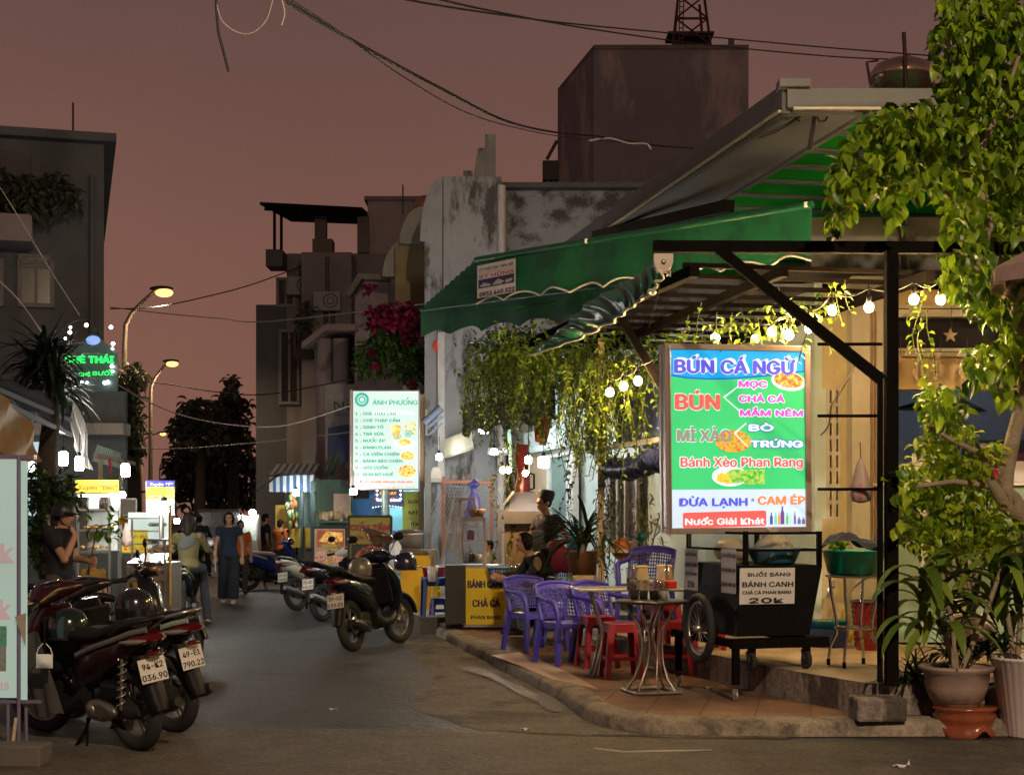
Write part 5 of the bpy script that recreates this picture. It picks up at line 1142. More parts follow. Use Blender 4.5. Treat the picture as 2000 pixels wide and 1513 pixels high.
for rr, z in prof:
    rg = []
    for j in range(60):
        a = 2*math.pi*j/60; lift = max(0, math.cos(4*a+math.pi/2*3))**2*14*kk if z < 12*kk else 0; rg.append(V((math.cos(a)*rr, math.sin(a)*rr, z+lift)))
    rings.append(rg)
b.loft(rings, False, True); b.obj('stand', mat('glazed_brown', (.23, .06, .025), .22, 0, .3, 5, .1, coat=.5), t)
t = T('white_ribbed_pot', 'tall white ribbed plastic pot at the right edge holding the tree', 'planter', (P(2015, 0, 11.05).x, 11.05, 0)); kk = 11.05/K
b = B(); b.lathe([(.001, 0), (52*kk, 0), (54*kk, 4*kk), (76*kk, 148*kk), (79*kk, 150*kk), (79*kk, 155*kk), (74*kk, 155*kk), (70*kk, 146*kk), (.001, 144*kk)], (0, 0, 0), 96, None, True, .012, 32); b.obj('pot', mat('white_pot_plastic', (.62, .56, .56), .45, 0, .06), t)
t = T('stone_block', 'squared stone block lying against the platform step', 'stone', (0, 0, 0)); b = B(); q = G(1722, 1408, .12); b.box((q.x, q.y+.13, .12+.078), (.36, .26, .17), R(4), .02); b.obj('block', pf, t)
t = T('leaning_slab', 'grey stone slab leaning between the ceramic stand and the white pot', 'stone', G(1960, 1432)); b = B(); b.box((0, .1, .16), (.09, .16, .36), M.Rotation(R(-14), 3, 'Y'), .02); b.obj('slab', concrete, t)
def dracaena(name, label, base, Y, stems, n, L, W, m, seed, curve=(1.2, 2.6), spread=1.0, elev=(.2, 1.2)):
    t = T(name, label, 'plant', P(base[0], base[1], Y)); o = t.location.copy(); b = B(); r = random.Random(seed)
    for sx, sy in stems:
        top = P(sx, sy, Y)-o; st = B(); st.tube([V((0, 0, -.02)), top*.5+V((.02, 0, 0)), top], [.022, .02, .016], 8); st.obj('stem', bark, t)
        for i in range(n):
            a = r.uniform(0, 6.28); e_ = r.uniform(*elev); d = V((math.cos(a)*math.cos(e_)*spread, math.sin(a)*math.cos(e_), math.sin(e_)))
            b.strap(top-V((0, 0, min(r.uniform(0, L[1]*.75), top.z*.6))), d, r.uniform(*L), r.uniform(*W), r.uniform(*curve), 7)
    b.obj('leaves', m, t); return t
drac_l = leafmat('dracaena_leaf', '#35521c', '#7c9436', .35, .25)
dracaena('corn_plant', 'corn plant with big drooping straps growing from the planter bowl', (1870, 1320), 11.1, [(1840, 1120), (1800, 1115), (1960, 1100)], 22, (.4, .62), (.06, .095), drac_l, 51, (1.6, 3.0))
dracaena('strap_plant', 'broad leaved strap plant by the white pot', (1985, 1310), 11.2, [(1990, 1110), (1940, 1090)], 12, (.45, .65), (.08, .11), drac_l, 52, (1.4, 2.8))
dracaena('dark_grass_plant', 'low dark spiky plant at the foot of the black post', (1790, 1345), 11.35, [(1790, 1310), (1765, 1320), (1815, 1300)], 40, (.2, .36), (.014, .024), leafmat('dark_spike', '#0c1408', '#263618', .45, .15), 53, (.6, 1.8))
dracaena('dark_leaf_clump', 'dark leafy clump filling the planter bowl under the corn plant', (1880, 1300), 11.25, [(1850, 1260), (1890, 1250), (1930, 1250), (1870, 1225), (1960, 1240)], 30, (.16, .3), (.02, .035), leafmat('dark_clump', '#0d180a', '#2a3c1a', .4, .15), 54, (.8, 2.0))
t = T('paper_scrap', 'crumpled white paper scrap on the road at the bottom right', 'litter', G(1760, 1498)); kk = 9.5/K
b = B(); b.grid(lambda u_, v: V(((u_-.5)*.11, (v-.5)*.05*(1-.5*u_), .008+.012*math.sin(u_*9+v*5)+.03*max(0, u_-.8)*5*v)), 10, 6); b.obj('scrap', paper, t)
t = T('road_scratch', 'thin pale plastic strip lying on the road near the kerb', 'litter', G(1290, 1464)); b = B(); b.tube([G(1160, 1463)-t.location+V((0, 0, .01)), G(1220, 1470)-t.location+V((0, 0, .008)), G(1300, 1468)-t.location+V((0, 0, .008)), G(1390, 1466)-t.location+V((0, 0, .008))], [.004, .007, .006, .003], 5); b.obj('strip', mat('pale_strip', (.4, .38, .33), .6), t)
for i, (x, y) in enumerate(((1025, 1424), (1382, 1344), (650, 1385))):
    t = T('litter_scrap', ('tiny pale scrap at the edge of the gutter apron', 'small white tissue on the tiles beside the round table foot', 'tiny pale scrap on the open asphalt')[i], 'litter', G(x, y, .12 if i == 1 else .016)); b = B(); b.grid(lambda u_, v: V(((u_-.5)*.06, (v-.5)*.035, .005+.008*math.sin(u_*8+v*5+i))), 6, 4); b.obj('scrap', paper, t)

# ================================================================ plastic furniture
purp = mat('purple_plastic', (.065, .058, .47), .38, 0, .1, 4)
purp2 = mat('lilac_plastic', (.20, .17, .58), .4, 0, .1, 4)
def armchair(label, loc, rz, m=purp):
    t = T('plastic_armchair', label, 'chair', loc, rz, 'purple plastic armchairs by the tables')
    b = B()
    def seat(u_, v): x = (u_-.5)*.44; y = (v-.5)*.42; return V((x, y, .415-.02*math.cos((u_-.5)*3.1)*math.sin(v*3.1)-.03*max(0, .12-v)*5))
    b.grid(seat, 10, 10); b.box((0, -.205, .385), (.43, .02, .055), None, .008); b.box((-.215, 0, .385), (.02, .4, .055)); b.box((.215, 0, .385), (.02, .4, .055)); b.obj('seat', m, t)
    b = B()   # pierced back: slats + rim
    def bk(u_, v): x = (u_-.5)*(.46+.04*v); return V((x, .20+.10*v+.06*math.cos((u_-.5)*3.0)-.05, .43+.37*v*(1-.10*(2*u_-1)**2)))
    nu, nv = 17, 9
    for i in range(nu+1):
        b.tube([bk(i/nu, j/6*.9+.08) for j in range(7)], .0065, 4, False)
    for j in range(nv+1): b.tube([bk(i/10, .08+.9*j/nv) for i in range(11)], .0065, 4, False)
    b.tube([bk(0, j/6) for j in range(7)]+[bk(i/10, 1) for i in range(1, 10)]+[bk(1, 1-j/6) for j in range(7)], .02, 8)
    b.grid(lambda u_, v: bk(u_, .84+.17*v)+V((0, -.005, 0)), 12, 2); b.obj('backrest', m, t)
    for s in (-1, 1):
        b = B(); pts = [bk(0 if s < 0 else 1, .72), V((s*.26, .10, .655)), V((s*.275, -.08, .64)), V((s*.27, -.17, .61)), V((s*.255, -.205, .54)), V((s*.245, -.21, .42))]
        b.tube(pts, [.022, .026, .03, .03, .028, .026], 8); b.obj('arm', m, t)
        b = B(); b.loft([[V((s*.245+a*.028, -.205+c*.028, .42)) for a, c in ((-1, -1), (1, -1), (1, 1), (-1, 1))], [V((s*.262+a*.02, -.225+c*.02, 0)) for a, c in ((-1, -1), (1, -1), (1, 1), (-1, 1))]], True, False); b.obj('leg', m, t)
        b = B(); b.loft([[V((s*.215+a*.028, .20+c*.028, .45)) for a, c in ((-1, -1), (1, -1), (1, 1), (-1, 1))], [V((s*.25+a*.02, .265+c*.02, 0)) for a, c in ((-1, -1), (1, -1), (1, 1), (-1, 1))]], True, False); b.obj('leg', m, t)
    return t
ch = armchair('purple armchair farthest left, next to the yellow stall panel', G(1046, 1270, .12), R(32))
def place(src, p, rz, label, m=None, scale=None):
    return dup(src, p, rz, label, None, scale)
place(ch, G(1112, 1295, .12), R(28), 'middle purple armchair of the row in front of the potted palm')
place(ch, G(1185, 1293, .12), R(40), 'purple armchair partly behind the rectangular steel table')
place(ch, P(1262, 1215, 16.4), R(-20), 'purple armchair behind the table with the tissue holder')
place(ch, P(1100, 1205, 18.6), R(10), 'purple armchair beside the seated woman behind the big pot')
def stool(label, loc, rz, m=redplastic, h=.50, grp='red plastic stools around the tables', name='plastic_stool', w_=.28):
    t = T(name, label, 'stool', loc, rz, grp); a = w_/2; c = a*1.28
    b = B(); b.box((0, 0, h-.015), (w_, w_, .03), None, .01)
    for s in (-1, 1): b.box((0, s*(a-.006), h-.055), (w_*.9, .012, .06)); b.box((s*(a-.006), 0, h-.055), (.012, w_*.9, .06))
    b.obj('seat', m, t)
    for sx in (-1, 1):
        for sy in (-1, 1):
            b = B(); g_ = .055
            def L2(f, z, x, y, d): return [V((x*f, y*f, z)), V((x*(f)-x/abs(x)*g_*d, y*f, z)), V((x*f-x/abs(x)*g_*d, y*f-y/abs(y)*.012, z)), V((x*f-x/abs(x)*.012, y*f-y/abs(y)*.012, z)), V((x*f-x/abs(x)*.012, y*f-y/abs(y)*g_*d, z)), V((x*f, y*f-y/abs(y)*g_*d, z))]
            b.loft([L2(1, h-.02, sx*a, sy*a, 1.15), L2(1.10, h*.6, sx*a, sy*a, .95), L2(1.28, 0, sx*a, sy*a, .85)], True, False); b.obj('leg', m, t)
    b = B(); q = a*1.17
    for s in (-1, 1): b.box((0, s*(q-.008), h*.36), (2*q-.05, .01, .03)); b.box((s*(q-.008), 0, h*.36), (.01, 2*q-.05, .03))
    b.obj('stretcher', m, t); return t
st = stool('front red stool left of the round steel table', G(1213, 1322, .12), R(8))
place(st, G(1166, 1302, .12), R(15), 'red stool behind the leg of the rectangular steel table')
place(st, G(1318, 1316, .12), R(-6), 'red stool right of the round table, beside the cart leg')
place(st, G(1378, 1316, .12), R(5), 'dark red stool half hidden under the cart wheel')
place(st, P(1290, 1275, 14.6), R(20), 'red stool hidden behind the curved legs of the round table')
dull = mat('dull_steel', (.36, .33, .28), .36, .9, .2, 8)
# round steel table
t = T('round_table', 'round black topped table on curved steel tubes at the pavement corner', 'table', G(1272, 1352, .12)); zt = .755
b = B(); b.lathe([(.001, zt+.012), (.30, zt+.012), (.315, zt+.006), (.315, zt-.006), (.29, zt-.014), (.001, zt-.014)], (0, 0, 0), 40); b.obj('tabletop', mat('dark_tabletop', (.02, .016, .015), .3, 0, .3, 4), t)
for i in range(8):
    a = 2*math.pi*i/8+.2; d = V((math.cos(a), math.sin(a), 0)); tw = V((-d.y, d.x, 0))
    b = B(); b.tube([d*.24+V((0, 0, zt-.015)), d*.18+tw*.02+V((0, 0, zt-.1)), d*.105+tw*.03+V((0, 0, zt-.22)), d*.085+tw*.03+V((0, 0, zt*.5)), d*.10+tw*.02+V((0, 0, zt*.33)), d*.15+V((0, 0, zt*.16)), d*.22+V((0, 0, .03))], .0095, 8); b.obj('leg', dull, t)
b = B()
for a in (R(15), R(105), R(195), R(285)):
    d = V((math.cos(a), math.sin(a), 0)); e2 = V((-d.y, d.x, 0)); b.tube([d*.19-e2*.19+V((0, 0, .017)), d*.19+e2*.19+V((0, 0, .017))], .016, 8)
b.obj('base', dull, t)
RT = t.location+V((0, 0, zt+.014))
t = T('steel_table', 'rectangular steel topped table with slim splayed legs behind the round table', 'table', G(1225, 1318, .12)); zt = .79
b = B(); b.box((0, .1, zt), (.98, .6, .025), R(5), .006); b.obj('tabletop', mat('worn_steel', (.42, .42, .40), .35, .8, .2, 5), t)
for sx, sy in ((-1, -1), (1, -1), (-1, 1), (1, 1)):
    b = B(); b.tube([(sx*.34, .1+sy*.22, zt-.012), (sx*.22, .1+sy*.16, zt*.5), (sx*.30, .1+sy*.24, .03), (sx*.33, .1+sy*.24, 0)], .013, 8); b.obj('leg', dull, t)
b = B(); b.bar((-.25, .1, zt*.42), (.25, .1, zt*.42), .02); b.obj('stretcher', dull, t)
ST_ = t.location+V((0, .1, zt+.0135))
# cups, tissue holders, tray
cupm = glassmat('cup_plastic', (.85, .87, .87), .25, .15); cola = mat('dark_drink', (.012, .006, .005), .1); milk = mat('white_drink', (.6, .58, .52), .3)
def cup(label, p, h, r0, lv, m):
    t = T('plastic_cup', label, 'cup', p, 0, 'plastic cups on the tables'); b = B(); b.lathe([(.001, 0), (r0*.75, 0), (r0, h), (r0*1.06, h+.004), (r0*.97, h-.002)], (0, 0, 0), 20); b.obj('wall', cupm, t)
    b = B(); b.lathe([(.001, .003), (r0*.72, .003), (r0*(.73+.23*lv), h*lv), (.001, h*lv)], (0, 0, 0), 18); b.obj('drink', m, t)
cup('tall plastic cup of black drink beside the tissue holder', P(1234, 1152, 13.3)*1+V((0, 0, 0)), .19, .055, .55, cola)
cup('cup of dark drink at the left of the cluster on the round table', RT+V((-.14, -.02, 0)), .16, .045, .5, cola)
cup('second dark cup of the cluster, under the tissue holder', RT+V((-.06, .05, 0)), .155, .045, .45, cola)
cup('dark cup in the middle of the round table', RT+V((.02, -.02, 0)), .15, .045, .5, cola)
cup('cup of white milk at the right of the round table', RT+V((.10, -.03, 0)), .15, .042, .5, milk)
cup('pale cup behind the milk cup on the round table', RT+V((.07, .08, 0)), .16, .045, .3, milk)
def tissue(label, p, s=1):
    t = T('tissue_holder', label, 'napkin holder', p, R(10)); b = B(); b.loft([[V((a*.075*s, c*.06*s, 0)) for a, c in ((-1, -1), (1, -1), (1, 1), (-1, 1))], [V((a*.055*s, c*.045*s, .19*s)) for a, c in ((-1, -1), (1, -1), (1, 1), (-1, 1))]], True, False); b.box((0, 0, .195*s), (.13*s, .10*s, .02*s), None, .006); b.obj('body', mat('cream_plastic', (.60, .52, .38), .45, 0, .05), t)
    b = B(); b.add([(x*s, -.062*s+.012*z, z*s) for x, z in ((.01, .05), (.05, .04), (.05, .07), (.02, .075))], [(0, 1, 2, 3)]); b.obj('sticker', mat('orange_sticker', (.5, .2, .05), .5), t)
tissue('cream tissue holder on the steel table next to the black drink', ST_+V((.12, -.12, 0)))
tissue('cream tissue holder standing in front of the cart, behind the red tray', ST_+V((.36, .10, 0)))
t = T('red_condiment_tray', 'red plastic basket of condiments on the steel table', 'basket', ST_+V((.34, -.14, 0)), R(5)); b = B(); b.box((0, 0, .035), (.2, .16, .07), None, .01); b.obj('basket', mat('bright_red_plastic', (.5, .03, .02), .4), t); b = B(); b.lathe([(.02, .06), (.022, .16), (.012, .2), (.012, .22)], (.02, 0, 0), 12); b.obj('bottle', cupm, t)
cup('clear tall glass in the red condiment basket', ST_+V((.40, -.02, .0)), .2, .045, .3, milk)

# ================================================================ stalls between chairs and white house
ban = T('noodle_stall', 'steel noodle stall with yellow front panel and glass showcase', 'food stall', (0, 0, 0)); Yb = 19.9; kb = Yb/K
zf = .18; q = lambda x, y, Y=Yb: P(x, y, Y)
b = B(); x0, x1 = q(868, 0).x, q(992, 0).x; zt = q(0, 1103).z
b.box(((x0+x1)/2+.1, Yb+.32, (zt+.28)/2), (x1-x0-.2, .6, zt-.28)); b.obj('body', mat('stall_steel', (.35, .34, .32), .35, .7, .15, 5), ban)
b = B(); b.box((q(890, 0).x, Yb+.1, (zt+.2)/2), (.26, .5, zt-.2)); b.obj('side_panel', mat('stall_dark', (.035, .033, .03), .5, .2, .2), ban)
b = B()
for x in (905, 990): b.bar(q(x, 1225), q(x, 1105), .03)
b.bar(q(903, 1106), q(994, 1106), .04); b.bar(q(903, 1222), q(994, 1222), .03); b.obj('frame', steel, ban)
kb2 = kb
b = B(); rectpx(b, 910, 1109, 989, 1219, kb, 910, 1219, 0); pn = b.obj('front_panel', mat('panel_yellow', (.80, .60, .012), .5, 0, .06), ban); pn.location = q(910, 1219)+V((0, -.02, 0))
b = B(); letter(b, 'BÁNH CANH', 914, 986, 1147, 19, kb, 910, 1219, .004, .05); letter(b, 'CHẢ CÁ', 923.5, 976, 1184, 19, kb, 910, 1219, .004, .05); b.obj('lettering', mat('navy_print', (.02, .015, .07), .5), pn)
b = B(); letter(b, 'PHAN RANG', 920, 979, 1208, 9.5, kb, 910, 1219, .004, .05); b.obj('lettering', mat('green_print', (.01, .06, .05), .5), pn)
for x in (915, 972, 985): b = B(); castor(b, q(x, 0).x, Yb+.05, .175, .045); b.obj('castor', rubber, ban)
# showcase
b = B()
zc0 = zt; zc1 = q(0, 1010).z
for x, y0, y1 in ((900, 1105, 1012), (946, 1105, 1012)):
    for dy in (0, .45): b.bar(P(x, y0, Yb)+V((0, dy, 0)), P(x, y1, Yb)+V((0, dy, 0)), .03)
b.bar(q(862, 1100), q(886, 975), .06, .03); b.bar(q(882, 1075), q(900, 975), .03); b.bar(q(886, 976), q(928, 974), .05, .03); b.bar(q(926, 975), q(930, 1000), .03); b.bar(q(893, 1014), q(948, 1012), .05)
b.bar(q(885, 1080), q(895, 1005), .02); b.bar(q(900, 1056), q(946, 1056), .02); b.bar(q(876, 1040), q(900, 1040), .02); b.obj('showcase_frame', steel, ban)
b = B(); b.add([q(901, 1104), q(945, 1104), q(945, 1013), q(901, 1013)], [(0, 1, 2, 3)]); b.add([q(870, 1075), q(895, 1075), q(926, 980), q(889, 980)], [(0, 1, 2, 3)]); b.obj('showcase_glass', glass, ban)
b = B(); b.box(q(922, 1056)+V((0, .22, 0)), (.30, .4, .015)); b.box(q(922, 1028)+V((0, .22, 0)), (.30, .4, .01)); b.obj('shelf', steel, ban)
t = T('clay_bowl', 'brown bowl on top of the glass showcase of the noodle stall', 'bowl', q(930, 1012)+V((0, .2, .005))); b = B(); b.lathe([(.001, 0), (.07, 0), (.12, .1), (.125, .12), (.115, .11), (.001, .03)], (0, 0, 0), 20); b.obj('bowl', mat('brown_bowl', (.20, .12, .07), .5), t)
for i, (x, y, c) in enumerate(((918, 1055, (.10, .03, .015)), (918, 1100, (.05, .025, .015)), (934, 1102, (.4, .36, .3)), (912, 1100, (.3, .3, .3)))):
    t = T('food_jar', ('dark red jar on the middle shelf of the noodle stall showcase', 'dark jar standing at the bottom left of the noodle stall showcase', 'pale jar at the bottom right of the noodle stall showcase', 'grey cup at the far left bottom of the noodle stall showcase')[i], 'jar', q(x, y)+V((0, .2, .01)), 0, 'jars in the noodle stall showcase'); b = B(); b.lathe([(.001, 0), (.05, 0), (.055, .1), (.04, .12), (.001, .125)], (0, 0, 0), 14); b.obj('jar', mat('jar%d' % i, c, .4), t)
t = T('blue_colander', 'round blue plastic colander hanging on the corner of the yellow panel', 'colander', q(976, 1122)+V((0, -.16, 0))); b = B()
for i in range(26):
    a = 2*math.pi*i/26; b.bar((math.cos(a)*.11, math.sin(a)*.11, -.09), (math.cos(a)*.15, math.sin(a)*.15, .09), .014, .012)
b.torus((0, 0, .095), .15, .018, None, 28, 8); b.torus((0, 0, .03), .137, .01, None, 28, 6); b.lathe([(.001, -.09), (.11, -.09), (.12, -.06), (.11, -.085)], (0, 0, 0), 24); b.obj('basket', mat('colander_blue', (.03, .13, .38), .4), t)
t = T('stock_pot', 'large stainless stock pot beside the seated woman', 'pot', P(1026, 1158, 18.6)); kk = 18.6/K; b = B(); b.lathe([(.001, 0), (32*kk, 0), (33*kk, 50*kk), (36*kk, 52*kk), (33*kk, 53*kk), (31*kk, 50*kk), (30*kk, 44*kk), (.001, 44*kk)], (0, 0, 0), 30); b.obj('pot', chrome, t); b = B(); b.tube([(34*kk, 0, 48*kk), (40*kk, 0, 52*kk), (40*kk, 0, 44*kk), (33*kk, 0, 42*kk)], .008, 6); b.obj('handle', steel, t)
b = B(); b.box((0, 0, -.2), (.35, .35, .36)); b.obj('burner', blackmetal, t)
t = T('red_ladle_tray', 'red and black ladle lying across the stock pot rim', 'ladle', P(1028, 1104, 18.5)); b = B(); b.tube([(-.1, 0, 0), (.1, 0, .02), (.16, 0, .01)], .015, 6); b.obj('handle', redplastic, t)
t = T('chopstick_holder', 'white cups of chopsticks standing on the blue table by the stall', 'utensil holder', P(848, 1135, 20.4)); b = B(); b.lathe([(.001, 0), (.06, 0), (.075, .2), (.065, .2), (.05, .02)], (-.02, 0, 0), 14); b.obj('cup', white, t); b = B(); r = random.Random(2)
for i in range(16): b.tube([(-.02+r.uniform(-.04, .04), r.uniform(-.04, .04), .05), (-.02+r.uniform(-.07, .07), r.uniform(-.06, .06), .42)], .006, 4)
b.obj('chopsticks', mat('pale_wood', (.5, .42, .3), .6), t)
# grill with metal hood
gr = T('hooded_grill', 'sheet metal grill booth with tapered hood and red chimney', 'grill', (0, 0, 0)); Yg = 20.4; q = lambda x, y, Y=Yg: P(x, y, Y)
hx0, hx1, hx2, hx3 = q(985, 0).x, q(1066, 0).x, q(1003, 0).x, q(1045, 0).x
def zq(y): return q(0, y).z
b = B(); b.loft([[V((hx0, Yg, zq(998))), V((hx1, Yg, zq(998))), V((hx1, Yg+.6, zq(998))), V((hx0, Yg+.6, zq(998)))], [V((hx2, Yg+.18, zq(960))), V((hx3, Yg+.18, zq(960))), V((hx3, Yg+.42, zq(960))), V((hx2, Yg+.42, zq(960)))]], True, False); b.obj('hood', mat('hood_metal', (.12, .12, .15), .4, .6, .15, 3), gr)
b = B(); b.box(((hx0+hx1)/2, Yg-.01, zq(1010)), (hx1-hx0+.02, .03, zq(998)-zq(1022))); b.bar(q(972, 1000), q(1003, 960), .1, .03); b.box((q(976, 0).x, Yg+.2, (zq(1000)+.2)/2), (.05, .5, zq(1000)-.2)); b.obj('hood_skirt', steel, gr)
b = B(); b.box(((hx0+hx1)/2, Yg+.1, (zq(1022)+.24)/2), (hx1-hx0, .05, zq(1022)-.24)); b.obj('back_board', mat('brown_board', (.17, .11, .06), .7, 0, .12, 3), gr)
b = B(); cx_ = q(1020, 0).x; b.lathe([(.11, zq(960)), (.11, zq(924)), (.095, zq(922)), (.095, zq(868)), (.08, zq(866))], (cx_, Yg+.3, 0), 18); b.obj('chimney', mat('red_chimney', (.065, .008, .008), .35, .2, .15), gr)
b = B()
for s in (-1, 1): b.tube([(cx_+s*.10, Yg+.25, zq(955)), (cx_+s*.16, Yg+.25, zq(953)), (cx_+s*.16, Yg+.25, zq(925)), (cx_+s*.10, Yg+.25, zq(923))], .014, 6)
b.obj('chimney_handle', blackmetal, gr)
# wire fence & blue ribbon bundle, pillars
t = T('wire_fence', 'wire mesh fence with rusty posts in front of the white wall', 'fence', (0, 0, 0)); Yn = 25.0; b = B(); q = lambda x, y, Y=Yn: P(x, y, Y)
for i in range(20): b.bar(q(866+i*5.2-40, 1040), q(866+i*5.2, 940), .012); b.bar(q(866+i*5.2+40, 1040), q(866+i*5.2, 940), .012)
b.obj('mesh', mat('fence_wire', (.22, .22, .22), .5, .5), t); b = B()
for x in (866, 960): b.bar(q(x, 1080), q(x, 930), .06)
b.bar(q(862, 940), q(965, 942), .05); 
for x in (880, 893, 906, 918): b.bar(q(x, 940), q(x, 926), .015)
b.obj('frame', mat('rusty_frame', (.25, .10, .06), .7, .2, .3), t)
t = T('blue_bag_bundle', 'bright blue knotted plastic bags hanging by the fence', 'bag', P(926, 985, 21)); kk = 21/K
b = B(); b.sph((-5*kk, 0, 38*kk), (7*kk, 6*kk, 6*kk), 10, 7); b.sph((5*kk, -3*kk, 40*kk), (7*kk, 5*kk, 5*kk), 10, 7); b.sph((1*kk, 2*kk, 45*kk), (5*kk, 4*kk, 6*kk), 10, 7); b.loft([[V((math.cos(a*.5236)*rr*(1+.28*math.sin(a*2.1+z*.15))*kk, math.sin(a*.5236)*rr*.5*kk, z*kk)) for a in range(12)] for rr, z in ((4, 38), (7, 28), (11, 12), (16, -8), (20, -30), (2, -31))], True, True); b.blob('bags', mat('blue_bag', (.05, .07, .50), .35, 0, .25, 12, .4), t, .02, 2)
t = T('gate_pillars', 'pale rendered gate pillar with cap left of the white house', 'pillar', P(852, 1090, 26.5)); kk = 26.5/K
b = B(); b.box((0, 0, 70*kk), (26*kk, .35, 160*kk)); b.obj('shaft', peel2, t); b = B(); b.box((0, 0, 152*kk), (34*kk, .45, 8*kk)); b.loft([[V((-15*kk, -.15, 156*kk)), V((15*kk, -.15, 156*kk)), V((15*kk, .15, 156*kk)), V((-15*kk, .15, 156*kk))], [V((-6*kk, -.06, 178*kk)), V((6*kk, -.06, 178*kk)), V((6*kk, .06, 178*kk)), V((-6*kk, .06, 178*kk))]], True, False); b.obj('cap', concrete, t)
t = T('timber_post', 'weathered timber post behind the pale menu sign', 'post', P(823, 1100, 27)); kk = 27/K; b = B(); b.box((0, 0, 165*kk), (10*kk, .1, 330*kk)); b.obj('shaft', mat('weathered_timber', (.30, .22, .13), .8, 0, .3, 5, .3), t)
t = T('plain_post', 'pale concrete post just right of the timber post', 'post', P(836, 1100, 26)); kk = 26/K; b = B(); b.box((0, 0, 90*kk), (12*kk, .1, 180*kk)); b.obj('shaft', concrete, t)
# potted plants in front of side wall
t = T('clay_planter', 'brown clay pot with palm behind the middle purple chair', 'planter', P(1138, 1128, 17.0)); kk = 17.0/K; b = B(); b.lathe([(.001, 0), (24*kk, 0), (32*kk, 48*kk), (34*kk, 52*kk), (30*kk, 50*kk), (.001, 46*kk)], (0, 0, 0), 26); b.obj('pot', mat('clay_pot', (.22, .11, .07), .8, 0, .15), t)
dracaena('potted_palm', 'potted palm with long dark arching leaves in the clay pot', (1138, 1080), 17.0, [(1138, 1035), (1128, 1040), (1150, 1030)], 20, (.45, .75), (.035, .05), leafmat('palm_pot_leaf', '#16260f', '#3c5420', .4, .2), 61, (.8, 2.2))
t = T('pale_round_planter', 'pale fluted round planter below the clay pot', 'planter', P(1142, 1165, 16.6)); kk = 16.6/K; b = B(); b.lathe([(.001, 0), (16*kk, 0), (20*kk, 18*kk), (24*kk, 40*kk), (20*kk, 42*kk), (.001, 36*kk)], (0, 0, 0), 36, None, True, .05, 12); b.obj('pot', mat('pale_planter', (.45, .40, .30), .8, 0, .12), t)
dracaena('low_fern', 'low spiky fern beside the pale round planter', (1105, 1160), 16.8, [(1105, 1140), (1125, 1135)], 22, (.2, .38), (.02, .03), drac_l, 62, (.8, 2.0))
t = T('bamboo_plant', 'slender bamboo with sparse leaves against the pale teal wall', 'plant', P(1262, 1110, 17.2)); o_ = t.location.copy(); b = B(); st = B(); r = random.Random(8)
for x, y in ((1262, 925), (1290, 1000), (1240, 960)):
    top = P(x, y, 17.2)-o_; st.tube([V((0, 0, 0)), top*.5, top], [.012, .009, .004], 6)
    for i in range(26):
        p_ = top*r.uniform(.35, 1); b.leaf(p_+V((r.uniform(-.1, .1), r.uniform(-.1, .1), 0)), (r.uniform(-1, 1), r.uniform(-1, 1), r.uniform(-1, .2)), r.uniform(.1, .17), .025, .3)
b.obj('leaves', leafmat('bamboo_leaf', '#4a4a1c', '#7c7830', .5, .3), t); st.obj('stems', stem_m, t)
t = T('desk_fan', 'teal desk fan on a stand behind the purple chair', 'fan', P(1250, 1120, 16.8)); kk = 16.8/K; b = B(); b.tube([(0, 0, -.1), (2*kk, 0, 40*kk), (0, 0, 62*kk)], [8*kk, 6*kk, 5*kk], 10); b.obj('stand', mat('teal_plastic', (.01, .10, .12), .35), t); b = B(); b.sph((2*kk, 0, 72*kk), (11*kk, 11*kk, 10*kk), 16, 10); b.obj('motor_housing', mat('teal_plastic', (.01, .10, .12), .35), t); b = B(); b.sph((-8*kk, -5*kk, 74*kk), (4*kk, 4*kk, 5*kk), 10, 8); b.obj('cap', steel, t)
t = T('white_worktable', 'white table with bags against the pale teal wall', 'table', P(1225, 1130, 17.6)); b = B(); b.box((0, .2, .32), (.8, .45, .04)); b.obj('tabletop', white, t)
for sx in (-1, 1):
    b = B(); b.bar((sx*.36, .05, .3), (sx*.36, .05, -.25), .03); b.obj('leg', steel, t)
t = T('orange_bag', 'orange and white plastic bags on the white table', 'bag', P(1215, 1085, 17.6)+V((0, .15, 0))); b = B(); b.sph((0, 0, .08), (.12, .1, .13), 12, 8); b.obj('bag', mat('orange_plastic', (.6, .16, .03), .5), t); b = B(); b.sph((.2, 0, .06), (.14, .12, .14), 12, 8); b.obj('white_bag', bag2, t)
t = T('magenta_cloth', 'dark pink cloth bag hanging behind the seated woman', 'bag', P(1085, 1085, 18.8)); b = B(); b.sph((0, 0, 0), (.14, .1, .22), 12, 8); b.sph((.12, 0, -.05), (.12, .1, .16), 12, 8); b.blob('bag', mat('magenta_cloth', (.25, .02, .07), .7), t, .02, 4)
t = T('water_bottle', 'large blue water bottle in front of the door', 'bottle', P(1122, 1080, 20.5)); kk = 20.5/K; b = B(); b.lathe([(.001, 0), (16*kk, 0), (16*kk, 34*kk), (14*kk, 40*kk), (6*kk, 50*kk), (6*kk, 58*kk), (.001, 58*kk)], (0, 0, 0), 22); b.obj('bottle', mat('blue_bottle', (.02, .10, .22), .15, 0, .1), t); b = B(); b.lathe([(6.5*kk, 56*kk), (6.5*kk, 62*kk), (.001, 62*kk)], (0, 0, 0), 12); b.obj('cap', blueplastic, t)

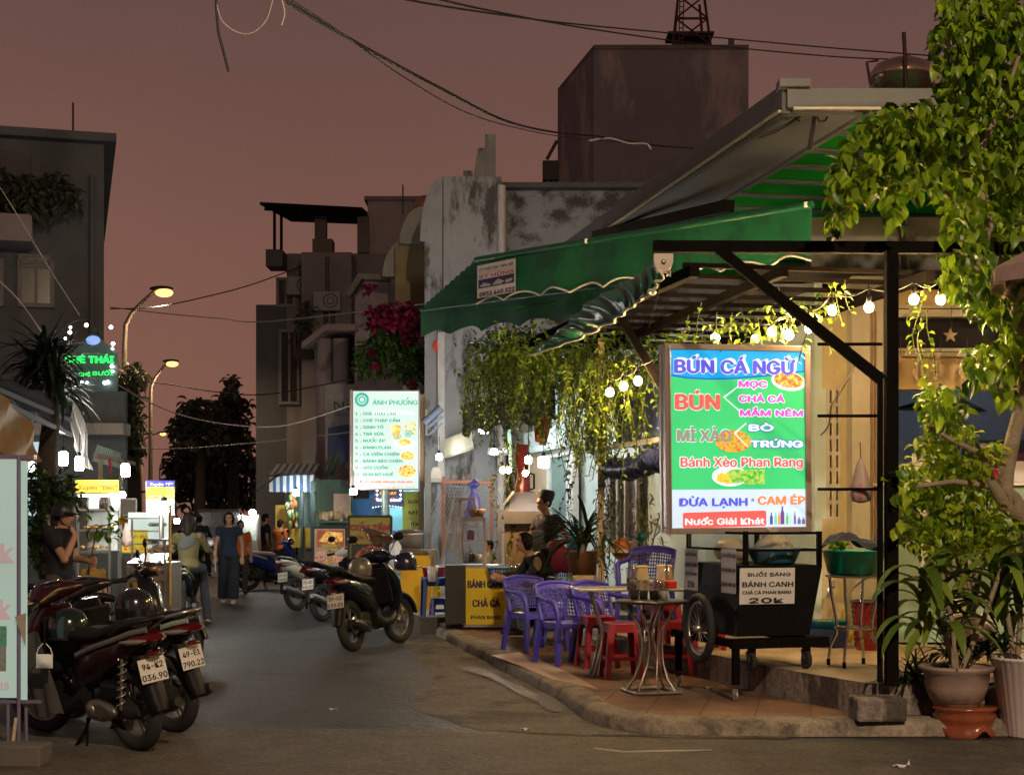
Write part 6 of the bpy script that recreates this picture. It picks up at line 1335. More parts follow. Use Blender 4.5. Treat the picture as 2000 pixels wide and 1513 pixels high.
# ================================================================ festoon bulbs
bulbm = emit('warm_bulb', (1.0, .62, .26), 720); coolbulb = emit('cool_bulb', (.85, .93, 1.0), 90)
def bulb(x, y, Y, label, m=bulbm, r=.037, cat='light bulb', drop=.16, name='string_bulb', grp='warm festoon bulbs on the pergola'):
    t = T(name, label, cat, P(x, y, Y), 0, grp); b = B(); b.sph((0, 0, 0), (r, r, r*1.12), 12, 9); b.obj('bulb', m, t)
    b = B(); b.lathe([(.014, r), (.02, r+.01), (.02, r+.05), (.008, r+.06)], (0, 0, 0), 10); b.tube([(0, 0, r+.05), (0, .01, r+drop)], .005, 5); b.obj('socket', black, t); return t
for x, y, Y, lb in ((1218, 754, 14.6, 'middle of the three warm bulbs glowing among the vines left of the menu board'), (1246, 744, 14.3, 'right one of the three warm bulbs among the vines, nearest the menu board'), (1191, 766, 15.0, 'left one of the three warm bulbs among the vines, beside the pale post'),
                    (1397, 660, 13.3, 'warm bulb peeking over the top left of the menu board'), (1508, 648, 13.0, 'left one of a pair of warm bulbs just above the menu board'), (1541, 654, 12.9, 'right one of a pair of warm bulbs just above the menu board'), (1581, 641, 12.7, 'warm bulb behind the diagonal pergola brace'),
                    (1625, 606, 12.6, 'warm bulb hanging right of the diagonal brace'), (1697, 600, 12.3, 'warm bulb hanging just left of the black post'), (1785, 585, 12.2, 'warm bulb right of the black post, half behind a trailer'), (1837, 585, 12.1, 'warm bulb farther right of the black post, clear of the leaves')):
    bulb(x, y, Y, lb)
bulb(1475, 662, 13.1, 'dark unlit looking bulb above the middle of the menu board', emit('dim_bulb', (1, .7, .35), 4))
bulb(1985, 562, 12.4, 'small warm bulb at the right edge beside the parasol', bulbm, .025)
bulb(1925, 583, 12.0, 'blue bulb hanging under the tree crown', emit('blue_bulb', (.02, .35, 1.0), 1.6), .042, 'light bulb')
bulb(1838, 641, 17.5, 'yellow bulb glowing behind the smoked fanlight', emit('yellow_bulb', (1, .75, .1), 2.0), .045)
bulb(1960, 634, 15.2, 'green bulb in front of the smoked fanlight', emit('green_bulb', (.05, .8, .35), 1.0), .03)
t = T('festoon_cable', 'black festoon cable looping between the warm bulbs', 'cable', (0, 0, 0)); pts = []
seq = [(1191, 735, 15.0), (1218, 728, 14.6), (1246, 715, 14.3), (1320, 660, 13.8), (1397, 630, 13.3), (1475, 625, 13.1), (1525, 618, 12.95), (1581, 605, 12.7), (1625, 570, 12.6), (1697, 562, 12.3), (1785, 550, 12.2), (1837, 548, 12.1), (1925, 550, 12.0), (2000, 530, 12.2)]
for a, c in zip(seq, seq[1:]):
    for i in range(6):
        f = i/6; p_ = P(*a).lerp(P(*c), f); p_.z -= .05*math.sin(math.pi*f); pts.append(p_)
b = B(); b.tube(pts, .007, 5); b.obj('wire', wire_m, t)
for i, (x, y, s, lb) in enumerate(((1755, 718, 1.0, 'leftmost shell mobile hanging on the cream lintel'), (1795, 722, 1.1, 'second shell mobile from the left on the cream lintel'), (1833, 715, 1.1, 'third shell mobile on the cream lintel, under the yellow bulb'), (1885, 720, 1.2, 'crescent shaped shell mobile on the cream lintel'), (1856, 655, .7, 'star ornament hanging in front of the fanlight'), (1773, 686, .6, 'small star ornament under the fanlight'))):
    t = T('shell_mobile', lb, 'ornament', P(x, y, 15.2), 0, 'shell ornaments on the cream lintel'); b = B()
    if i < 4: b.tube([(.03*s, 0, .12*s), (-.02*s, 0, .05*s), (-.03*s, 0, -.03*s), (0, 0, -.12*s)], [.008, .025*s, .03*s, .006], 8)
    else:
        b.poly([(math.cos(k*math.pi/5+math.pi/2)*(.07 if k % 2 == 0 else .03)*s*1.5, 0, math.sin(k*math.pi/5+math.pi/2)*(.07 if k % 2 == 0 else .03)*s*1.5) for k in range(10)], .012, (0, -1, 0))
    b.obj('shell', mat('shell', (.42, .33, .22), .6, 0, .3, 20), t); b = B(); b.tube([(.02*s, 0, .1*s), (.02*s, 0, .3)], .003, 4); b.obj('string', wire_m, t)
# parasol at the right edge
t = T('parasol', 'corner of a pinkish parasol at the right edge under the tree', 'parasol', (P(2120, 0, 10.6).x, 10.6, 0)); b = B(); n = 8; ring = []
for k in range(n):
    a = 2*math.pi*k/n+R(8); ring.append(V((math.cos(a)*.66, math.sin(a)*.66, 3.28)))
top = V((0, 0, 3.62))
for k in range(n):
    a, c = ring[k], ring[(k+1) % n]; b.add([top, a, c], [(0, 1, 2)], True); b.add([a, c, c-V((0, 0, .12)), a-V((0, 0, .10))], [(0, 1, 2, 3)])
b.obj('canopy', mat('parasol_pink', (.42, .30, .29), .7, 0, .15, transl=.3), t); b = B(); b.tube([(0, 0, 0), (0, 0, 3.6)], .025, 8); b.obj('pole', steel, t)
# ================================================================ scooters
def ell(c, w_, h, n=14, p=2.4, lean=0):
    """superellipse section in the plane across the scooter at c (x,z); lean tilts it"""
    out = []
    for j in range(n):
        a = 2*math.pi*j/n; ca, sa = math.cos(a), math.sin(a)
        y = w_*.5*math.copysign(abs(ca)**(2/p), ca); z = h*.5*math.copysign(abs(sa)**(2/p), sa)
        out.append(V((c[0]-z*lean, y, c[1]+z)))
    return out
tail_red = mat('tail_lens', (.085, .003, .005), .12, 0, .1, 6, coat=.6)
clearl = mat('clear_lens', (.22, .20, .18), .1, 0, .1, 6, coat=.6)
alu = mat('cast_aluminium', (.26, .25, .235), .42, .85, .25, 10)
plate_m = mat('plate_white', (.62, .60, .55), .5, 0, .08)
seatm = mat('seat_vinyl', (.009, .0085, .009), .6, 0, .2, 10, 0, .25)
def wheel_parts(t, c, R0, tr, spokes=5, rimm=alu, nm='wheel'):
    rx = M.Rotation(R(90), 3, 'X'); c = V(c)
    b = B(); b.torus(c, R0-tr*.9, tr, rx, 36, 10, 1.0); wh = b.obj(nm, rubber, t)
    b = B(); b.torus(c, R0-tr*1.9, .013, rx, 32, 8); b.torus(c, R0-tr*1.65, .012, rx, 32, 8)
    b.lathe([(.001, -.05), (.05, -.045), (.055, 0), (.05, .045), (.001, .05)], c, 16, rx)
    for i in range(spokes):
        a = 2*math.pi*i/spokes+.3
        if spokes < 10:
            for da in (-.16, .16): b.bar(c+V((math.cos(a)*.045, 0, math.sin(a)*.045)), c+V((math.cos(a+da)*(R0-tr*1.8), 0, math.sin(a+da)*(R0-tr*1.8))), .022, .012, (0, 1, 0))
        else: b.tube([c+V((math.cos(a)*.04, .03*(1 if i % 2 else -1), math.sin(a)*.04)), c+V((math.cos(a+.25)*(R0-tr*1.8), 0, math.sin(a+.25)*(R0-tr*1.8)))], .0025, 4, False)
    b.obj('rim', rimm, wh)
    b = B(); b.lathe([(.05, .052), (.10, .054), (.10, .058), (.05, .060)], c, 24, rx); b.obj('brake_disc', steel, wh)
def scooter(label, loc, rz, body, accent, plate, steer=R(18), white_tail=False, under=False, mirrors=True, name='scooter', seat_m=seatm, group='motor scooters parked along the street', lean=R(5), mini=False, stand=True):
    t = T(name, label, 'scooter', loc, rz, group); t.rotation_euler = (0, 0, rz)
    t.rotation_mode = 'XYZ'; t.rotation_euler = (R(-8) if lean else 0, 0, rz)
    WB = 1.24; RR = .285
    wheel_parts(t, (0, 0, RR), RR, .052, 24 if under else 5)
    # front end, steered
    fr = bpy.data.objects.new('front_fork', B().mesh('front_fork', steel))
    b = B(); piv = V((WB-.10, 0, .5))
    ax = V((WB, 0, RR)); hd = V((WB-.27, 0, .98))
    def stv(p):  # rotate about steering axis
        d = (hd-V((WB-.03, 0, RR))).normalized(); p = V(p); q = p-hd; return hd+M.Rotation(steer, 3, d)@q
    for s in (-1, 1): b.tube([stv((WB, s*.075, RR)), stv((WB-.10, s*.075, .58)), stv((WB-.12, s*.07, .64))], [.022, .022, .02], 8)
    b.tube([stv((WB, -.09, RR)), stv((WB, .09, RR))], .018, 8); b.tube([stv((WB-.12, 0, .62)), stv(hd)], .03, 8)
    fr_ = b.obj('front_fork', steel, t)
    c = stv(ax); e2 = (stv(ax+V((0, 1, 0)))-c).normalized(); fw = (stv(ax+V((1, 0, 0)))-c).normalized(); uw = fw.cross(e2)
    rot = M((fw, -uw, e2)).transposed()
    b = B(); b.torus(c, RR-.045, .046, rot, 36, 10); wh = b.obj('wheel', rubber, t)
    b = B(); b.torus(c, RR-.09, .013, rot, 32, 8); b.lathe([(.001, -.05), (.045, -.045), (.05, 0), (.045, .045), (.001, .05)], c, 16, rot)
    for i in range(24 if under else 5):
        a = 2*math.pi*i/(24 if under else 5)
        if under: b.tube([c, c+rot@V((math.cos(a)*(RR-.09), math.sin(a)*(RR-.09), 0))], .0025, 4, False)
        else:
            for da in (-.16, .16): b.bar(c+rot@V((math.cos(a)*.04, math.sin(a)*.04, 0)), c+rot@V((math.cos(a+da)*(RR-.09), math.sin(a+da)*(RR-.09), 0)), .020, .012, e2)
    b.obj('rim', alu, wh)
    b = B(); rings = []
    for i in range(11):
        a = R(10+130*i/10); rr = RR+.03; q = c+fw*math.cos(a)*rr+uw*math.sin(a)*rr
        o_ = (q-c).normalized(); rings.append([q-e2*.075-o_*.04, q-e2*.06+o_*.012, q+o_*.028, q+e2*.06+o_*.012, q+e2*.075-o_*.04, q+o_*.012])
    b.loft(rings, True, True); b.obj('front_mudguard', body, t)
    # leg shield
    b = B()
    secs = [((WB-.16, .34), .16, .10), ((WB-.17, .46), .28, .13), ((WB-.20, .60), .40, .16), ((WB-.25, .74), .42, .18), ((WB-.30, .87), .34, .19), ((WB-.34, .96), .22, .14)]
    rings = []
    for (x, z), w_, d in secs:
        rg = []
        for j in range(18):
            a = 2*math.pi*j/18; ca, sa = math.cos(a), math.sin(a)
            xx = x+(d*.75 if ca > 0 else d*.35)*abs(ca)**.9*(1 if ca > 0 else -1); yy = w_*.5*math.copysign(abs(sa)**.75, sa); rg.append(V((xx-.25*abs(yy)*.6, yy, z)))
        rings.append(rg)
    b.loft(rings, True, True); b.obj('leg_shield', body, t)
    b = B(); b.box((WB-.40, 0, .70), (.03, .30, .42), M.Rotation(R(-12), 3, 'Y'), .012); b.obj('inner_panel', black, t)
    # handlebar cowl
    b = B(); hc = hd+V((.0, 0, .07))
    rings = []
    for i in range(11):
        u_ = -1+2*i/10; w_ = .11*(1-.62*abs(u_)**1.6); h_ = .085*(1-.62*abs(u_)**1.5)
        cc = V((hc.x-.10*abs(u_)**1.3, u_*.23, hc.z-.02*abs(u_))); rg = []
        for j in range(14):
            a = 2*math.pi*j/14; rg.append(stv(cc+V((math.cos(a)*w_, 0, math.sin(a)*h_))))
        rings.append(rg)
    b.loft(rings, True, True); b.obj('handlebar_cowl', body if not under else accent, t)
    b = B()
    b.sph(stv((hc.x+.075, 0, hc.z-.015)), (.05, .095, .055), 14, 8, M.Rotation(steer, 3, 'Z')); b.obj('headlight', clearl, t)
    b = B(); b.sph(stv((hc.x-.05, 0, hc.z+.045)), (.06, .10, .028), 14, 8, M.Rotation(steer, 3, 'Z')); dl = b.obj('dashboard', black, t)
    b = B(); b.torus(stv((hc.x-.05, 0, hc.z+.068)), .062, .007, M.Rotation(R(14), 3, 'Y'), 22, 6); b.obj('dial_ring', chrome, dl)
    for s in (-1, 1):
        b = B(); b.tube([stv((hc.x-.09, s*.20, hc.z-.015)), stv((hc.x-.14, s*.27, hc.z-.02)), stv((hc.x-.165, s*.37, hc.z-.03))], [.018, .018, .02], 10); b.obj('grip', black, t)
        b = B(); b.tube([stv((hc.x-.09, s*.24, hc.z-.01)), stv((hc.x-.06, s*.27, hc.z-.015)), stv((hc.x-.105, s*.37, hc.z-.03))], .007, 6); b.obj('brake_lever', alu, t)
        b = B(); b.sph(stv((hc.x+.03, s*.17, hc.z-.03)), (.05, .045, .022), 10, 6); b.obj('turn_signal', mat('amber_lens', (.35, .10, .01), .15, 0, .1), t)
        if mirrors:
            b = B(); b.tube([stv((hc.x-.06, s*.18, hc.z+.02)), stv((hc.x-.05, s*.24, hc.z+.12)), stv((hc.x-.07, s*.31, hc.z+.19))], .007, 6); mr = b.obj('mirror', black, t)
            b = B(); b.sph(stv((hc.x-.075, s*.34, hc.z+.215)), (.022, .075, .048), 12, 8); b.obj('mirror_shell', black, mr)
    # floor and belly
    b = B(); b.loft([ell((WB-.22, .34), .22, .16), ell((WB-.40, .28), .30, .12), ell((WB-.62, .27), .32, .13), ell((.42, .36), .28, .26)], True, True); b.obj('floorboard', black, t)
    # underseat body and tail
    b = B()
    b.loft([ell((.60, .50), .16, .34), ell((.50, .54), .26, .42), ell((.34, .60), .31, .36), ell((.15, .66), .33, .28), ell((-.08, .72), .30, .22), ell((-.22, .775), .22, .16), ell((-.33, .82), .11, .07)], True, True); b.obj('side_fairing', body, t)
    if accent:
        for s in (-1, 1):
            b = B(); pts = [(.40, .66), (.18, .725), (-.06, .785), (-.23, .835), (-.35, .855)]
            yw = [.155, .163, .148, .105, .05]
            b.loft([[V((x, s*y, z-.022)), V((x, s*(y+.014), z-.015)), V((x, s*(y+.014), z+.012)), V((x, s*y, z+.022))] for (x, z), y in zip(pts, yw)], True, True); b.obj('tail_stripe', accent, t)
    b = B(); b.loft([ell((.64, .755), .10, .06), ell((.56, .77), .22, .09), ell((.38, .785), .27, .10), ell((.18, .795), .27, .10), ell((.05, .83), .26, .10), ell((-.10, .865), .24, .10), ell((-.22, .885), .17, .06)], True, True); b.obj('seat', seat_m, t)
    b = B(); b.tube([(-.05, .15, .82), (-.20, .14, .885), (-.33, .09, .915), (-.36, 0, .92), (-.33, -.09, .915), (-.20, -.14, .885), (-.05, -.15, .82)], .013, 8); b.obj('grab_rail', steel if white_tail else black, t)
    b = B(); b.loft([[V((x0, y*w_, zz)) for y, zz in ((-1, z0-.032*h_), (-.6, z0-.045*h_), (.6, z0-.045*h_), (1, z0-.032*h_), (1, z0+.02*h_), (.5, z0+.036*h_), (-.5, z0+.036*h_), (-1, z0+.02*h_))] for x0, z0, w_, h_ in ((-.20, .785, .115, .9), (-.27, .79, .105, 1), (-.33, .795, .085, .85), (-.37, .80, .05, .45))], True, True); tl = b.obj('tail_light', tail_red, t)
    for s in (-1, 1):
        b = B(); b.loft([[V((x0, s*(y0+c_*.018), z0+e_*.020*h_)) for c_, e_ in ((-1, -1), (1, -.6), (1, .8), (-1, 1))] for x0, y0, z0, h_ in ((-.16, .135, .775, .5), (-.24, .120, .775, 1.1), (-.31, .095, .78, .9), (-.35, .07, .785, .3))], True, True); b.obj('turn_signal', clearl, t)
    b = B(); b.sph((-.32, 0, .685), (.025, .055, .018), 10, 6); b.obj('reflector', tail_red, t)
    # rear mudguard, plate
    b = B(); b.loft([[V((x, y, z)) for x, y, z in ((a[0], -a[2], a[1]), (a[0]-.02, 0, a[1]+.012), (a[0], a[2], a[1]), (a[0]+.02, 0, a[1]-.01))] for s, a in ((1, (-.10, .72, .08)), (1, (-.20, .66, .09)), (1, (-.24, .52, .085)), (1, (-.30, .36, .075)), (1, (-.32, .30, .06)))], True, True); b.obj('rear_mudguard', black, t)
    if plate:
        pw, ph = .205, .16; k = .00112
        o = B(); o.box((0, 0, 0), (pw, .004, ph), None, .006); pl_ = o.obj('number_plate', plate_m, t); pl_.location = (-.285, 0, .575); pl_.rotation_euler = (R(-12), 0, R(-90))
        b = B(); letter(b, plate[0], -70 if '-' in plate[0] else -60, 70, -8, 50, k, 0, 0, .004, .04); letter(b, plate[1], -84, 84, 58, 50, k, 0, 0, .004, .04); b.obj('plate_number', ink, pl_)
    # engine, exhaust, shock, stand
    b = B(); b.loft([ell((.42, .27), .12, .10), ell((.34, .27), .2, .16), ell((.12, .285), .2, .15), ell((-.02, .285), .16, .14), ell((-.10, .285), .10, .08)], True, True)
    b.box((.27, 0, .36), (.22, .17, .13), None, .03); eng = b.obj('engine', mat('engine_dark', (.05, .048, .045), .45, .6, .25, 8), t)
    b = B()
    for v in (0, 1): pass
    rings = []
    for y, s in ((.095, .95), (.13, 1.0), (.145, .9), (.15, .55)):
        rg = []
        for j in range(24):
            a = 2*math.pi*j/24; x = math.cos(a); z = math.sin(a); rg.append(V((.20+.20*s*x*(1.0 if x > 0 else .85), y, .285+(.075+.015*x)*s*z)))
        rings.append(rg)
    b.loft(rings, True, True); b.lathe([(.05, .15), (.045, .165), (.001, .168)], (.31, 0, .285), 16, M.Rotation(R(-90), 3, 'X'))
    b.obj('crankcase_cover', alu, eng)
    b = B(); b.box((.08, .09, .43), (.24, .10, .12), None, .03); b.obj('air_box', black, eng)
    b = B(); b.tube([(.36, -.08, .22), (.2, -.13, .20), (.02, -.16, .24), (-.05, -.165, .26)], .02, 8); b.tube([(.06, -.165, .235), (.0, -.168, .25), (-.20, -.172, .30), (-.27, -.174, .32)] if not under else [(.0, -.165, .25), (-.08, -.168, .27), (-.36, -.172, .36), (-.46, -.174, .39)], [.035, .05, .052, .035], 14); b.obj('exhaust', alu if under else mat('dark_exhaust', (.05, .05, .05), .4, .7), t)
    b = B(); sh = []
    for i in range(64): 
        a = i*.62; f = i/63; q = V((-.02, .115, .33)).lerp(V((-.10, .105, .66)), f); sh.append(q+V((math.cos(a)*.028, math.sin(a)*.028, 0)))
    b.tube(sh, .006, 5); b.tube([(-.02, .115, .31), (-.10, .105, .68)], .012, 8); b.obj('shock_absorber', steel, t)
    if stand:
        b = B(); b.tube([(.40, .10, .24), (.44, .14, .12), (.50, .20, .012), (.60, .21, .012)], .011, 6); b.tube([(.40, .13, .22), (.42, .15, .012), (.36, .16, .012)], .009, 6); b.obj('kick_stand', blackmetal, t)
    return t
def paintm(name, col, rough=.25): return mat(name, col, rough, 0, .10, 5, 0, .35, coat=.3)
maroon = paintm('maroon_paint', (.022, .003, .005)); maroon_d = paintm('graphite_stripe', (.12, .12, .11), .3)
blk = paintm('gloss_black', (.010, .010, .013)); blk2 = paintm('midnight_paint', (.006, .009, .018))
pearl = paintm('pearl_white', (.50, .52, .46)); sage = paintm('sage_white', (.24, .30, .24)); blue_p = paintm('scooter_blue', (.012, .035, .24)); lime = paintm('lime_paint', (.20, .30, .02))
s1 = scooter('dark red scooter in the left foreground with plate 94-K2 036.90', (-2.51, 10.36, 0), R(136), maroon, maroon_d, ('94-K2', '036.90'), R(20), mirrors=False)
s2 = scooter('black and pale green scooter next to the dark red one, plate 49-E1 790.22', (-2.47, 11.25, 0), R(142), blk, sage, ('49-E1', '790.22'), R(10), True, mirrors=False)
s3 = scooter('black scooter parked by the raised kerb with plate 59-C3 139.55', (-1.86, 18.05, 0), R(69), blk2, None, ('59-C3', '139.55'), R(-12)); s3.scale = (1.05,)*3; bpy.context.view_layer.update()
s4 = scooter('white motorbike with wire wheels behind the black scooter', (-3.62, 25.9, 0), R(58), pearl, pearl, ('59-Y1', '270.82'), R(-15), True, True, mirrors=False)
s5 = scooter('dark motorbike squeezed between the white one and the black scooter', (-2.85, 23.2, 0), R(62), blk, None, ('71-B2', '191.97'), R(-10), False, True)
s6 = scooter('blue scooter with white seat, the farthest in the right hand row', (-5.70, 33.2, 0), R(28), blue_p, pearl, ('51-M2', '304.18'), R(-10), False, False, True, 'scooter', mat('white_seat', (.5, .47, .42), .5))
s7 = scooter('black and lime scooter carrying the woman in the yellow jacket', (-4.62, 21.8, 0), R(97), blk, lime, None, R(5), True, stand=False)
s8 = scooter('black scooter with raised handlebars behind the helmeted man', (-4.62, 15.3, 0), R(12), blk, None, None, R(8), mirrors=True)
s9 = scooter('far scooter with glowing tail light ridden away down the street', (-8.25, 40.5, 0), R(100), blk, None, None, 0, False, stand=False)
for ch_ in s9.children:
    if ch_.name.startswith('tail_light'): ch_.data.materials[0] = emit('lit_tail', (1, .05, .02), 14)
# helmets, bag and visor on the scooters
def helmet(label, p, rz, m, name='helmet'):
    t = T(name, label, 'helmet', p, rz, 'motorcycle helmets'); b = B()
    b.lathe([(.132, -.085), (.140, -.03), (.135, .04), (.105, .095), (.055, .125), (.001, .133)], (0, 0, 0), 24); b.obj('shell', m, t)
    b = B(); b.torus((0, 0, -.085), .132, .009, None, 26, 6); b.obj('rim', black, t)
    b = B(); b.loft([[V((.12*math.cos(a), .13*math.sin(a), -.03)), V((.19*math.cos(a)+.02, .14*math.sin(a), -.055)), V((.19*math.cos(a)+.02, .14*math.sin(a), -.062)), V((.12*math.cos(a), .13*math.sin(a), -.04))] for a in [R(-60+12*i) for i in range(11)]], True, True); b.obj('peak', black, t); return t
gloss_h = mat('dark_green_helmet', (.004, .013, .010), .16, 0, .1, 5, coat=.8)
def at_s(s, p): return s.matrix_basis@V(p)
helmet('dark green glossy helmet resting on the footwell of the dark red scooter', at_s(s1, (.70, .02, .82)), R(100), gloss_h)
helmet('small black helmet on the seat of the pale green tailed scooter', at_s(s2, (.30, 0, .925)), R(170), mat('black_helmet', (.010, .011, .014), .18, 0, .1, 5, coat=.8))
helmet('olive grey helmet on the seat of the black scooter by the kerb', at_s(s3, (.42, 0, .92)), R(50), mat('olive_helmet', (.12, .12, .09), .3, 0, .15, 5, coat=.4))
helmet('navy helmet hanging from the handlebar of the black scooter by the kerb', at_s(s3, (.88, -.36, .93)), R(20), mat('navy_helmet', (.012, .014, .045), .25, 0, .1, 5, coat=.6))
t = T('white_face_mask', 'white face mask hanging on the side of the dark red scooter', 'mask', at_s(s1, (.60, .27, .74))); t.rotation_euler = (0, 0, R(-12))
b = B(); b.grid(lambda u_, v: V(((u_-.5)*.125, -.028*math.cos((u_-.5)*3)*math.sin(v*3.1), -.06-.095*v-.02*math.sin(v*3.1)*abs(u_-.5))), 10, 8); b.obj('cloth', mat('mask_white', (.62, .62, .58), .8, 0, .05), t)
b = B(); 
for s in (-1, 1): b.tube([(s*.06, 0, -.065), (s*.045, 0, -.02), (s*.012, 0, .012)], .004, 5)
b.obj('ear_loop', mat('mask_white', (.62, .62, .58)), t)
t = T('rain_apron', 'dark cloth apron hanging over the leg shield of the dark red scooter', 'cloth', (0, 0, 0)); b = B()
def apron(u_, v):
    q = V((1.12-.36*u_-.10*v, .20+.05*math.sin(u_*3.1)+.015*math.sin(u_*14+v*3)-.03*v, .80-.58*v+.02*math.sin(u_*9))); return at_s(s1, q)
b.grid(apron, 16, 14); b.obj('sheet', mat('charcoal_cloth', (.055, .05, .048), .85, 0, .18, 5, .2), t)
t = T('plastic_cover', 'clear plastic bag over the handlebar of the black scooter by the kerb', 'bag', at_s(s3, (.95, .02, 1.16))); b = B(); b.lathe([(.03, 0), (.12, .06), (.24, .17), (.22, .20), (.10, .17), (.02, .12)], (0, 0, 0), 18, M.Rotation(R(15), 3, 'Y'), True, .12, 5); b.obj('bag', glassmat('film_cover', (.62, .5, .5), .22, .2), t)
# ================================================================ people: one welded body each, clothes and hair as parts
def person(label, loc, rz, J, H=1.65, top=None, top_m=None, leg_m=None, hair='short', hair_m=hairm, sleeve=.5, shoes=None, hands=True, name='person', female=False, voxel=.011, legs=True, extra=None, skirt=False, headyaw=0, headpitch=0, neckline=.0):
    """J: joints in metres in local space (facing -Y). Missing ones take a standing default scaled to H."""
    k = H/1.65
    D = dict(pelvis=(0, 0, .88), chest=(0, .01, 1.20), neck=(0, .015, 1.40), head=(0, -.01, 1.53), shl=(.17, .015, 1.34), shr=(-.17, .015, 1.34), ell=(.22, .03, 1.07), elr=(-.22, .03, 1.07), wrl=(.23, -.03, .84), wrr=(-.23, -.03, .84), hipl=(.09, 0, .86), hipr=(-.09, 0, .86), knl=(.10, -.02, .47), knr=(-.10, -.02, .47), anl=(.10, .03, .08), anr=(-.10, .03, .08))
    D = {a: V(b_)*k for a, b_ in D.items()}
    for a, b_ in J.items(): D[a] = V(b_)
    t = T(name, label, 'person', loc, rz)
    f = .90 if female else 1.0
    g = lambda a: D[a]
    # body
    b = B()
    def limb(pts, rs, n=10):
        q = []; rr = []
        for i in range(len(pts)-1):
            for j in range(4): q.append(pts[i].lerp(pts[i+1], j/4)); rr.append(rs[i]+(rs[i+1]-rs[i])*j/4)
        q.append(pts[-1]); rr.append(rs[-1]); b.tube(q, [x*k for x in rr], n); b.sph(pts[0], rs[0]*k, 10, 7)
        for p_, r_ in zip(pts[1:], rs[1:]): b.sph(p_, r_*k*.99, 10, 7)
    def torso(bb, grow=0, lo=0, hi=1):
        up = (g('neck')-g('pelvis')); sx = (g('shl')-g('shr')).normalized(); prof = [(-.06, .15, .105), (.03, .165, .115), (.25, .135*f, .095), (.5, .150*f, .105), (.72, .170*f, .112), (.88, .165*f, .10), (.97, .10, .075), (1.03, .055, .055)]
        rings = []
        mid = g('chest')
        for u_, a, d in prof:
            if u_ < lo-.01 or u_ > hi+.01: continue
            q = g('pelvis').lerp(mid, u_/.6) if u_ < .6 else mid.lerp(g('neck'), (u_-.6)/.4)
            ax = (sx*max(0, min(1, u_))+((g('hipl')-g('hipr')).normalized())*(1-max(0, min(1, u_)))).normalized(); upn = up.normalized(); fw = upn.cross(ax).normalized()
            rings.append([q+ax*math.cos(2*math.pi*j/18)*(a+grow)*k+fw*math.sin(2*math.pi*j/18)*(d+grow)*k for j in range(18)])
        bb.loft(rings, True, True)
    torso(b)
    limb([g('neck')-V((0, 0, .05*k)), g('head')-V((0, 0, .06*k))], [.055, .05])
    for s in 'lr':
        limb([g('sh'+s), g('el'+s), g('wr'+s)], [.050*f, .042*f, .029*f])
        if legs: limb([g('hip'+s), g('kn'+s), g('an'+s)], [.085, .058, .040])
    # head with features
    hd = g('head'); hr = M.Rotation(headyaw, 3, 'Z')@M.Rotation(headpitch, 3, 'X')
    def hp(x, y, z): return hd+hr@V((x*k, y*k, z*k))
    b.sph(hp(0, .012, .025), (.073*k, .092*k, .095*k), 18, 12, hr); b.sph(hp(0, -.022, -.045), (.054*k, .062*k, .068*k), 14, 10, hr); b.sph(hp(0, -.05, -.088), (.026*k, .024*k, .022*k), 10, 7, hr)
    b.tube([hp(0, -.082, .025), hp(0, -.098, -.012), hp(0, -.103, -.025), hp(0, -.085, -.032)], [.009*k, .013*k, .016*k, .010*k], 8)
    for s in (-1, 1): b.sph(hp(s*.074, .015, -.005), (.012*k, .022*k, .034*k), 8, 7, hr); b.sph(hp(s*.03, -.072, -.022), (.02*k, .018*k, .018*k), 8, 6, hr)
    b.sph(hp(0, -.084, -.055), (.022*k, .012*k, .008*k), 10, 6, hr); b.sph(hp(0, -.079, .042), (.05*k, .014*k, .010*k), 10, 6, hr)
    # hands
    if hands:
        for s in 'lr':
            w_ = g('wr'+s); dr = (w_-g('el'+s)).normalized()
            if 'hd'+s in D: dr = (g('hd'+s)-w_).normalized()
            sd = dr.cross(V((0, 1, .2))); sd = sd.normalized() if sd.length > .1 else V((1, 0, 0)); nn = sd.cross(dr)
            b.loft([[w_+dr*u_*k+sd*math.cos(2*math.pi*j/10)*a*k+nn*math.sin(2*math.pi*j/10)*d*k for j in range(10)] for u_, a, d in ((-.01, .026, .022), (.03, .036, .02), (.075, .04, .016), (.09, .034, .012))], True, True)
            for i, (o_, L) in enumerate(((-.030, .062), (-.010, .075), (.010, .070), (.029, .055))):
                p0_ = w_+dr*.082*k+sd*o_*k; b.tube([p0_, p0_+dr*L*.5*k+nn*.006*k, p0_+dr*L*.85*k+nn*.02*k], [.0095*k, .009*k, .0075*k], 7)
            sgn_ = 1 if s == 'l' else -1
            b.tube([w_+dr*.02*k-sd*.028*k*sgn_, w_+dr*.05*k-sd*.05*k*sgn_, w_+dr*.085*k-sd*.052*k*sgn_+nn*.01*k], [.013*k, .0115*k, .009*k], 7)
    b.blob('body', skin, t, voxel, 3)
    # eyes and brows
    b = B()
    for s in (-1, 1): b.sph(hp(s*.031, -.0795, .012), (.011*k, .006*k, .006*k), 8, 6, hr); b.bar(hp(s*.017, -.094, .034), hp(s*.048, -.084, .036), .006*k, .005*k)
    b.obj('eyes', black, t)
    b = B(); b.sph(hp(0, -.0935, -.056), (.021*k, .006*k, .006*k), 10, 6, hr); b.obj('lips', mat('lip', (.32, .10, .08), .5), t)
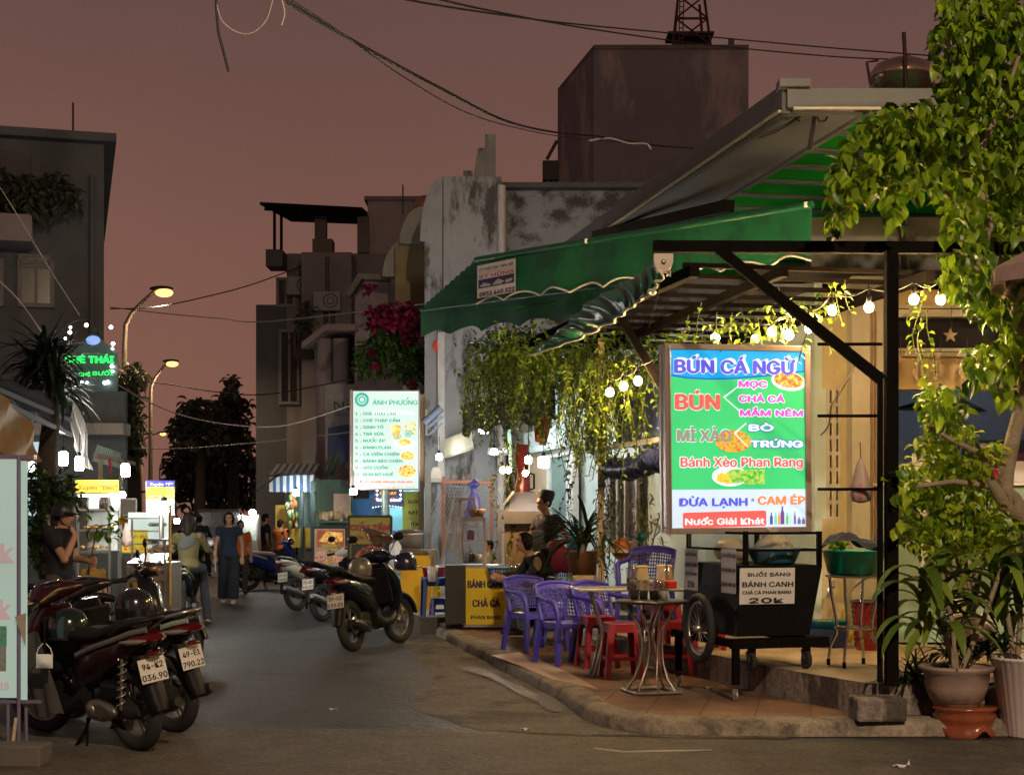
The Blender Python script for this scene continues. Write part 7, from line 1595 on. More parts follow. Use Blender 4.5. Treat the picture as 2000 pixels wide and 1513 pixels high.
    # trousers
    if legs and leg_m:
        b = B(); wide = .03 if skirt else 0
        bb = b
        q0 = g('pelvis'); b.sph(q0+V((0, 0, -.0)), (.172*k, .125*k, .115*k), 16, 10)
        for s in 'lr':
            pts = [g('hip'+s), g('kn'+s), g('an'+s)+V((0, 0, .01*k))]; q = []; rr = []; rs = [.105, .075+wide, .062+wide*1.6]
            for i in range(2):
                for j in range(5): q.append(pts[i].lerp(pts[i+1], j/5)); rr.append((rs[i]+(rs[i+1]-rs[i])*j/5)*k)
            q.append(pts[-1]); rr.append(rs[-1]*k); b.tube(q, rr, 14); b.sph(pts[1], rs[1]*k, 12, 8); b.sph(pts[0], rs[0]*k, 12, 8)
        b.blob('trousers', leg_m, t, .014, 4)
    # shirt
    if top_m:
        b = B(); torso(b, .018, -.07, .99)
        for s in 'lr':
            a, c, d = g('sh'+s), g('el'+s), g('wr'+s); L1 = (c-a).length
            pts = [a]
            if sleeve <= .7: pts += [a.lerp(c, sleeve*.5/.5 if sleeve < .5 else .62)]; rs = [.070*f, .064*f]
            else: pts += [c, c.lerp(d, .92)]; rs = [.070*f, .058*f, .045*f]
            b.sph(a, rs[0]*k, 12, 8); q = []; rr = []
            for i in range(len(pts)-1):
                for j in range(4): q.append(pts[i].lerp(pts[i+1], j/4)); rr.append((rs[i]+(rs[i+1]-rs[i])*j/4)*k)
            q.append(pts[-1]); rr.append(rs[-1]*k); b.tube(q, rr, 12)
            if len(pts) > 2: b.sph(pts[1], rs[1]*k, 10, 7)
        b.blob('shirt', top_m, t, .013, 4)
    # hair
    if hair:
        b = B()
        b.sph(hp(0, .022, .038), (.083*k, .098*k, .095*k), 18, 12, hr); 
        if hair in ('short',): b.sph(hp(0, .05, .0), (.076*k, .066*k, .08*k), 14, 9, hr)
        if hair == 'long':
            b.sph(hp(0, .05, -.02), (.08*k, .07*k, .10*k), 14, 9, hr); b.tube([hp(0, .07, 0), hp(.0, .10, -.12), hp(0, .10, -.26), hp(0, .09, -.38)], [.07*k, .065*k, .05*k, .02*k], 12)
            for s in (-1, 1): b.tube([hp(s*.07, .0, .04), hp(s*.082, .02, -.05), hp(s*.085, .05, -.16)], [.022*k, .026*k, .02*k], 8)
        if hair == 'bob':
            b.sph(hp(0, .045, -.02), (.088*k, .072*k, .10*k), 14, 9, hr)
            for s in (-1, 1): b.tube([hp(s*.06, -.03, .07), hp(s*.08, .0, 0), hp(s*.075, .03, -.09)], [.02*k, .026*k, .02*k], 8)
        # cut the face free: remove what lies in front of the hairline
        keep = B(); lo = []
        inv = hr.inverted()
        for v in b.v:
            p_ = inv@(V(v)-hd)/k
            if p_.y < -.045 and p_.z < .072: p_.y = -.045+(p_.y+.045)*.1
            lo.append(hd+hr@(p_*k))
        b.v = [tuple(p_) for p_ in lo]
        b.blob('hair', hair_m, t, .010, 3)
    if shoes:
        for s in 'lr':
            a = g('an'+s); d = V((0, -1, 0)); b = B(); b.loft([[a+V((math.cos(2*math.pi*j/12)*w_*k, y*k, -.075*k+max(-.004*k, (math.sin(2*math.pi*j/12)*.5+.5)*h*k))) for j in range(12)] for y, w_, h in ((.06, .03, .06), (.03, .042, .075), (-.04, .042, .07), (-.10, .048, .05), (-.16, .045, .04), (-.19, .025, .025))], True, True); b.obj('shoe', shoes, t)
    if extra: extra(t, hp, g, k)
    return t
navy = mat('navy_shirt', (.008, .010, .020), .85, 0, .2, 6, .2); darkj = mat('dark_trousers', (.008, .0115, .019), .85, 0, .2, 6, .2); bluet = mat('blue_top', (.007, .017, .045), .85, 0, .2, 6, .2)
orange = mat('orange_shirt', (.55, .13, .02), .85, 0, .12, 6, .2); greyt = mat('grey_trousers', (.06, .055, .05), .85, 0, .2); sandal = mat('pale_shoe', (.5, .43, .34), .6)
# walking woman
def bagext(t, hp, g, k):
    b = B(); b.box((-.245, -.05, .70), (.012, .17, .24), R(10), .003); b.obj('held_paper', paper, t)
person('woman in blue tee and wide dark trousers walking along the middle of the street', (P(447, 0, 28).x, 28, 0), R(8), dict(knl=(.09, -.10, .48), anl=(.08, -.13, .085), knr=(-.09, .02, .47), anr=(-.10, .12, .10), ell=(.235, .05, 1.08), wrl=(.24, -.02, .85), elr=(-.235, .04, 1.08), wrr=(-.245, -.03, .85)), 1.66, top_m=bluet, leg_m=darkj, hair='bob', sleeve=.42, shoes=sandal, female=True, skirt=True, extra=bagext)
# helmeted man on the left, seen from his right side, hand at chin
def helm(t, hp, g, k):
    b = B(); hr_ = M.Rotation(R(-78), 3, 'Z')
    b.lathe([(.118, -.02), (.126, .03), (.118, .08), (.08, .125), (.03, .14), (.001, .142)], hp(0, .02, .0), 22); b.sph(hp(0, .085, -.015), (.085, .06, .07), 12, 8); hm = b.obj('helmet', mat('matt_helmet', (.014, .016, .026), .4, 0, .2, 6), t)
    b = B(); b.loft([[hp(math.sin(a)*.115, -math.cos(a)*.10+.02, .035), hp(math.sin(a)*.125, -math.cos(a)*.185+.02, .028), hp(math.sin(a)*.125, -math.cos(a)*.185+.02, .02), hp(math.sin(a)*.115, -math.cos(a)*.10+.02, .02)] for a in [R(-55+11*i) for i in range(11)]], True, True); b.obj('helmet_peak', black, hm)
    b = B(); b.tube([hp(.085, .02, -.01), hp(.07, -.02, -.085), hp(.0, -.04, -.115), hp(-.07, -.02, -.085), hp(-.085, .02, -.01)], .008, 6); b.obj('chin_strap', black, hm)
ym = 16.6
person('man in black helmet and navy tee with hand at his chin behind the left scooters', (P(118, 0, ym).x, ym, 0), R(72), dict(head=(0, -.06, 1.60), neck=(0, .0, 1.47), wrr=(-.08, -.235, 1.37), elr=(-.22, -.20, 1.12), hdr=(-.03, -.16, 1.50), wrl=(.12, -.28, 1.10), ell=(.24, -.02, 1.12)), 1.74, top_m=navy, leg_m=greyt, hair='short', sleeve=.55, shoes=black, extra=helm, headpitch=R(8), voxel=.009)
# child peeping over the scooters
person('small child with short hair sitting behind the scooters on the left', (P(182, 0, 17.3).x, 17.3, .13), R(35), {}, 1.02, top_m=mat('mustard_top', (.32, .22, .06), .85), leg_m=darkj, hair='short', sleeve=.5, shoes=black)
# rider in yellow jacket from behind
def backp(t, hp, g, k):
    b = B(); b.sph((0, .085, 1.22), (.13, .05, .09), 14, 9); b.sph((.03, .09, 1.16), (.10, .045, .07), 14, 9); b.blob('hood', mat('grey_hood', (.05, .055, .06), .9), t, .015, 4)
def seated(dz=0, f=-.35): return dict(pelvis=(0, 0, .86+dz), hipl=(.09, -.02, .85+dz), hipr=(-.09, -.02, .85+dz), knl=(.17, f, .82+dz), knr=(-.17, f, .82+dz), anl=(.22, f-.02, .42+dz), anr=(-.22, f-.02, .42+dz), chest=(0, 0, 1.13+dz), neck=(0, -.02, 1.37+dz), head=(0, -.05, 1.51+dz), shl=(.165, -.01, 1.30+dz), shr=(-.165, -.01, 1.30+dz))
J = seated(0); J.update(ell=(.26, -.16, 1.10), elr=(-.26, -.16, 1.10), wrl=(.30, -.42, 1.06), wrr=(-.30, -.42, 1.06), anl=(.2, -.42, .30), anr=(-.26, -.12, .08))
person('woman rider in yellow jacket with ponytail, seen from behind on the lime scooter', tuple(at_s(s7, (.30, 0, 0))), R(187), J, 1.62, top_m=mat('yellow_jacket', (.075, .065, .02), .8, 0, .15, 6, .2), leg_m=darkj, hair='long', sleeve=.9, shoes=black, female=True, extra=backp)
person('rider in dark blue on the far scooter with the red tail light', tuple(at_s(s9, (.30, 0, 0))), R(190), J, 1.62, top_m=mat('dark_blue_jacket', (.012, .014, .05), .8), leg_m=darkj, hair='short', sleeve=.9, shoes=black)
# men by the stalls
person('young man in orange tee standing behind the blue scooter', (P(548, 0, 36).x, 36, 0), R(150), dict(ell=(.27, -.10, 1.10), wrl=(.2, -.28, .98)), 1.52, top_m=orange, leg_m=greyt, hair='short', sleeve=.5, shoes=black)
person('man in dark tee looking into the stall beside the orange shirted youth', (P(519, 0, 37.5).x, 37.5, 0), R(115), {}, 1.66, top_m=navy, leg_m=greyt, hair='short', sleeve=.5, shoes=black)
person('person in orange half hidden behind the walking woman', (P(470, 0, 31.5).x, 31.5, 0), R(20), {}, 1.50, top_m=orange, leg_m=greyt, hair='short', sleeve=.5, shoes=black)
# seated woman at the noodle stall, profile to the left
zf_ = .02
J = dict(pelvis=(0, .02, .60), hipl=(.09, 0, .59), hipr=(-.09, 0, .59), knl=(.15, -.40, .62), knr=(-.13, -.40, .62), anl=(.15, -.36, .22), anr=(-.13, -.36, .22), chest=(0, -.07, .88), neck=(0, -.20, 1.10), head=(0, -.31, 1.22), shl=(.17, -.15, 1.05), shr=(-.17, -.15, 1.05), ell=(.22, -.30, .82), elr=(-.22, -.32, .84), wrl=(.12, -.54, .80), wrr=(-.14, -.56, .82))
gold = mat('olive_patch', (.28, .22, .09), .8)
def patch(t, hp, g, k):
    for s in 'lr':
        b = B(); a, c = g('sh'+s), g('el'+s); b.sph(a.lerp(c, .35)+V((.03 if s == 'l' else -.03, 0, 0)), (.050, .055, .085), 12, 8); b.obj('sleeve_patch', gold, t)
    b = B(); b.sph((0, -.05, 1.06), (.12, .085, .11), 14, 9); b.blob('hood', mat('black_hoodie', (.012, .012, .013), .85, 0, .2, 6, .2), t, .014, 4)
q = P(1072, 0, 18.0)
person('woman in black hoodie with olive sleeves sitting at the noodle stall facing left', (q.x, 18.0, .06), R(-75), J, 1.58, top_m=mat('black_hoodie', (.012, .012, .013), .85, 0, .2, 6, .2), leg_m=mat('mint_trousers', (.20, .34, .28), .85), hair='bob', sleeve=.95, shoes=black, female=True, extra=patch, voxel=.009)
t = T('plastic_stool', 'low blue plastic stool under the woman in the black hoodie', 'stool', (0, 0, 0))
bpy.data.objects.remove(t)
stool('low blue plastic stool under the woman in the black hoodie', (q.x+.03, 18.02, .12), R(20), blueplastic, .40, 'blue plastic stools and tables at the stalls')
# cook with cap
def cap(t, hp, g, k):
    b = B(); b.lathe([(.092*k, .03*k), (.10*k, .05*k), (.11*k, .12*k), (.10*k, .155*k), (.001, .165*k)], hp(0, .02, 0), 18, M.Rotation(R(-10), 3, 'X'), True, .05, 7); b.obj('cook_cap', mat('dark_cap', (.03, .032, .04), .85), t)
    b = B(); b.box((0, -.125, .95), (.26, .02, .5), None, .008); b.obj('apron', mat('dark_apron', (.02, .02, .024), .8), t)
q = P(1068, 0, 19.6)
person('cook in dark cap and black tee with hand on hip beside the grill hood', (q.x, 19.6, .20), R(-55), dict(ell=(.36, .06, 1.12), wrl=(.17, -.03, .96), head=(0, -.05, 1.555), elr=(-.24, -.1, 1.1), wrr=(-.15, -.3, 1.0)), 1.66, top_m=mat('black_tee', (.013, .012, .016), .85), leg_m=darkj, hair='short', sleeve=.5, shoes=black, extra=cap, headpitch=R(15))
q = P(955, 0, 21.2)
person('dark haired boy in yellow half hidden behind the noodle stall', (q.x, 21.2, .14), R(-70), {}, 1.12, top_m=mat('pale_yellow_top', (.5, .44, .2), .85), leg_m=darkj, hair='short', sleeve=.5, shoes=black)
# ================================================================ left foreground sign board
Ys = 10.05; ks = Ys/K
t = T('banner_stand', 'white menu banner on a metal stand cut off by the left edge', 'sign', P(30, 1365, Ys), R(-3))
ox, oy = 30, 1365
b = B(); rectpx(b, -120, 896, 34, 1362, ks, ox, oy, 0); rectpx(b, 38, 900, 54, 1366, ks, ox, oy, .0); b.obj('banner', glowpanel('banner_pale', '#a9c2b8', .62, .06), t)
b = B(); b.box((-45*ks, .02, (1365-892)*ks), (165*ks, .05, 8*ks)); b.tube([((38-ox)*ks, -.01, (oy-890)*ks), ((38-ox)*ks, -.01, (oy-1480)*ks)], .014, 8); b.tube([((12-ox)*ks, .03, (oy-1370)*ks), ((12-ox)*ks, .03, (oy-1490)*ks)], .012, 8); b.tube([((44-ox)*ks, .06, (oy-1360)*ks), ((46-ox)*ks, .06, (oy-1480)*ks)], .012, 8); b.box((-45*ks, .03, (1365-1370)*ks), (190*ks, .04, .02)); b.obj('stand', mat('lilac_steel', (.28, .26, .42), .3, .6, .08), t)
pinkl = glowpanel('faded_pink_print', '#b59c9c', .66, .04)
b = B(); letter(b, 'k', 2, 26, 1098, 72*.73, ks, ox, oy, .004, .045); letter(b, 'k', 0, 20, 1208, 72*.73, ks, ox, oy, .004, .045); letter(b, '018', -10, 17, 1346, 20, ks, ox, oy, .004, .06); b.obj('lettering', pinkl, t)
b = B(); rectpx(b, -60, 1222, 13, 1262, ks, ox, oy, .003); b.obj('picture', mat('teal_print', (.10, .33, .28), .6, 0, .3, 30), t)
b = B(); rectpx(b, -60, 1262, 12, 1310, ks, ox, oy, .003); b.obj('picture', mat('grey_print', (.22, .27, .26), .6, 0, .3, 30), t)
b = B(); b.bar(((24-ox)*ks, -.02, (oy-1480)*ks), ((34-ox)*ks, -.02, (oy-1400)*ks), .02, .012); b.obj('wood_strip', mat('pale_wood', (.5, .42, .3), .6), t)
b = B(); b.poly([((32-ox)*ks, -.03, (oy-1203)*ks), ((58-ox)*ks, -.06, (oy-1195)*ks), ((56-ox)*ks, -.05, (oy-1262)*ks)]); b.obj('loose_corner', mat('kraft_paper', (.40, .36, .31), .7), t)
t = T('concrete_block', 'dark concrete block weighing down the foot of the left banner stand', 'block', (G(25, 1508).x-.12, 9.75, 0), R(-6)); b = B(); b.box((0, 0, .07), (.5, .22, .14), None, .015); b.obj('block', fk, t)

# ================================================================ left stalls
warmw = emit('stall_tube', (.95, .98, 1.0), 60); stallglow = emit('stall_bulb', (1, .95, .86), 150)
yel = glowpanel('stall_yellow', '#d9c32e', .75); pale_e = glowpanel('stall_pale', '#dfeee6', .85)
def tubebulb(label, x, y, Y, r=.055, h=.18, m=stallglow):
    t = T('stall_bulb', label, 'light bulb', P(x, y, Y), 0, 'bright bulbs over the food stalls'); b = B(); b.lathe([(.001, -h/2), (r*.8, -h/2), (r, -h/2+.02), (r, h/2-.02), (r*.6, h/2), (.001, h/2)], (0, 0, 0), 16); b.obj('bulb', m, t)
    b = B(); b.lathe([(r*.5, h/2), (r*.45, h/2+.05), (.012, h/2+.06)], (0, 0, 0), 12); b.tube([(0, 0, h/2+.05), (0, .02, h/2+.3)], .006, 5); b.obj('socket', black, t)
tubebulb('left bulb of the pair hanging under the grey drape', 124, 895, 20)
tubebulb('right bulb of the pair hanging under the grey drape', 155, 905, 20)
tubebulb('bulb on a pole above the yellow stall sign on the left', 245, 918, 21)
tubebulb('very bright bulb in front of the blue and yellow stall board', 320, 990, 20.5, .10, .15, emit('stall_flood', (1, .96, .88), 260))
tubebulb('small bulb below the pole bulb at the showcase corner', 238, 966, 21, .05, .08)
tubebulb('small lamp under the far yellow stall', 345, 1017, 26, .05, .08)
def lampbox(t, name, x0, y0, x1, y1, Y, dp=.4): pass
# first glass showcase stall
t = T('glass_showcase', 'tall glass snack showcase with lit shelves under the yellow sign', 'showcase', (0, 0, 0)); Yv = 20.8; kv = Yv/K; q = lambda x, y: P(x, y, Yv)
b = B()
for x in (152, 214): 
    for dy in (0, .5): b.bar(q(x, 1200)+V((0, dy, 0)), q(x, 963)+V((0, dy, 0)), .03)
for y in (963, 995, 1035, 1078): b.bar(q(150, y), q(216, y), .025)
b.bar(q(214, 963), q(214, 963)+V((0, .5, 0)), .03); b.obj('frame', steel, t)
b = B(); b.add([q(153, 1078), q(213, 1078), q(213, 965), q(153, 965)], [(0, 1, 2, 3)]); b.obj('glass', glass, t)
b = B(); b.box((q(183, 0).x, Yv+.5, (q(0, 963).z+q(0, 1080).z)/2), (.46, .02, .82)); b.obj('back_panel', mat('showcase_white', (.55, .62, .60), .5), t)
b = B()
for y in (997, 1037, 1076): b.box(q(183, y)+V((0, .25, 0)), (.44, .48, .012))
b.obj('shelf', steel, t)
b = B(); r = random.Random(9)
for i in range(26):
    p_ = q(158+r.random()*52, r.choice([1035, 1074])-3)+V((0, r.uniform(.05, .45), .02)); b.sph(p_, (.035, .03, .025), 7, 5)
b.obj('snacks', mat('fried_snack', (.5, .30, .08), .6, 0, .3), t)
for i in range(4): b = B(); b.lathe([(.03, 0), (.03, .12), (.012, .17), (.012, .2)], (0, 0, 0), 10); tag(b.obj('drink_bottle', mat('cola_bottle', (.02, .012, .01), .2), None, None, q(193+i*5.5, 995)+V((0, .12, .01))), 'dark drink bottle on the top shelf of the tall glass showcase', 'bottle', 'dark bottles in the glass showcase')
b = B(); b.box(q(183, 967)+V((0, .2, 0)), (.40, .04, .025)); b.obj('lamp_strip', warmw, t)
b = B(); b.box((q(183, 0).x, Yv+.25, .35), (.5, .5, .7)); b.obj('base', mat('stall_dark', (.07, .065, .06)), t)
t = T('yellow_stall_sign', 'yellow stall sign with red script above the glass showcase', 'sign', q(150, 963)+V((0, -.03, 0))); b = B(); rectpx(b, 148, 937, 233, 962, kv, 150, 963, 0); b.obj('panel', yel, t); b = B(); letter(b, 'Xuyên "Béo"', 153, 229, 956, 12, kv, 150, 963, .005, .02, 0, (0, 0), .25); b.obj('lettering', mat('red_script', (.45, .04, .02), .6, emis=.4), t)
# second showcase with letters
t = T('lettered_showcase', 'second glass showcase with yellow panels lettered in red', 'showcase', (0, 0, 0)); Yv = 22.5; kv = Yv/K; q = lambda x, y: P(x, y, Yv)
b = B()
for x in (236, 258, 318): b.bar(q(x, 1210), q(x, 1012), .03)
for y in (1012, 1037, 1062, 1080): b.bar(q(234, y), q(320, y), .02)
b.obj('frame', steel, t)
b = B(); b.add([q(259, 1078), q(317, 1078), q(317, 1014), q(259, 1014)], [(0, 1, 2, 3)]); b.obj('glass', glass, t)
b = B(); rectpx(b, 238, 1034, 288, 1078, kv, 238, 1080, 0); pn = b.obj('panel', yel, t); pn.location = q(238, 1080)+V((0, .02, 0))
b = B(); letter(b, 'Bánh Bò', 240, 288, 1051, 9, kv, 238, 1080, .01, .04); letter(b, 'Khô Bò', 242, 288, 1074, 9, kv, 238, 1080, .01, .04); b.obj('lettering', mat('red_script', (.45, .04, .02), .6), pn)
b = B(); b.box((q(277, 0).x, Yv+.45, 1.37), (.62, .02, .55)); b.obj('back_panel', pale_e, t)
b = B(); r = random.Random(19)
for i in range(30): b.sph(q(285+r.random()*30, 1024+r.choice([0, 34, 50]))+V((0, r.uniform(.08, .4), 0)), (.045, .035, .03), 7, 5)
b.obj('bags', mat('snack_bags', (.45, .45, .42), .4, 0, .4, 12), t)
b = B(); b.box((q(277, 0).x, Yv+.25, .5), (.66, .5, 1.0)); b.obj('base', mat('stall_dark', (.07, .065, .06)), t)
t = T('purple_cup_bag', 'clear bag with a purple drink hanging between the two showcases', 'bag', P(247, 1030, 21.5)); kk = 21.5/K; b = B(); b.lathe([(.01, 10*kk), (6*kk, -5*kk), (10*kk, -24*kk), (7*kk, -36*kk), (.001, -38*kk)], (0, 0, 0), 14, None, True, .1, 5); b.obj('bag', bag2, t); b = B(); b.lathe([(5*kk, -12*kk), (6*kk, -34*kk), (.001, -36*kk)], (0, 0, 0), 12); b.obj('drink', mat('purple_drink', (.25, .08, .22), .5), t)
# steel snack cart
t = T('steel_snack_cart', 'steel street cart with sloping tray, yellow panel and red strip', 'food cart', (0, 0, 0)); Yv = 18.6; kv = Yv/K; q = lambda x, y: P(x, y, Yv)
b = B(); b.box((q(292, 0).x, Yv+.35, .62), ((330-250)*kv, .6, .80)); b.obj('body', mat('stall_steel', (.35, .34, .32), .35, .7), t)
b = B(); b.poly([q(248, 1102), q(322, 1102), q(314, 1084)+V((0, .5, 0)), q(262, 1084)+V((0, .5, 0))], .02); b.box(q(286, 1110), (.48, .05, .06)); b.obj('sloping_tray', steel, t)
b = B()
for x in (250, 322, 332): b.bar(q(x, 1200), q(x, 1052 if x > 250 else 1105), .025)
b.bar(q(284, 1054), q(330, 1054), .025); b.bar(q(284, 1054), q(284, 1085), .02); b.bar(q(250, 1132), q(326, 1132), .03); b.bar(q(240, 1178), q(312, 1178), .03); b.obj('frame', steel, t)
b = B(); rectpx(b, 253, 1136, 315, 1190, kv, 253, 1190, 0); pn = b.obj('front_panel', mat('dull_yellow', (.28, .22, .03), .6, 0, .1), t); pn.location = q(253, 1190)+V((0, -.02, 0))
b = B(); letter(b, 'ĐÁ BÀO - SỮA ĐÁ', 255, 313, 1153, 8, kv, 253, 1190, .004, .05); rectpx(b, 257, 1166, 307, 1179, kv, 253, 1190, .004); b.obj('lettering', mat('dark_red_print', (.20, .015, .015), .6), pn)
b = B(); r = random.Random(23)
for i in range(40): b.sph(q(288+r.random()*36, 1080-r.random()*14)+V((0, .1+r.random()*.3, 0)), (.03, .025, .02), 7, 5)
b.obj('food', mat('pale_snack', (.5, .44, .33), .6, 0, .3), t)
b = B(); b.tube([q(332, 1180), q(332, 985)], .018, 8); b.obj('lamp_pole', mat('brass_pole', (.5, .35, .14), .4, .4), t)
# second board
t = T('blue_yellow_board', 'stall board with blue header, yellow middle and white lower part', 'sign', P(285, 1006, 21.2)); kv = 21.2/K
def rp(n, m, *a, d=0): b = B(); rectpx(b, *a, kv, 285, 1006, d); return b.obj(n, m, t)
rp('header', glowpanel('board_blue', '#3838a0', .7), 286, 938, 340, 951); rp('panel', yel, 286, 951, 340, 975); rp('panel', pale_e, 286, 975, 340, 1006)
b = B(); letter(b, 'Tuyên "Ý"', 292, 336, 948, 7, kv, 285, 1006, .005, .02, 0, (0, 0), .25); b.obj('lettering', pale_e, t)
b = B(); letter(b, 'Bánh Bao Chỉ', 292, 333, 961, 5, kv, 285, 1006, .005, .03); letter(b, 'BÁNH', 291, 332, 988, 7, kv, 285, 1006, .005, .04); letter(b, 'XÍU', 291, 318, 1001, 7, kv, 285, 1006, .005, .04); b.obj('lettering', mat('red_script', (.45, .04, .02), .6), t)
b = B(); letter(b, 'Chỉ Khô Bò', 292, 326, 971, 5, kv, 285, 1006, .005, .03); b.obj('lettering', mat('blue_script', (.03, .04, .3), .6), t)
b = B(); b.box((27*kv, .03, 34*kv), (56*kv, .04, 68*kv)); b.tube([(28*kv, .04, -.9), (28*kv, .04, 0)], .025, 8); b.obj('frame', steel, t)
t = T('hanging_fried_board', 'small framed notice board between the stalls', 'sign', P(245, 990, 23)); kv = 23/K; b = B(); b.box((0, 0, 0), (42*kv, .03, 30*kv)); b.obj('panel', darkh, t); b = B(); b.bar((-22*kv, -.02, 16*kv), (22*kv, -.02, 16*kv), .02); b.bar((22*kv, -.02, -16*kv), (22*kv, -.02, 16*kv), .02); b.bar((-5*kv, -.02, -16*kv), (22*kv, -.02, -16*kv), .02); b.obj('frame', steel, t)
# tarps on the left
t = T('tan_tarpaulin', 'tan shiny tarpaulin drooping at the far left above the banner', 'tarpaulin', (0, 0, 0)); b = B()
def tan(u_, v):
    a = P(-60, 715, 13).lerp(P(68, 832, 14.2), u_); c = P(-60, 800, 13).lerp(P(78, 900, 14.0), u_); q_ = a.lerp(c, v); q_ += V((.02*math.sin(u_*14+v*6), .07*math.sin(u_*17+v*2), -.16*math.sin(u_*3.1)*v)); return q_
b.grid(tan, 40, 16); b.obj('sheet', mat('tan_tarp', (.17, .115, .055), .45, 0, .25, 4, .2), t)
t = T('dark_awning', 'dark blue fabric awning on the left shop front', 'awning', (0, 0, 0)); b = B()
b.grid(lambda u_, v: P(-60, 715, 14).lerp(P(150, 792, 21), u_).lerp(P(-60, 740, 14).lerp(P(140, 845, 20.6), u_), v)+V((0, .05*math.sin(v*9), .02*math.sin(u_*25))), 30, 8); b.grid(lambda u_, v: P(-60, 715, 14).lerp(P(150, 792, 21), u_).lerp(P(-100, 700, 17).lerp(P(60, 770, 24), u_), v), 10, 4); b.obj('fabric', mat('navy_canvas', (.007, .008, .012), .9, 0, .2, 4, 0, .06), t)
b = B(); b.bar(P(-60, 738, 14), P(140, 822, 20.6), .05); b.bar(P(-20, 775, 14.5), P(140, 850, 20.6), .05); b.obj('frame_bar', darksteel, t)
t = T('grey_tarpaulin', 'grey plastic sheet hanging in folds at the end of the dark awning', 'tarpaulin', (0, 0, 0)); b = B()
b.grid(lambda u_, v: P(138, 778, 20.5).lerp(P(150, 785, 20.5), u_).lerp(P(140, 862, 20.5).lerp(P(184, 918, 20.7), u_), v)+V((.03*math.sin(v*8+u_*5), .08*math.sin(u_*14+v*3), -.10*math.sin(u_*3.1)*v)), 24, 20); b.obj('sheet', mat('grey_tarp', (.26, .25, .24), .4, 0, .2, 4, .3), t)
t = T('striped_stall_roof', 'pale green corrugated stall roof behind the grey plastic sheet', 'roof', (0, 0, 0)); b = B()
for i in range(16):
    f = i/16; a = P(190, 868, 24).lerp(P(250, 888, 28), f); c = P(190, 868, 24).lerp(P(250, 888, 28), f+.05); h_ = V((0, -.3, -.27)); b.add([a, c, c+h_, a+h_], [(0, 1, 2, 3)])
b.obj('sheet', mat('pale_green_sheet', (.35, .5, .42), .5, 0, .1, transl=.4), t); b = B(); b.bar(P(186, 888, 23.7), P(262, 905, 28), .06); b.bar(P(196, 895, 24), P(196, 960, 24), .06); b.bar(P(236, 900, 26), P(236, 960, 26), .05); b.obj('frame', mat('worn_beam', (.25, .2, .14), .7), t)
t = T('red_pennant', 'small red pennant hanging under the pale green stall roof', 'flag', P(213, 895, 23.5)); b = B(); b.poly([(-.02, 0, 0), (.03, 0, 0), (.04, 0, -.26), (0, 0, -.2)], .01); b.obj('cloth', redplastic, t)
# leafy sprig with yellow flower
t = T('yellow_flower_sprig', 'leafy sprig with one yellow flower in front of the showcase', 'plant', P(165, 1190, 16.9)); o_ = t.location.copy(); b = B(); st_b = B(); r = random.Random(77)
st_b.tube([V((0, 0, 0)), P(175, 1100, 16.9)-o_, P(190, 1030, 16.9)-o_, P(232, 1018, 16.9)-o_], [.012, .01, .008, .005], 6)
for i in range(34):
    p_ = P(165+r.random()*70, 1000+r.random()*50, 16.9+r.uniform(-.1, .1))-o_; b.leaf(p_, (r.uniform(-.4, 1), r.uniform(-.8, .3), r.uniform(-1, .5)), r.uniform(.09, .15), .045, .3)
b.obj('leaves', leafmat('sprig_leaf', '#1e4a12', '#4e8a24', .4, .3), t); st_b.obj('stem', stem_m, t)
b = B()
for i in range(40): b.leaf(P(238, 1016, 16.85)-o_, (r.uniform(-1, 1), r.uniform(-1, 1), r.uniform(-1, 1)), .055, .03, .3)
b.obj('flower', mat('yellow_petal', (.65, .45, .01), .6), t)
t = T('dark_foliage', 'dark leaves around the palm trunk behind the helmeted man', 'plant', P(90, 1120, 18.2)); o_ = t.location.copy(); b = B()
for x, y, rx, ry in ((80, 960, 40, 30), (130, 950, 30, 30), (75, 1010, 25, 60), (140, 980, 25, 20), (70, 930, 20, 30), (90, 1060, 30, 50)):
    for i in range(int(rx*ry*.09)): a = r.uniform(0, 6.28); q_ = r.random()**.5; s = r.uniform(.1, .18); b.leaf(P(x+math.cos(a)*q_*rx, y+math.sin(a)*q_*ry, 18.2+r.uniform(-.3, .3))-o_, (r.uniform(-1, 1), r.uniform(-1, .5), r.uniform(-1, .6)), s, s*.4, .3)
b.obj('foliage', leafmat('dim_leaf', '#16240f', '#33481e', .4, .2), t); b = B(); b.tube([(0, 0, 0), (0, 0, .7)], .05, 8); b.obj('stem', bark, t)
# lit stall interior wall on the left
t = T('left_shop_front', 'pale lit shop front behind the palm on the left', 'shop', (0, 0, 0)); Yv = 27; q = lambda x, y: P(x, y, Yv); b = B(); b.box((q(60, 0).x, Yv+.3, 1.9), (3.2, .2, 3.8)); b.obj('wall', mat('dim_blue_wall', (.07, .085, .09), .7), t)
b = B(); b.box((q(62, 0).x, Yv+.1, q(0, 838).z), (3.3, .5, .2)); b.obj('canopy', concrete, t)
b = B(); b.box(q(64, 935), (.5, .05, 1.3)); b.obj('lit_window', glowpanel('lit_window', '#bcd8e0', .8), t)
tubebulb('bluish window tube left of the palm trunk', 62, 900, 25, .04, .35, warmw)
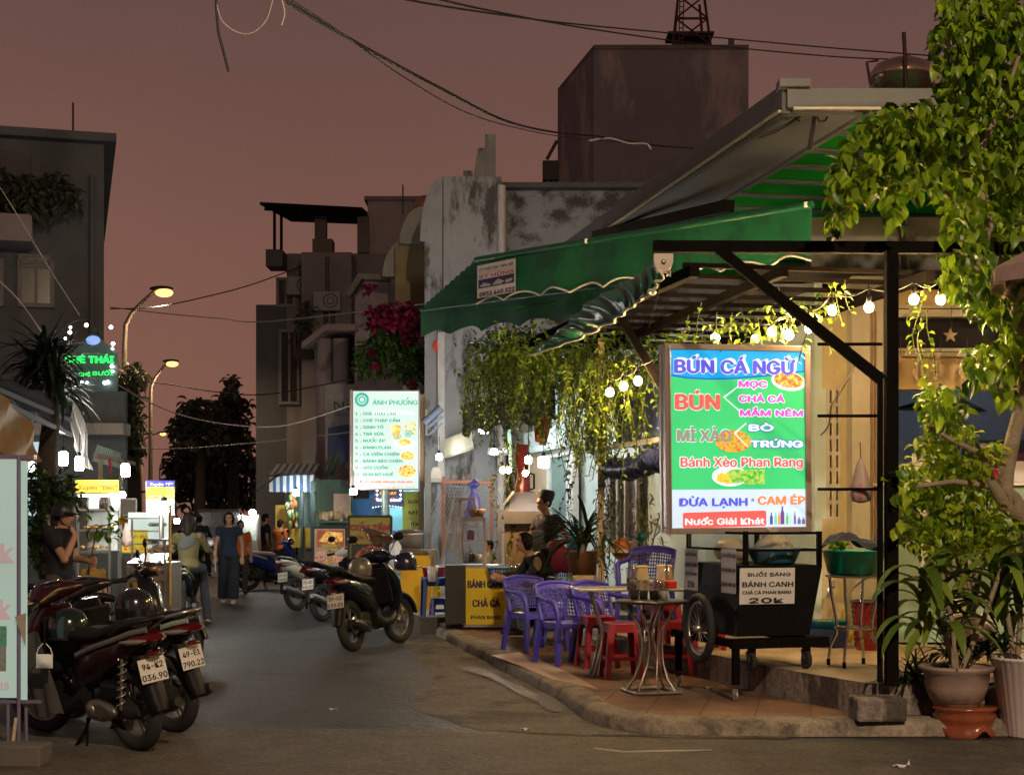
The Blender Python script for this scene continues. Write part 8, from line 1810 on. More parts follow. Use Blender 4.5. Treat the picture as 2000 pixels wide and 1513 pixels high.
# green neon sign
t = T('neon_sign', 'green neon shop sign on a white house shaped board behind the palm', 'sign', P(145, 765, 28)); kv = 28/K
b = B(); polypx(b, [(138, 765), (230, 765), (230, 690), (190, 655), (180, 652), (170, 657), (140, 690)], kv, 145, 765, 0); b.obj('board', glowpanel('neon_board', '#4a5c56', .35), t)
b = B(); letter(b, 'CHÈ THÁI', 128, 223, 709, 18, kv, 145, 765, .05, .08); letter(b, 'CHÈ', 155, 178, 735, 10, kv, 145, 765, .05, .04); letter(b, 'BƯỞI', 183, 222, 733, 10, kv, 145, 765, .05, .04); b.obj('lettering', emit('neon_green', (.02, .95, .12), 2.2), t)
b = B(); ellpx(b, 183, 665, 14, 9, kv, 145, 765, .04); b.obj('emblem', glowpanel('neon_blue', '#8fb0f0', 1.0), t)
b = B()
for x, y in ((140, 640), (139, 650), (171, 636), (219, 640), (223, 672), (222, 682), (221, 716), (222, 726), (162, 747), (172, 748), (213, 747), (207, 748), (130, 662)): b.sph(((x-145)*kv, -.08, (765-y)*kv), .035 if x % 2 else .025, 8, 6)
b.obj('edge_bulb', emit('edge_bulb', (.9, 1, 1), 12), t)
b = B(); b.box((40*kv, .1, 60*kv), (.06, .06, 130*kv)); b.box((44*kv, .06, 58*kv), (80*kv, .04, .05)); b.obj('frame', darksteel, t)

# ================================================================ drinks menu board on the right row
Ya = 26; ka = Ya/K; ox, oy = 686, 956
t = T('pale_menu_lightbox', 'pale lit drinks menu board with green lettering on a pole', 'light box sign', P(ox, oy, Ya), R(0)); S2 = lambda b, *a, **k: letter(b, *a, ka, ox, oy, **k)
b = B(); b.box((66.5*ka, .06, 97*ka), (135*ka, .1, 195*ka), None, .01); b.tube([(-1*ka, -.01, 0), (-1*ka, -.01, 195*ka)], .02, 8); b.obj('frame', fb, t)
b = B(); rectpx(b, 690, 764, 817, 954, ka, ox, oy, .01); b.obj('panel', glowpanel('menu_pale', '#c6dfd6', .95, .08), t)
b = B(); polypx(b, [(765+45*math.cos(a)*(1 if abs(math.cos(a)) < .9 else 1), 806+4*math.sin(a)) for a in [i*math.pi/12 for i in range(24)]], ka, ox, oy, .013); b.obj('tube_glow', glowpanel('tube_white', '#f2f8f4', 1.0), t)
b = B()
for i, (s, x1) in enumerate((('CHÈ THÁI LAN', 773), ('CHÈ THẬP CẨM', 781), ('SINH TỐ', 749), ('TRÀ SỮA', 749.5), ('NƯỚC ÉP', 752), ('BÁNH FLAN', 763), ('CÁ VIÊN CHIÊN', 780), ('BÁNH BÈO CHÉN', 786), ('GỎI CUỐN', 757), ('BÚN BÒ HUẾ', 768))):
    y = 810.5+13.17*i; S2(b, s, 709.5, x1, y, 7.6, d=.018, bold=.06); S2(b, str(i+1), 694 if i < 9 else 691, 699 if i < 9 else 701, y, 7.6, d=.018, bold=.04); rectpx(b, 704, y-2, 706, y, ka, ox, oy, .018)
S2(b, 'ÁNH PHƯƠNG', 728, 815.5, 790.5, 13, d=.018, bold=.03); b.obj('lettering', glowpanel('menu_green', '#35a98d', .8, .05), t)
def ringpx(b, cx, cy, r0, r1, d, n=36):
    b.add([((cx+math.cos(2*math.pi*i/n)*r_-ox)*ka, -d, (oy-cy+math.sin(2*math.pi*i/n)*r_)*ka) for r_ in (r0, r1) for i in range(n)], [(i, (i+1) % n, n+(i+1) % n, n+i) for i in range(n)])
b = B(); ringpx(b, 707, 780.5, 4.5, 7, .016); ringpx(b, 707, 780.5, 9, 13, .016)
for i in range(24): a = 2*math.pi*i/24; ellpx(b, 707+13.6*math.cos(a), 780.5+13.6*math.sin(a), 1.1, 1.1, ka, ox, oy, .017, 6)
for cx, cy in ((776, 852), (797, 847)): ringpx(b, cx, cy, 2, 3.5, .022); ringpx(b, cx, cy, 5.3, 6.6, .022)
b.obj('emblem', glowpanel('menu_green2', '#2fae9c', .85, .05), t)
b = B(); S2(b, 'VÀ CÒN NHIỀU MÓN KHÁC TRONG MENU', 712, 807, 943, 6, d=.018, bold=.05); polypx(b, [(705+(4 if k % 2 == 0 else 1.8)*math.sin(k*math.pi/5), 940-(4 if k % 2 == 0 else 1.8)*math.cos(k*math.pi/5)) for k in range(10)], ka, ox, oy, .018); S2(b, 'Ánh Phương Kính Mời', 699, 810, 952.5, 4.6, d=.018, bold=.0, shear=.3); b.obj('lettering', glowpanel('menu_red', '#e07a72', .9, .05), t)
wh_pl = glowpanel('plate_white_e', '#eef2ea', 1.0)
b = B(); ellpx(b, 789, 866, 20, 11, ka, ox, oy, .015); ellpx(b, 796, 890, 16, 10, ka, ox, oy, .015); b.obj('plate_picture', wh_pl, t)
b = B(); ellpx(b, 790, 863, 12, 7, ka, ox, oy, .018); polypx(b, [(764, 830), (784, 830), (780, 856), (768, 856)], ka, ox, oy, .016); b.obj('flan_picture', foodmat('flan', '#d0842c', '#e8b858', '#f0d890', 10), t)
b = B(); ellpx(b, 796, 890, 14, 8.5, ka, ox, oy, .018); ellpx(b, 795, 920, 17, 12, ka, ox, oy, .018); b.obj('snack_picture', foodmat('snacks_pic', '#c89838', '#e8d070', '#c8583c', 24), t)
b = B(); polypx(b, [(790, 826), (814, 822), (811, 848), (794, 848)], ka, ox, oy, .016); b.obj('dessert_picture', foodmat('dessert_pic', '#88a058', '#d8d8b8', '#b09068', 24), t)
b = B(); b.tube([(66*ka, .08, -195*ka), (66*ka, .08, 0)], .07, 12); b.obj('pole', mat('grey_green_pole', (.20, .28, .26), .4, .4), t)
# shop behind it: blue booth with LED sign
t = T('blue_booth', 'blue painted shop booth with lit interior below the pale menu board', 'shop', (0, 0, 0)); Yv = 27.5; kv = Yv/K; q = lambda x, y: P(x, y, Yv)
bl_p = mat('booth_blue', (.03, .22, .50), .5, 0, .08); cy_p = mat('booth_cyan', (.18, .50, .58), .5, 0, .08)
b = B(); b.box(((q(722, 0).x+q(822, 0).x)/2, Yv+1.2, 1.7), (100*kv, .1, 3.2)); b.obj('back_wall', cy_p, t)
b = B(); b.box(q(738, 985), (34*kv, .08, 70*kv)); b.box(q(700, 1050)+V((0, .3, 0)), (40*kv, .1, 1.4)); b.obj('side_panel', bl_p, t)
b = B(); b.box(((q(680, 0).x+q(830, 0).x)/2, Yv+.4, q(0, 945).z), (150*kv, 2.0, .08)); b.obj('roof', darkh, t)
b = B(); b.box((q(770, 952).x, Yv+.6, q(0, 952).z), (.9, .06, .04)); b.obj('tube_lamp', warmw, t)
b = B(); rectpx(b, 788, 960, 822, 1040, kv, 788, 1040, 0); pn = b.obj('menu_sheet', mat('lime_sheet', (.42, .5, .06), .5), t); pn.location = q(788, 1040)+V((0, -.25, 0))
b = B(); letter(b, 'BÚN', 800, 822, 983, 9, kv, 788, 1040, .005, .05); letter(b, 'MÌ', 800, 818, 1004, 9, kv, 788, 1040, .005, .05); letter(b, 'TÔM', 803, 822, 1026, 9, kv, 788, 1040, .005, .05); b.obj('lettering', mat('purple_print', (.16, .01, .10), .5), pn)
t = T('led_sign', 'small LED shop sign with orange words ringed by white diodes', 'sign', q(735, 985)+V((0, -.35, 0))); kv2 = 27.15/K
b = B(); b.box((26*kv2, .03, 14*kv2), (60*kv2, .04, 40*kv2)); b.obj('board', mat('led_board', (.04, .06, .16), .5), t)
b = B(); letter(b, 'MÌ CAY', 746, 778, 966, 8, kv2, 735, 985, .01, .05); letter(b, 'HÀN QUỐC', 744, 776, 975, 4, kv2, 735, 985, .01); b.obj('lettering', emit('led_orange', (1, .35, .02), 2.0), t)
b = B()
for i in range(9): b.sph(((742+i*5.2-735)*kv2, -.02, (985-977)*kv2), .016, 6, 5)
for x in (740, 786):
    for y in (958, 966, 974): b.sph(((x-735)*kv2, -.02, (985-y)*kv2), .016, 6, 5)
for i in range(11): b.sph(((732+i*5.5-735)*kv2, -.02, (985-991+3*math.sin(i*.3))*kv2), .007, 6, 5)
b.obj('diode', emit('led_white', (.85, .92, 1), 9), t)
# posters and boards
def board(name, label, x0, y0, x1, y1, Y, m, rz=0, legs=True, cat='sign'):
    t = T(name, label, cat, P(x0, y1, Y), rz); k = Y/K; b = B(); w_, h_ = (x1-x0)*k, (y1-y0)*k
    b.box((w_/2, .03, h_/2), (w_, .04, h_)); b.obj('panel', m, t)
    b = B(); b.bar((0, .02, 0), (0, .02, h_), .035); b.bar((w_, .02, 0), (w_, .02, h_), .035); b.bar((0, .02, h_), (w_, .02, h_), .035)
    if legs: zf2 = P(x0, y1, Y).z-.24; b.bar((0, .02, 0), (0, .02, -zf2), .035); b.bar((w_, .02, 0), (w_, .02, -zf2), .035)
    b.obj('frame', darksteel, t); return t, k
t, k_ = board('rice_stall_board', 'olive board lettered in dark pink behind the black scooter', 681, 1008, 764, 1125, 22.5, mat('olive_board', (.20, .19, .035), .6, 0, .1))
b = B(); letter(b, 'CƠM TẤM', 685, 761, 1035, 15, k_, 681, 1125, .005, .06); letter(b, 'SƯỜN - BÌ - CHẢ', 684, 763, 1053, 10, k_, 681, 1125, .005, .05); b.obj('lettering', mat('crimson_print', (.22, .012, .035), .5), t)
b = B(); polypx(b, [(686, 1062), (760, 1062), (760, 1120), (686, 1120)], k_, 681, 1125, .003); b.obj('picture', mat('dark_print', (.015, .013, .012), .5), t)
b = B(); ellpx(b, 725, 1085, 32, 20, k_, 681, 1125, .006, 24, .2); b.obj('food_picture', foodmat('grilled_meat', '#4a1a16', '#7a3028', '#8a7a60', 18, .08), t)
t, k_ = board('waffle_poster', 'poster with a waffle picture on an orange ground', 612, 1030, 676, 1105, 25.5, mat('poster_pale', (.46, .36, .30), .5))
b = B(); rectpx(b, 619, 1035, 672, 1068, k_, 612, 1105, .003); b.obj('picture', mat('poster_orange', (.45, .10, .03), .5), t)
b = B(); polypx(b, [(622, 1056), (638, 1037), (670, 1040), (669, 1056), (650, 1062)], k_, 612, 1105, .006); b.obj('waffle_picture', foodmat('waffle', '#b06a28', '#e0a850', '#f0d080', 16, .3), t)
b = B(); rectpx(b, 628, 1062, 664, 1068, k_, 612, 1105, .008); rectpx(b, 643, 1074, 648, 1104, k_, 612, 1105, .006); rectpx(b, 640, 1072, 674, 1077, k_, 612, 1105, .006); b.obj('label', mat('poster_yellow', (.5, .36, .06), .5), t)
b = B(); ellpx(b, 628, 1090, 14, 14, k_, 612, 1105, .006); rectpx(b, 650, 1080, 674, 1100, k_, 612, 1105, .005); b.obj('snack_picture', foodmat('sausage', '#a8542a', '#d8a070', '#4a5a88', 18, .25), t)
# yellow rice counter & big pot
t = T('yellow_counter', 'yellow fronted counter with dark top next to the black scooter', 'counter', (0, 0, 0)); Yv = 22; q = lambda x, y: P(x, y, Yv); b = B(); z1 = q(0, 1080).z
b.box(((q(783, 0).x+q(842, 0).x)/2, Yv+.3, (z1+.24)/2), ((842-783)*Yv/K, .6, z1-.24)); b.obj('front', mat('counter_yellow', (.58, .36, .01), .5, 0, .08), t); b = B(); b.box(((q(778, 0).x+q(850, 0).x)/2, Yv+.3, z1+.02), ((852-776)*Yv/K, .7, .05)); b.obj('top', mat('counter_top', (.10, .07, .05), .5), t)
t = T('rice_pot', 'large dull aluminium pot on the yellow counter', 'pot', q(798, 1075)+V((0, .25, .02))); kk = Yv/K; b = B(); b.lathe([(.001, 0), (26*kk, 0), (27*kk, 28*kk), (28*kk, 31*kk), (20*kk, 33*kk), (.001, 34*kk)], (0, 0, 0), 28); b.obj('pot', mat('dull_aluminium', (.30, .29, .27), .45, .7, .15), t); b = B(); b.lathe([(25*kk, 33*kk), (27*kk, 36*kk), (.001, 39*kk)], (0, 0, 0), 24); b.obj('lid', mat('dark_lid', (.08, .06, .05), .5), t); b = B(); b.tube([(2*kk, 0, 36*kk), (0, 0, 56*kk)], .012, 6); b.obj('ladle', steel, t)
def tbl(label, c, w_, d, h, m, grp='blue plastic stools and tables at the stalls'):
    t = T('plastic_table', label, 'table', c, R(8), grp); b = B(); b.box((0, 0, h-.02), (w_, d, .04), None, .01); b.box((0, -d/2+.01, h-.07), (w_*.96, .02, .08)); b.obj('tabletop', m, t)
    for sx in (-1, 1):
        for sy in (-1, 1): b = B(); b.loft([[V((sx*(w_/2-.03)+a*.03, sy*(d/2-.03)+c_*.03, h-.04)) for a, c_ in ((-1, -1), (1, -1), (1, 1), (-1, 1))], [V((sx*(w_/2-.01)+a*.022, sy*(d/2-.01)+c_*.022, 0)) for a, c_ in ((-1, -1), (1, -1), (1, 1), (-1, 1))]], True, False); b.obj('leg', m, t)
blu2 = mat('bright_blue_plastic', (.025, .09, .36), .4, 0, .1); yel2 = mat('yellow_plastic', (.58, .40, .02), .4, 0, .1)
tbl('blue plastic table beside the noodle stall on the raised forecourt', V((P(855, 0, 20.8).x, 20.8, .24)), .42, .42, .52, blu2)
stool('low blue stool under the blue table by the noodle stall', G(858, 1210, .18)+V((0, .15, .02)), R(10), blueplastic, .27, 'blue plastic stools and tables at the stalls', w_=.22)
stool('yellow plastic stool stack leaning by the counter, left one', G(808, 1188, .24), R(12), yel2, .60, 'yellow plastic stools by the counter', w_=.26)
stool('yellow plastic stool right of the counter behind the red bucket', G(838, 1178, .24), R(-10), yel2, .55, 'yellow plastic stools by the counter', w_=.26)
t = T('red_bucket', 'red plastic basket on the blue table by the noodle stall', 'basket', V((P(848, 0, 21.1).x, 21.1, .24+.42))); b = B(); b.lathe([(.001, 0), (.13, 0), (.165, .22), (.175, .23), (.155, .22), (.12, .02)], (0, 0, 0), 26); b.obj('basket', redplastic, t); b = B(); b.sph((0, 0, .18), (.12, .12, .08), 12, 8); b.obj('contents', mat('pale_stuff', (.45, .42, .35), .6), t)
t = T('white_bottles', 'blue and white cleaning bottles next to the yellow counter', 'bottle', P(772, 1080, 22)); b = B(); b.lathe([(.001, -.3), (.08, -.3), (.09, .1), (.03, .2), (.03, .28)], (0, 0, 0), 14); b.obj('bottle', mat('bluish_white', (.5, .55, .65), .3), t); b = B(); b.lathe([(.035, .26), (.035, .32), (.001, .32)], (0, 0, 0), 10); b.obj('cap', blueplastic, t)

# ================================================================ stalls further down the right side
t = T('striped_awning', 'blue and white striped awning over a stall farther down the right side', 'awning', (0, 0, 0)); Yv = 36; q = lambda x, y: P(x, y, Yv); b = B(); b.m = 0
for i in range(13):
    x0 = 526+i*6.6; b.m = i % 2; a, c = q(x0, 927), q(x0+6.6, 927); b.add([a, c, c+V((0, .02, -.40)), a+V((0, .02, -.40))], [(0, 1, 2, 3)]); b.add([a, c, c+V((0, 1.2, .3)), a+V((0, 1.2, .3))], [(0, 1, 2, 3)])
b.obj('fabric', [mat('stripe_white', (.38, .42, .44), .7, 0, .1), mat('stripe_blue', (.02, .08, .22), .7, 0, .1)], t)
b = B(); b.bar(q(520, 930), q(615, 922), .05); b.bar(q(500, 960), q(560, 915), .05); b.obj('frame', darksteel, t)
t = T('lit_stall', 'bright toy stall with hanging goods under the striped awning', 'food stall', (0, 0, 0)); b = B(); b.box(q(575, 1010)+V((0, 1.0, 0)), (60*Yv/K, .1, 110*Yv/K)); b.obj('back_wall', mat('stall_teal', (.20, .33, .33), .6), t)
b = B(); b.box(q(548, 1015)+V((0, .5, 0)), (.35, .3, .7)); b.box(q(580, 1050)+V((0, .3, 0)), (.8, .4, .45)); b.obj('yellow_box', mat('box_yellow', (.45, .32, .04), .6), t)
b = B(); b.bar(q(590, 1090), q(590, 960), .06); b.bar(q(612, 1090), q(612, 940), .12); b.obj('post', mat('dark_teal_post', (.03, .07, .075), .6), t)
b = B(); r = random.Random(61)
for i in range(26): b.sph(q(560+r.random()*22, 965+r.random()*60), (.05, .05, .09), 7, 5)
b.obj('hanging_goods', foodmat('toys', '#b02a20', '#3a8a40', '#d8c8c0', 6, .05), t)
tubebulb('bulb in front of the striped awning stall', 578, 962, 35.5, .07, .14)
tubebulb('bulb glowing at the bottom left corner of the pale menu board', 690, 960, 25.5, .06, .1)
tubebulb('lamp over the far juice cart behind the walking woman', 493, 1000, 34, .07, .1)
t = T('juice_cart', 'small glass juice cart with lettered front behind the walking woman', 'food cart', (0, 0, 0)); Yv = 34.5; q = lambda x, y: P(x, y, Yv); b = B(); b.box(q(490, 1032), (32*Yv/K, .4, 52*Yv/K)); b.obj('cabinet', mat('cart_pale', (.35, .42, .40), .4, 0, .3, 8), t); b = B(); b.box(q(490, 1075), (34*Yv/K, .45, 40*Yv/K)); b.obj('base', steel, t); b = B()
for x in (474, 506): b.bar(q(x, 1110)+V((0, -.22, 0)), q(x, 1005)+V((0, -.22, 0)), .04)
b.obj('frame', steel, t)
t = T('brown_tarpaulin', 'brown tarpaulin awning hanging beside the pale menu board', 'tarpaulin', (0, 0, 0)); b = B(); b.grid(lambda u_, v: P(615, 960, 32).lerp(P(690, 905, 29), u_).lerp(P(612, 962, 31).lerp(P(690, 962, 28), u_), v)+V((0, .06*math.sin(u_*15), -.08*math.sin(u_*3.1)*v)), 24, 8); b.obj('sheet', mat('brown_tarp', (.14, .115, .08), .7, 0, .2, 4, .2, transl=.2), t)
t = T('green_cloth_drape', 'pale green cloth hanging from the tarpaulin pole left of the pale menu board', 'cloth', (0, 0, 0)); b = B(); b.grid(lambda u_, v: P(640, 888, 30).lerp(P(668, 878, 30), u_).lerp(P(634, 920, 30).lerp(P(650, 930, 30), u_), v)+V((0, .05*math.sin(u_*12+v*3), 0)), 14, 10); b.obj('sheet', mat('green_cloth', (.13, .17, .12), .8, 0, .2), t)
t = T('snack_shelf', 'stall shelf of packaged snacks above the waffle poster', 'shelf', (0, 0, 0)); Yv = 27; q = lambda x, y: P(x, y, Yv); b = B(); b.box(q(648, 1018)+V((0, .3, 0)), (66*Yv/K, .4, .04)); b.box(q(648, 985)+V((0, .6, 0)), (66*Yv/K, .05, .9)); b.box(q(620, 1000), (.05, .05, 1.2)); b.obj('frame', mat('stall_green', (.05, .12, .09), .6), t); b = B(); r = random.Random(63)
for i in range(24): b.box(q(616+i*2.8, 1008+r.uniform(-4, 2))+V((0, .2+r.uniform(-.1, .1), 0)), (.07, .05, .14), r.uniform(-.4, .4), .01)
b.obj('packets', foodmat('packets', '#3a3a70', '#a08850', '#c8b8a8', 5, .04), t); b = B(); b.box(q(662, 985)+V((0, .5, 0)), (.3, .05, .4)); b.obj('poster', mat('poster_pale', (.46, .36, .30), .5), t)
t = T('orange_cloth', 'hanging orange cloth under the brown tarpaulin', 'cloth', (0, 0, 0)); b = B(); b.grid(lambda u_, v: P(616, 957, 28).lerp(P(664, 955, 28), u_).lerp(P(622, 972, 28).lerp(P(660, 972, 28), u_), v)+V((0, .04*math.sin(u_*15), -.12*math.sin(u_*3.1)*v)), 16, 6); b.obj('sheet', mat('rust_cloth', (.25, .11, .05), .8, 0, .2, transl=.2), t)
def farstall(label, s, t0, h, m, m2):
    t = T('far_stall', label, 'food stall', (0, 0, 0), 0, 'far stalls down the street'); b = B(); wallbox(b, s, s+2.2, t0, t0+1.6, 0, 1.0); b.obj('counter', m, t); b = B(); b.poly([ST(s-.2, t0-.9, h-.3), ST(s-.2, t0+2, h+.2), ST(s+2.6, t0+2, h+.2), ST(s+2.6, t0-.9, h-.3)], .05, (0, 0, 1)); b.obj('awning', m2, t); b = B()
    for a, c in ((s, t0-.8), (s+2.4, t0-.8)): b.tube([ST(a, c, 0), ST(a, c, h-.3)], .03, 6)
    b.obj('post', darksteel, t)
dk = mat('dim_awning', (.07, .06, .05), .8, 0, .3)
farstall('dim stall with grey awning past the juice cart', 40, 3.0, 2.6, mat('dim_teal', (.08, .14, .14), .6), dk)
farstall('far dim stall with sloping awning near the end of the right row', 50, 2.9, 2.5, mat('dim_brown', (.12, .07, .04), .6), dk)
farstall('far stall with dark awning on the left row beyond the lime scooter', 30, -4.8, 2.6, mat('dim_red', (.14, .04, .03), .6), dk)
tubebulb('tiny lamp far down the right row of stalls', 470, 1008, 52, .07, .1)
tubebulb('tiny lamp at the far left row of stalls', 372, 1018, 46, .06, .1)
t = T('dark_van', 'dark van parked far down the street behind the far rider', 'van', (P(405, 0, 50).x, 52, 0), R(10)); b = B(); b.loft([[V((x, y, z)) for x, y, z in ((-.85, 0, .35), (.85, 0, .35), (.85, 0, 1.1), (.7, .1, 1.85), (-.7, .1, 1.85), (-.85, 0, 1.1))], [V((x, 3.8, z)) for x, z in ((-.85, .35), (.85, .35), (.85, 1.1), (.7, 1.85), (-.7, 1.85), (-.85, 1.1))]], True, False); b.obj('body', paintm('van_navy', (.012, .014, .035)), t); b = B(); b.box((0, -.0, 1.5), (1.3, .06, .5)); b.obj('rear_window', darkwin, t)
for sx in (-1, 1):
    b = B(); b.torus((sx*.75, .7, .32), .24, .09, M.Rotation(R(90), 3, 'Y'), 20, 8); b.torus((sx*.75, 3.0, .32), .24, .09, M.Rotation(R(90), 3, 'Y'), 20, 8); b.obj('wheel', rubber, t)
# lamps on the white house wall and by the grill
tubebulb('bright floodlight on the white house wall above the noodle stall', 945, 838, 24.2, .08, .12, emit('flood_white', (.93, .98, 1.0), 420))
tubebulb('small bulb at the left corner of the white house', 858, 892, 26, .05, .1)
tubebulb('lantern bulb on the cream pier by the shop side door', 1062, 902, 22, .08, .16)
tubebulb('slim bulb beside the red chimney', 1032, 898, 20, .04, .1)
tubebulb('bulb cluster at the small white lettered sign by the grill', 965, 882, 22, .05, .08)
for x, y, lb in ((982, 918, 'left of two warm bulbs beside the grill chimney'), (993, 918, 'right of two warm bulbs beside the grill chimney'), (1026, 924, 'warm bulb on the red chimney')): bulb(x, y, 19.8, lb, bulbm, .035, 'light bulb', .1)
t = T('lit_blade_sign', 'narrow lit vertical blade sign left of the red chimney', 'light box sign', P(996, 920, 21)); kv = 21/K; b = B(); b.box((0, 0, 42*kv), (7*kv, .12, 84*kv), M.Rotation(R(-3), 3, 'Y')); b.obj('panel', glowpanel('blade_green', '#b8e8dc', .9), t); b = B(); b.bar((0, .08, 60*kv), (0, .6, 60*kv), .03); b.obj('bracket', darksteel, t)
t = T('lit_script_sign', 'small white lit lettering sign beside the blade sign', 'sign', P(955, 885, 22.2)); kv = 22.2/K; b = B(); letter(b, 'QUÁN', 958, 996, 883, 7, kv, 955, 885, .0, .04); b.obj('lettering', emit('script_white', (.9, .95, 1), 3), t); b = B(); b.box((20*kv, .05, 4*kv), (46*kv, .03, 14*kv)); b.obj('board', mat('dark_sign', (.05, .05, .055), .5), t)
t = T('wall_signboard', 'pale boarded window on the white wall behind the vines', 'window', (0, 0, 0)); q = lambda x, y: P(x, y, 23.5); b = B(); b.box(q(1012, 750), (82*23.5/K, .06, 70*23.5/K)); b.obj('board', mat('pale_board', (.52, .56, .46), .6), t); b = B(); b.bar(q(968, 714), q(1055, 706), .06); b.bar(q(968, 790), q(968, 714), .05); b.obj('frame', frame_w, t)
t = T('blue_grey_awning', 'folded blue grey awning on arms left of the white house corner', 'awning', (0, 0, 0)); q = lambda x, y: P(x, y, 26.3); b = B(); b.tube([q(828, 825), q(862, 796)], .07, 8); b.bar(q(832, 838), q(864, 812), .05); b.bar(q(836, 850), q(864, 825), .03); b.obj('roll', mat('awning_blue_grey', (.18, .22, .32), .5), t); b = B(); b.bar(q(833, 850), q(833, 800), .03); b.obj('arm', steel, t)

# ================================================================ overhead cables
def cable(label, pts, r=.012, m=wire_m, sag=.0, seg=10, name='overhead_cable'):
    t = T(name, label, 'cable', (0, 0, 0), 0, 'overhead cables'); q = []
    P_ = [P(*p) for p in pts]
    for i in range(len(P_)-1):
        p0_ = P_[max(i-1, 0)]; p1_ = P_[i]; p2_ = P_[i+1]; p3_ = P_[min(i+2, len(P_)-1)]
        for j in range(seg):
            u_ = j/seg; q.append(.5*((2*p1_)+(p2_-p0_)*u_+(2*p0_-5*p1_+4*p2_-p3_)*u_*u_+(3*p1_-p0_-3*p2_+p3_)*u_**3))
    q.append(P_[-1]); b = B(); b.tube(q, r, 5); b.obj('wire', m, t); return t
cable('thick twisted black cable sweeping down from the top centre to the grey tower', [(540, -10, 9), (620, 40, 10), (740, 108, 12), (860, 172, 14), (985, 235, 17), (1080, 258, 20), (1180, 268, 22), (1290, 285, 24), (1400, 288, 26), (1560, 235, 14.3)], .014)
cable('thin cable running just under the thick twisted cable', [(560, -5, 9), (660, 60, 10.5), (780, 145, 13), (900, 215, 16), (1000, 248, 18), (1120, 270, 22), (1270, 282, 24)], .006)
pale_w = mat('pale_cable', (.42, .40, .38), .5)
cable('pale loose wire end on the thick cable in front of the grey tower', [(1150, 275, 22), (1190, 270, 22), (1230, 280, 22), (1262, 281, 22), (1272, 292, 22)], .014, pale_w)
cable('pale curly wire hanging at the top left of centre', [(420, -8, 9), (432, 38, 9), (460, 62, 9), (492, 65, 9), (520, 40, 9), (535, -8, 9)], .004, pale_w)
cable('short black wire end dangling at the top left of centre', [(421, -8, 9), (426, 60, 9), (436, 100, 9), (446, 140, 9)], .008)
cable('short pale wire end beside the thick cable at the top', [(548, -8, 9), (556, 25, 9), (550, 50, 9)], .005, pale_w)
cable('upper long cable passing in front of the lattice mast', [(770, -5, 12), (900, 18, 14), (1100, 45, 18), (1340, 68, 22), (1600, 92, 22), (1830, 110, 20)], .010)
cable('lower long cable passing in front of the lattice mast', [(840, -5, 12), (960, 22, 14), (1140, 55, 18), (1330, 82, 22), (1480, 98, 22), (1660, 113, 22), (1830, 118, 20)], .010)
cable('cable from the first lamp post to the tall pale house', [(215, 603, 43), (300, 600, 43), (400, 580, 44), (500, 553, 46), (640, 500, 47)], .018)
cable('bright lit cable right of the first lamp post', [(215, 600, 42), (300, 610, 40), (360, 616, 39), (430, 622, 38), (520, 628, 37), (860, 590, 27)], .014, pale_w)
cable('dark cable below the second street lamp', [(270, 743, 40), (340, 752, 38), (420, 765, 36), (520, 770, 34), (690, 740, 31)], .014)
cable('long pale cable sagging across the street to the drinks menu board', [(205, 735, 30), (280, 780, 29), (360, 812, 28), (460, 830, 27), (560, 830, 26.5), (690, 790, 26)], .012, pale_w)
cable('pale cable crossing above the stalls near the third lamp', [(230, 875, 40), (350, 876, 38), (520, 862, 34), (690, 843, 28)], .012, pale_w)
cable('thin cable slanting over the dark balcony at the far left', [(-10, 350, 24), (40, 430, 24), (100, 530, 25), (155, 615, 26)], .008, pale_w)
cable('second thin cable slanting below the left balcony', [(-10, 540, 22), (40, 590, 22), (90, 660, 22), (140, 720, 23)], .010, pale_w)
cable('black drip wire with switch below the green drape', [(1290, 540, 12.6), (1284, 580, 12.7), (1275, 610, 12.8), (1268, 640, 12.9)], .005)
cable('black wire looping down beside the vent block right of the menu board', [(1650, 680, 12.9), (1668, 710, 12.9), (1650, 750, 12.9), (1625, 790, 12.9), (1618, 830, 12.9), (1603, 850, 12.9)], .007)
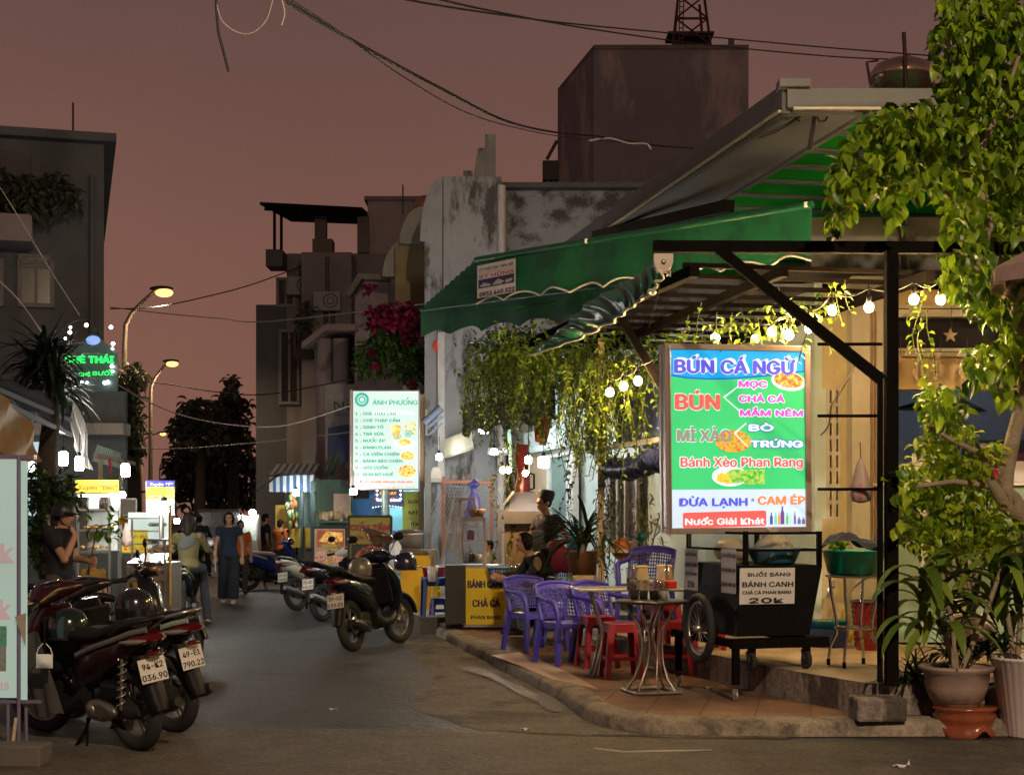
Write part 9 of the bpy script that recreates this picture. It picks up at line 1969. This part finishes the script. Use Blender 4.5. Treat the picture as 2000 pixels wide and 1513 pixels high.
# ================================================================ more of the lit row on the left
for i, (s, t0, lb, c1, c2) in enumerate(((24.5, -3.9, 'lit stall with cream awning just past the lettered showcase', (.40, .36, .22), (.30, .26, .17)), (29, -4.1, 'lit stall with teal awning, second past the lettered showcase', (.14, .32, .34), (.08, .16, .16)), (36, -4.3, 'lit stall with red panel further up the left row', (.34, .06, .04), (.10, .09, .08)))):
    t = T('lit_street_stall', lb, 'food stall', (0, 0, 0), 0, 'lit stalls along the left side'); b = B(); wallbox(b, s, s+2.6, t0-1.2, t0, .12, 1.05); b.obj('counter', mat('stall_front%d' % i, c1, .6), t)
    b = B(); wallbox(b, s, s+2.6, t0-1.9, t0-1.8, .12, 2.6); b.obj('back_wall', mat('stall_back', (.38, .42, .40), .7), t)
    b = B()
    for a in (0, 2.6): b.tube([ST(s+a, t0+.05, 0), ST(s+a, t0+.05, 2.3)], .03, 6)
    b.obj('post', darksteel, t)
    b = B(); b.grid(lambda u_, v: ST(s-.2+3*u_, t0-1.9+2.5*v, 2.75-.45*v+.03*math.sin(u_*25)), 24, 6); b.grid(lambda u_, v: ST(s-.2+3*u_, t0+.6, 2.30-.22*v*(1+.2*math.sin(u_*40))), 40, 2); b.obj('awning', mat('stall_awning%d' % i, c2, .7, 0, .25, 4), t)
    b = B(); rr = random.Random(i)
    for k in range(14): b.box(ST(s+.2+rr.random()*2.2, t0-.3-rr.random()*.7, 1.05+.07), (rr.uniform(.08, .2), rr.uniform(.08, .2), rr.uniform(.1, .16)), rr.uniform(0, 1), .01)
    b.obj('goods', foodmat('goods%d' % i, '#5a3020', '#a08048', '#c0c0b0', 5, .02), t)
    q = ST(s+1.3, t0-.5, 2.1); t = T('stall_bulb', ('bulb under the cream stall awning on the left', 'bulb under the teal stall awning on the left', 'bulb under the awning of the red panelled stall')[i], 'light bulb', q, 0, 'bright bulbs over the food stalls'); b = B(); b.sph((0, 0, 0), .06, 12, 8); b.obj('bulb', stallglow, t); b = B(); b.tube([(0, 0, .06), (0, 0, .4)], .008, 5); b.obj('socket', black, t)
# air conditioners and lit windows on the far facades
for i, (x, y, Y, lb) in enumerate(((588, 560, 46.7, 'air conditioner high on the tall pale house'), (640, 590, 45.2, 'air conditioner on the stair wall of the tall pale house'))):
    t = T('air_conditioner', lb, 'air conditioner', P(x, y, Y), 0, 'outdoor air conditioner units'); b = B(); b.box((0, -.15, 0), (.8, .3, .55), None, .02); b.obj('casing', mat('ac_casing', (.20, .20, .20), .5), t)
    b = B(); b.torus((.12, -.31, 0), .2, .012, M.Rotation(R(90), 3, 'X'), 20, 6); b.torus((.12, -.31, 0), .1, .01, M.Rotation(R(90), 3, 'X'), 16, 6); b.obj('fan_grille', black, t)
# tiny lamps added to brighten the dark far end, and stalls in both rows
r = random.Random(99)
for s, tt, z in ((44, 3.4, 2.2), (52, 3.1, 2.0), (58, 3.6, 2.4), (66, 3.3, 2.1), (78, 3.0, 2.3), (46, -4.0, 2.2), (57, -4.3, 2.0), (70, -4.1, 2.3), (86, -3.9, 2.2)):
    t = T('added_far_lamp', 'tiny white lamp added to brighten the dim far end of the street', 'light bulb', ST(s, tt, z), 0, 'tiny lamps added at the far end of the street'); b = B(); b.sph((0, 0, 0), .07, 8, 6); b.obj('bulb', stallglow, t)
for i, (s, tt) in enumerate(((58, 3.0), (68, 2.8), (76, 3.1), (48, -4.9), (60, -5.0), (74, -4.9))):
    farstall(('dim far stall with brown counter, right row past the van', 'dim far stall under the far trees on the right', 'last stall visible on the right row', 'dim stall on the left row by the low dark house', 'far left stall beside the dark low house', 'last stall visible on the left row')[i], s, tt, 2.6, mat('dim_brown', (.12, .07, .04), .6) if i % 2 else mat('dim_teal', (.08, .14, .14), .6), dk)
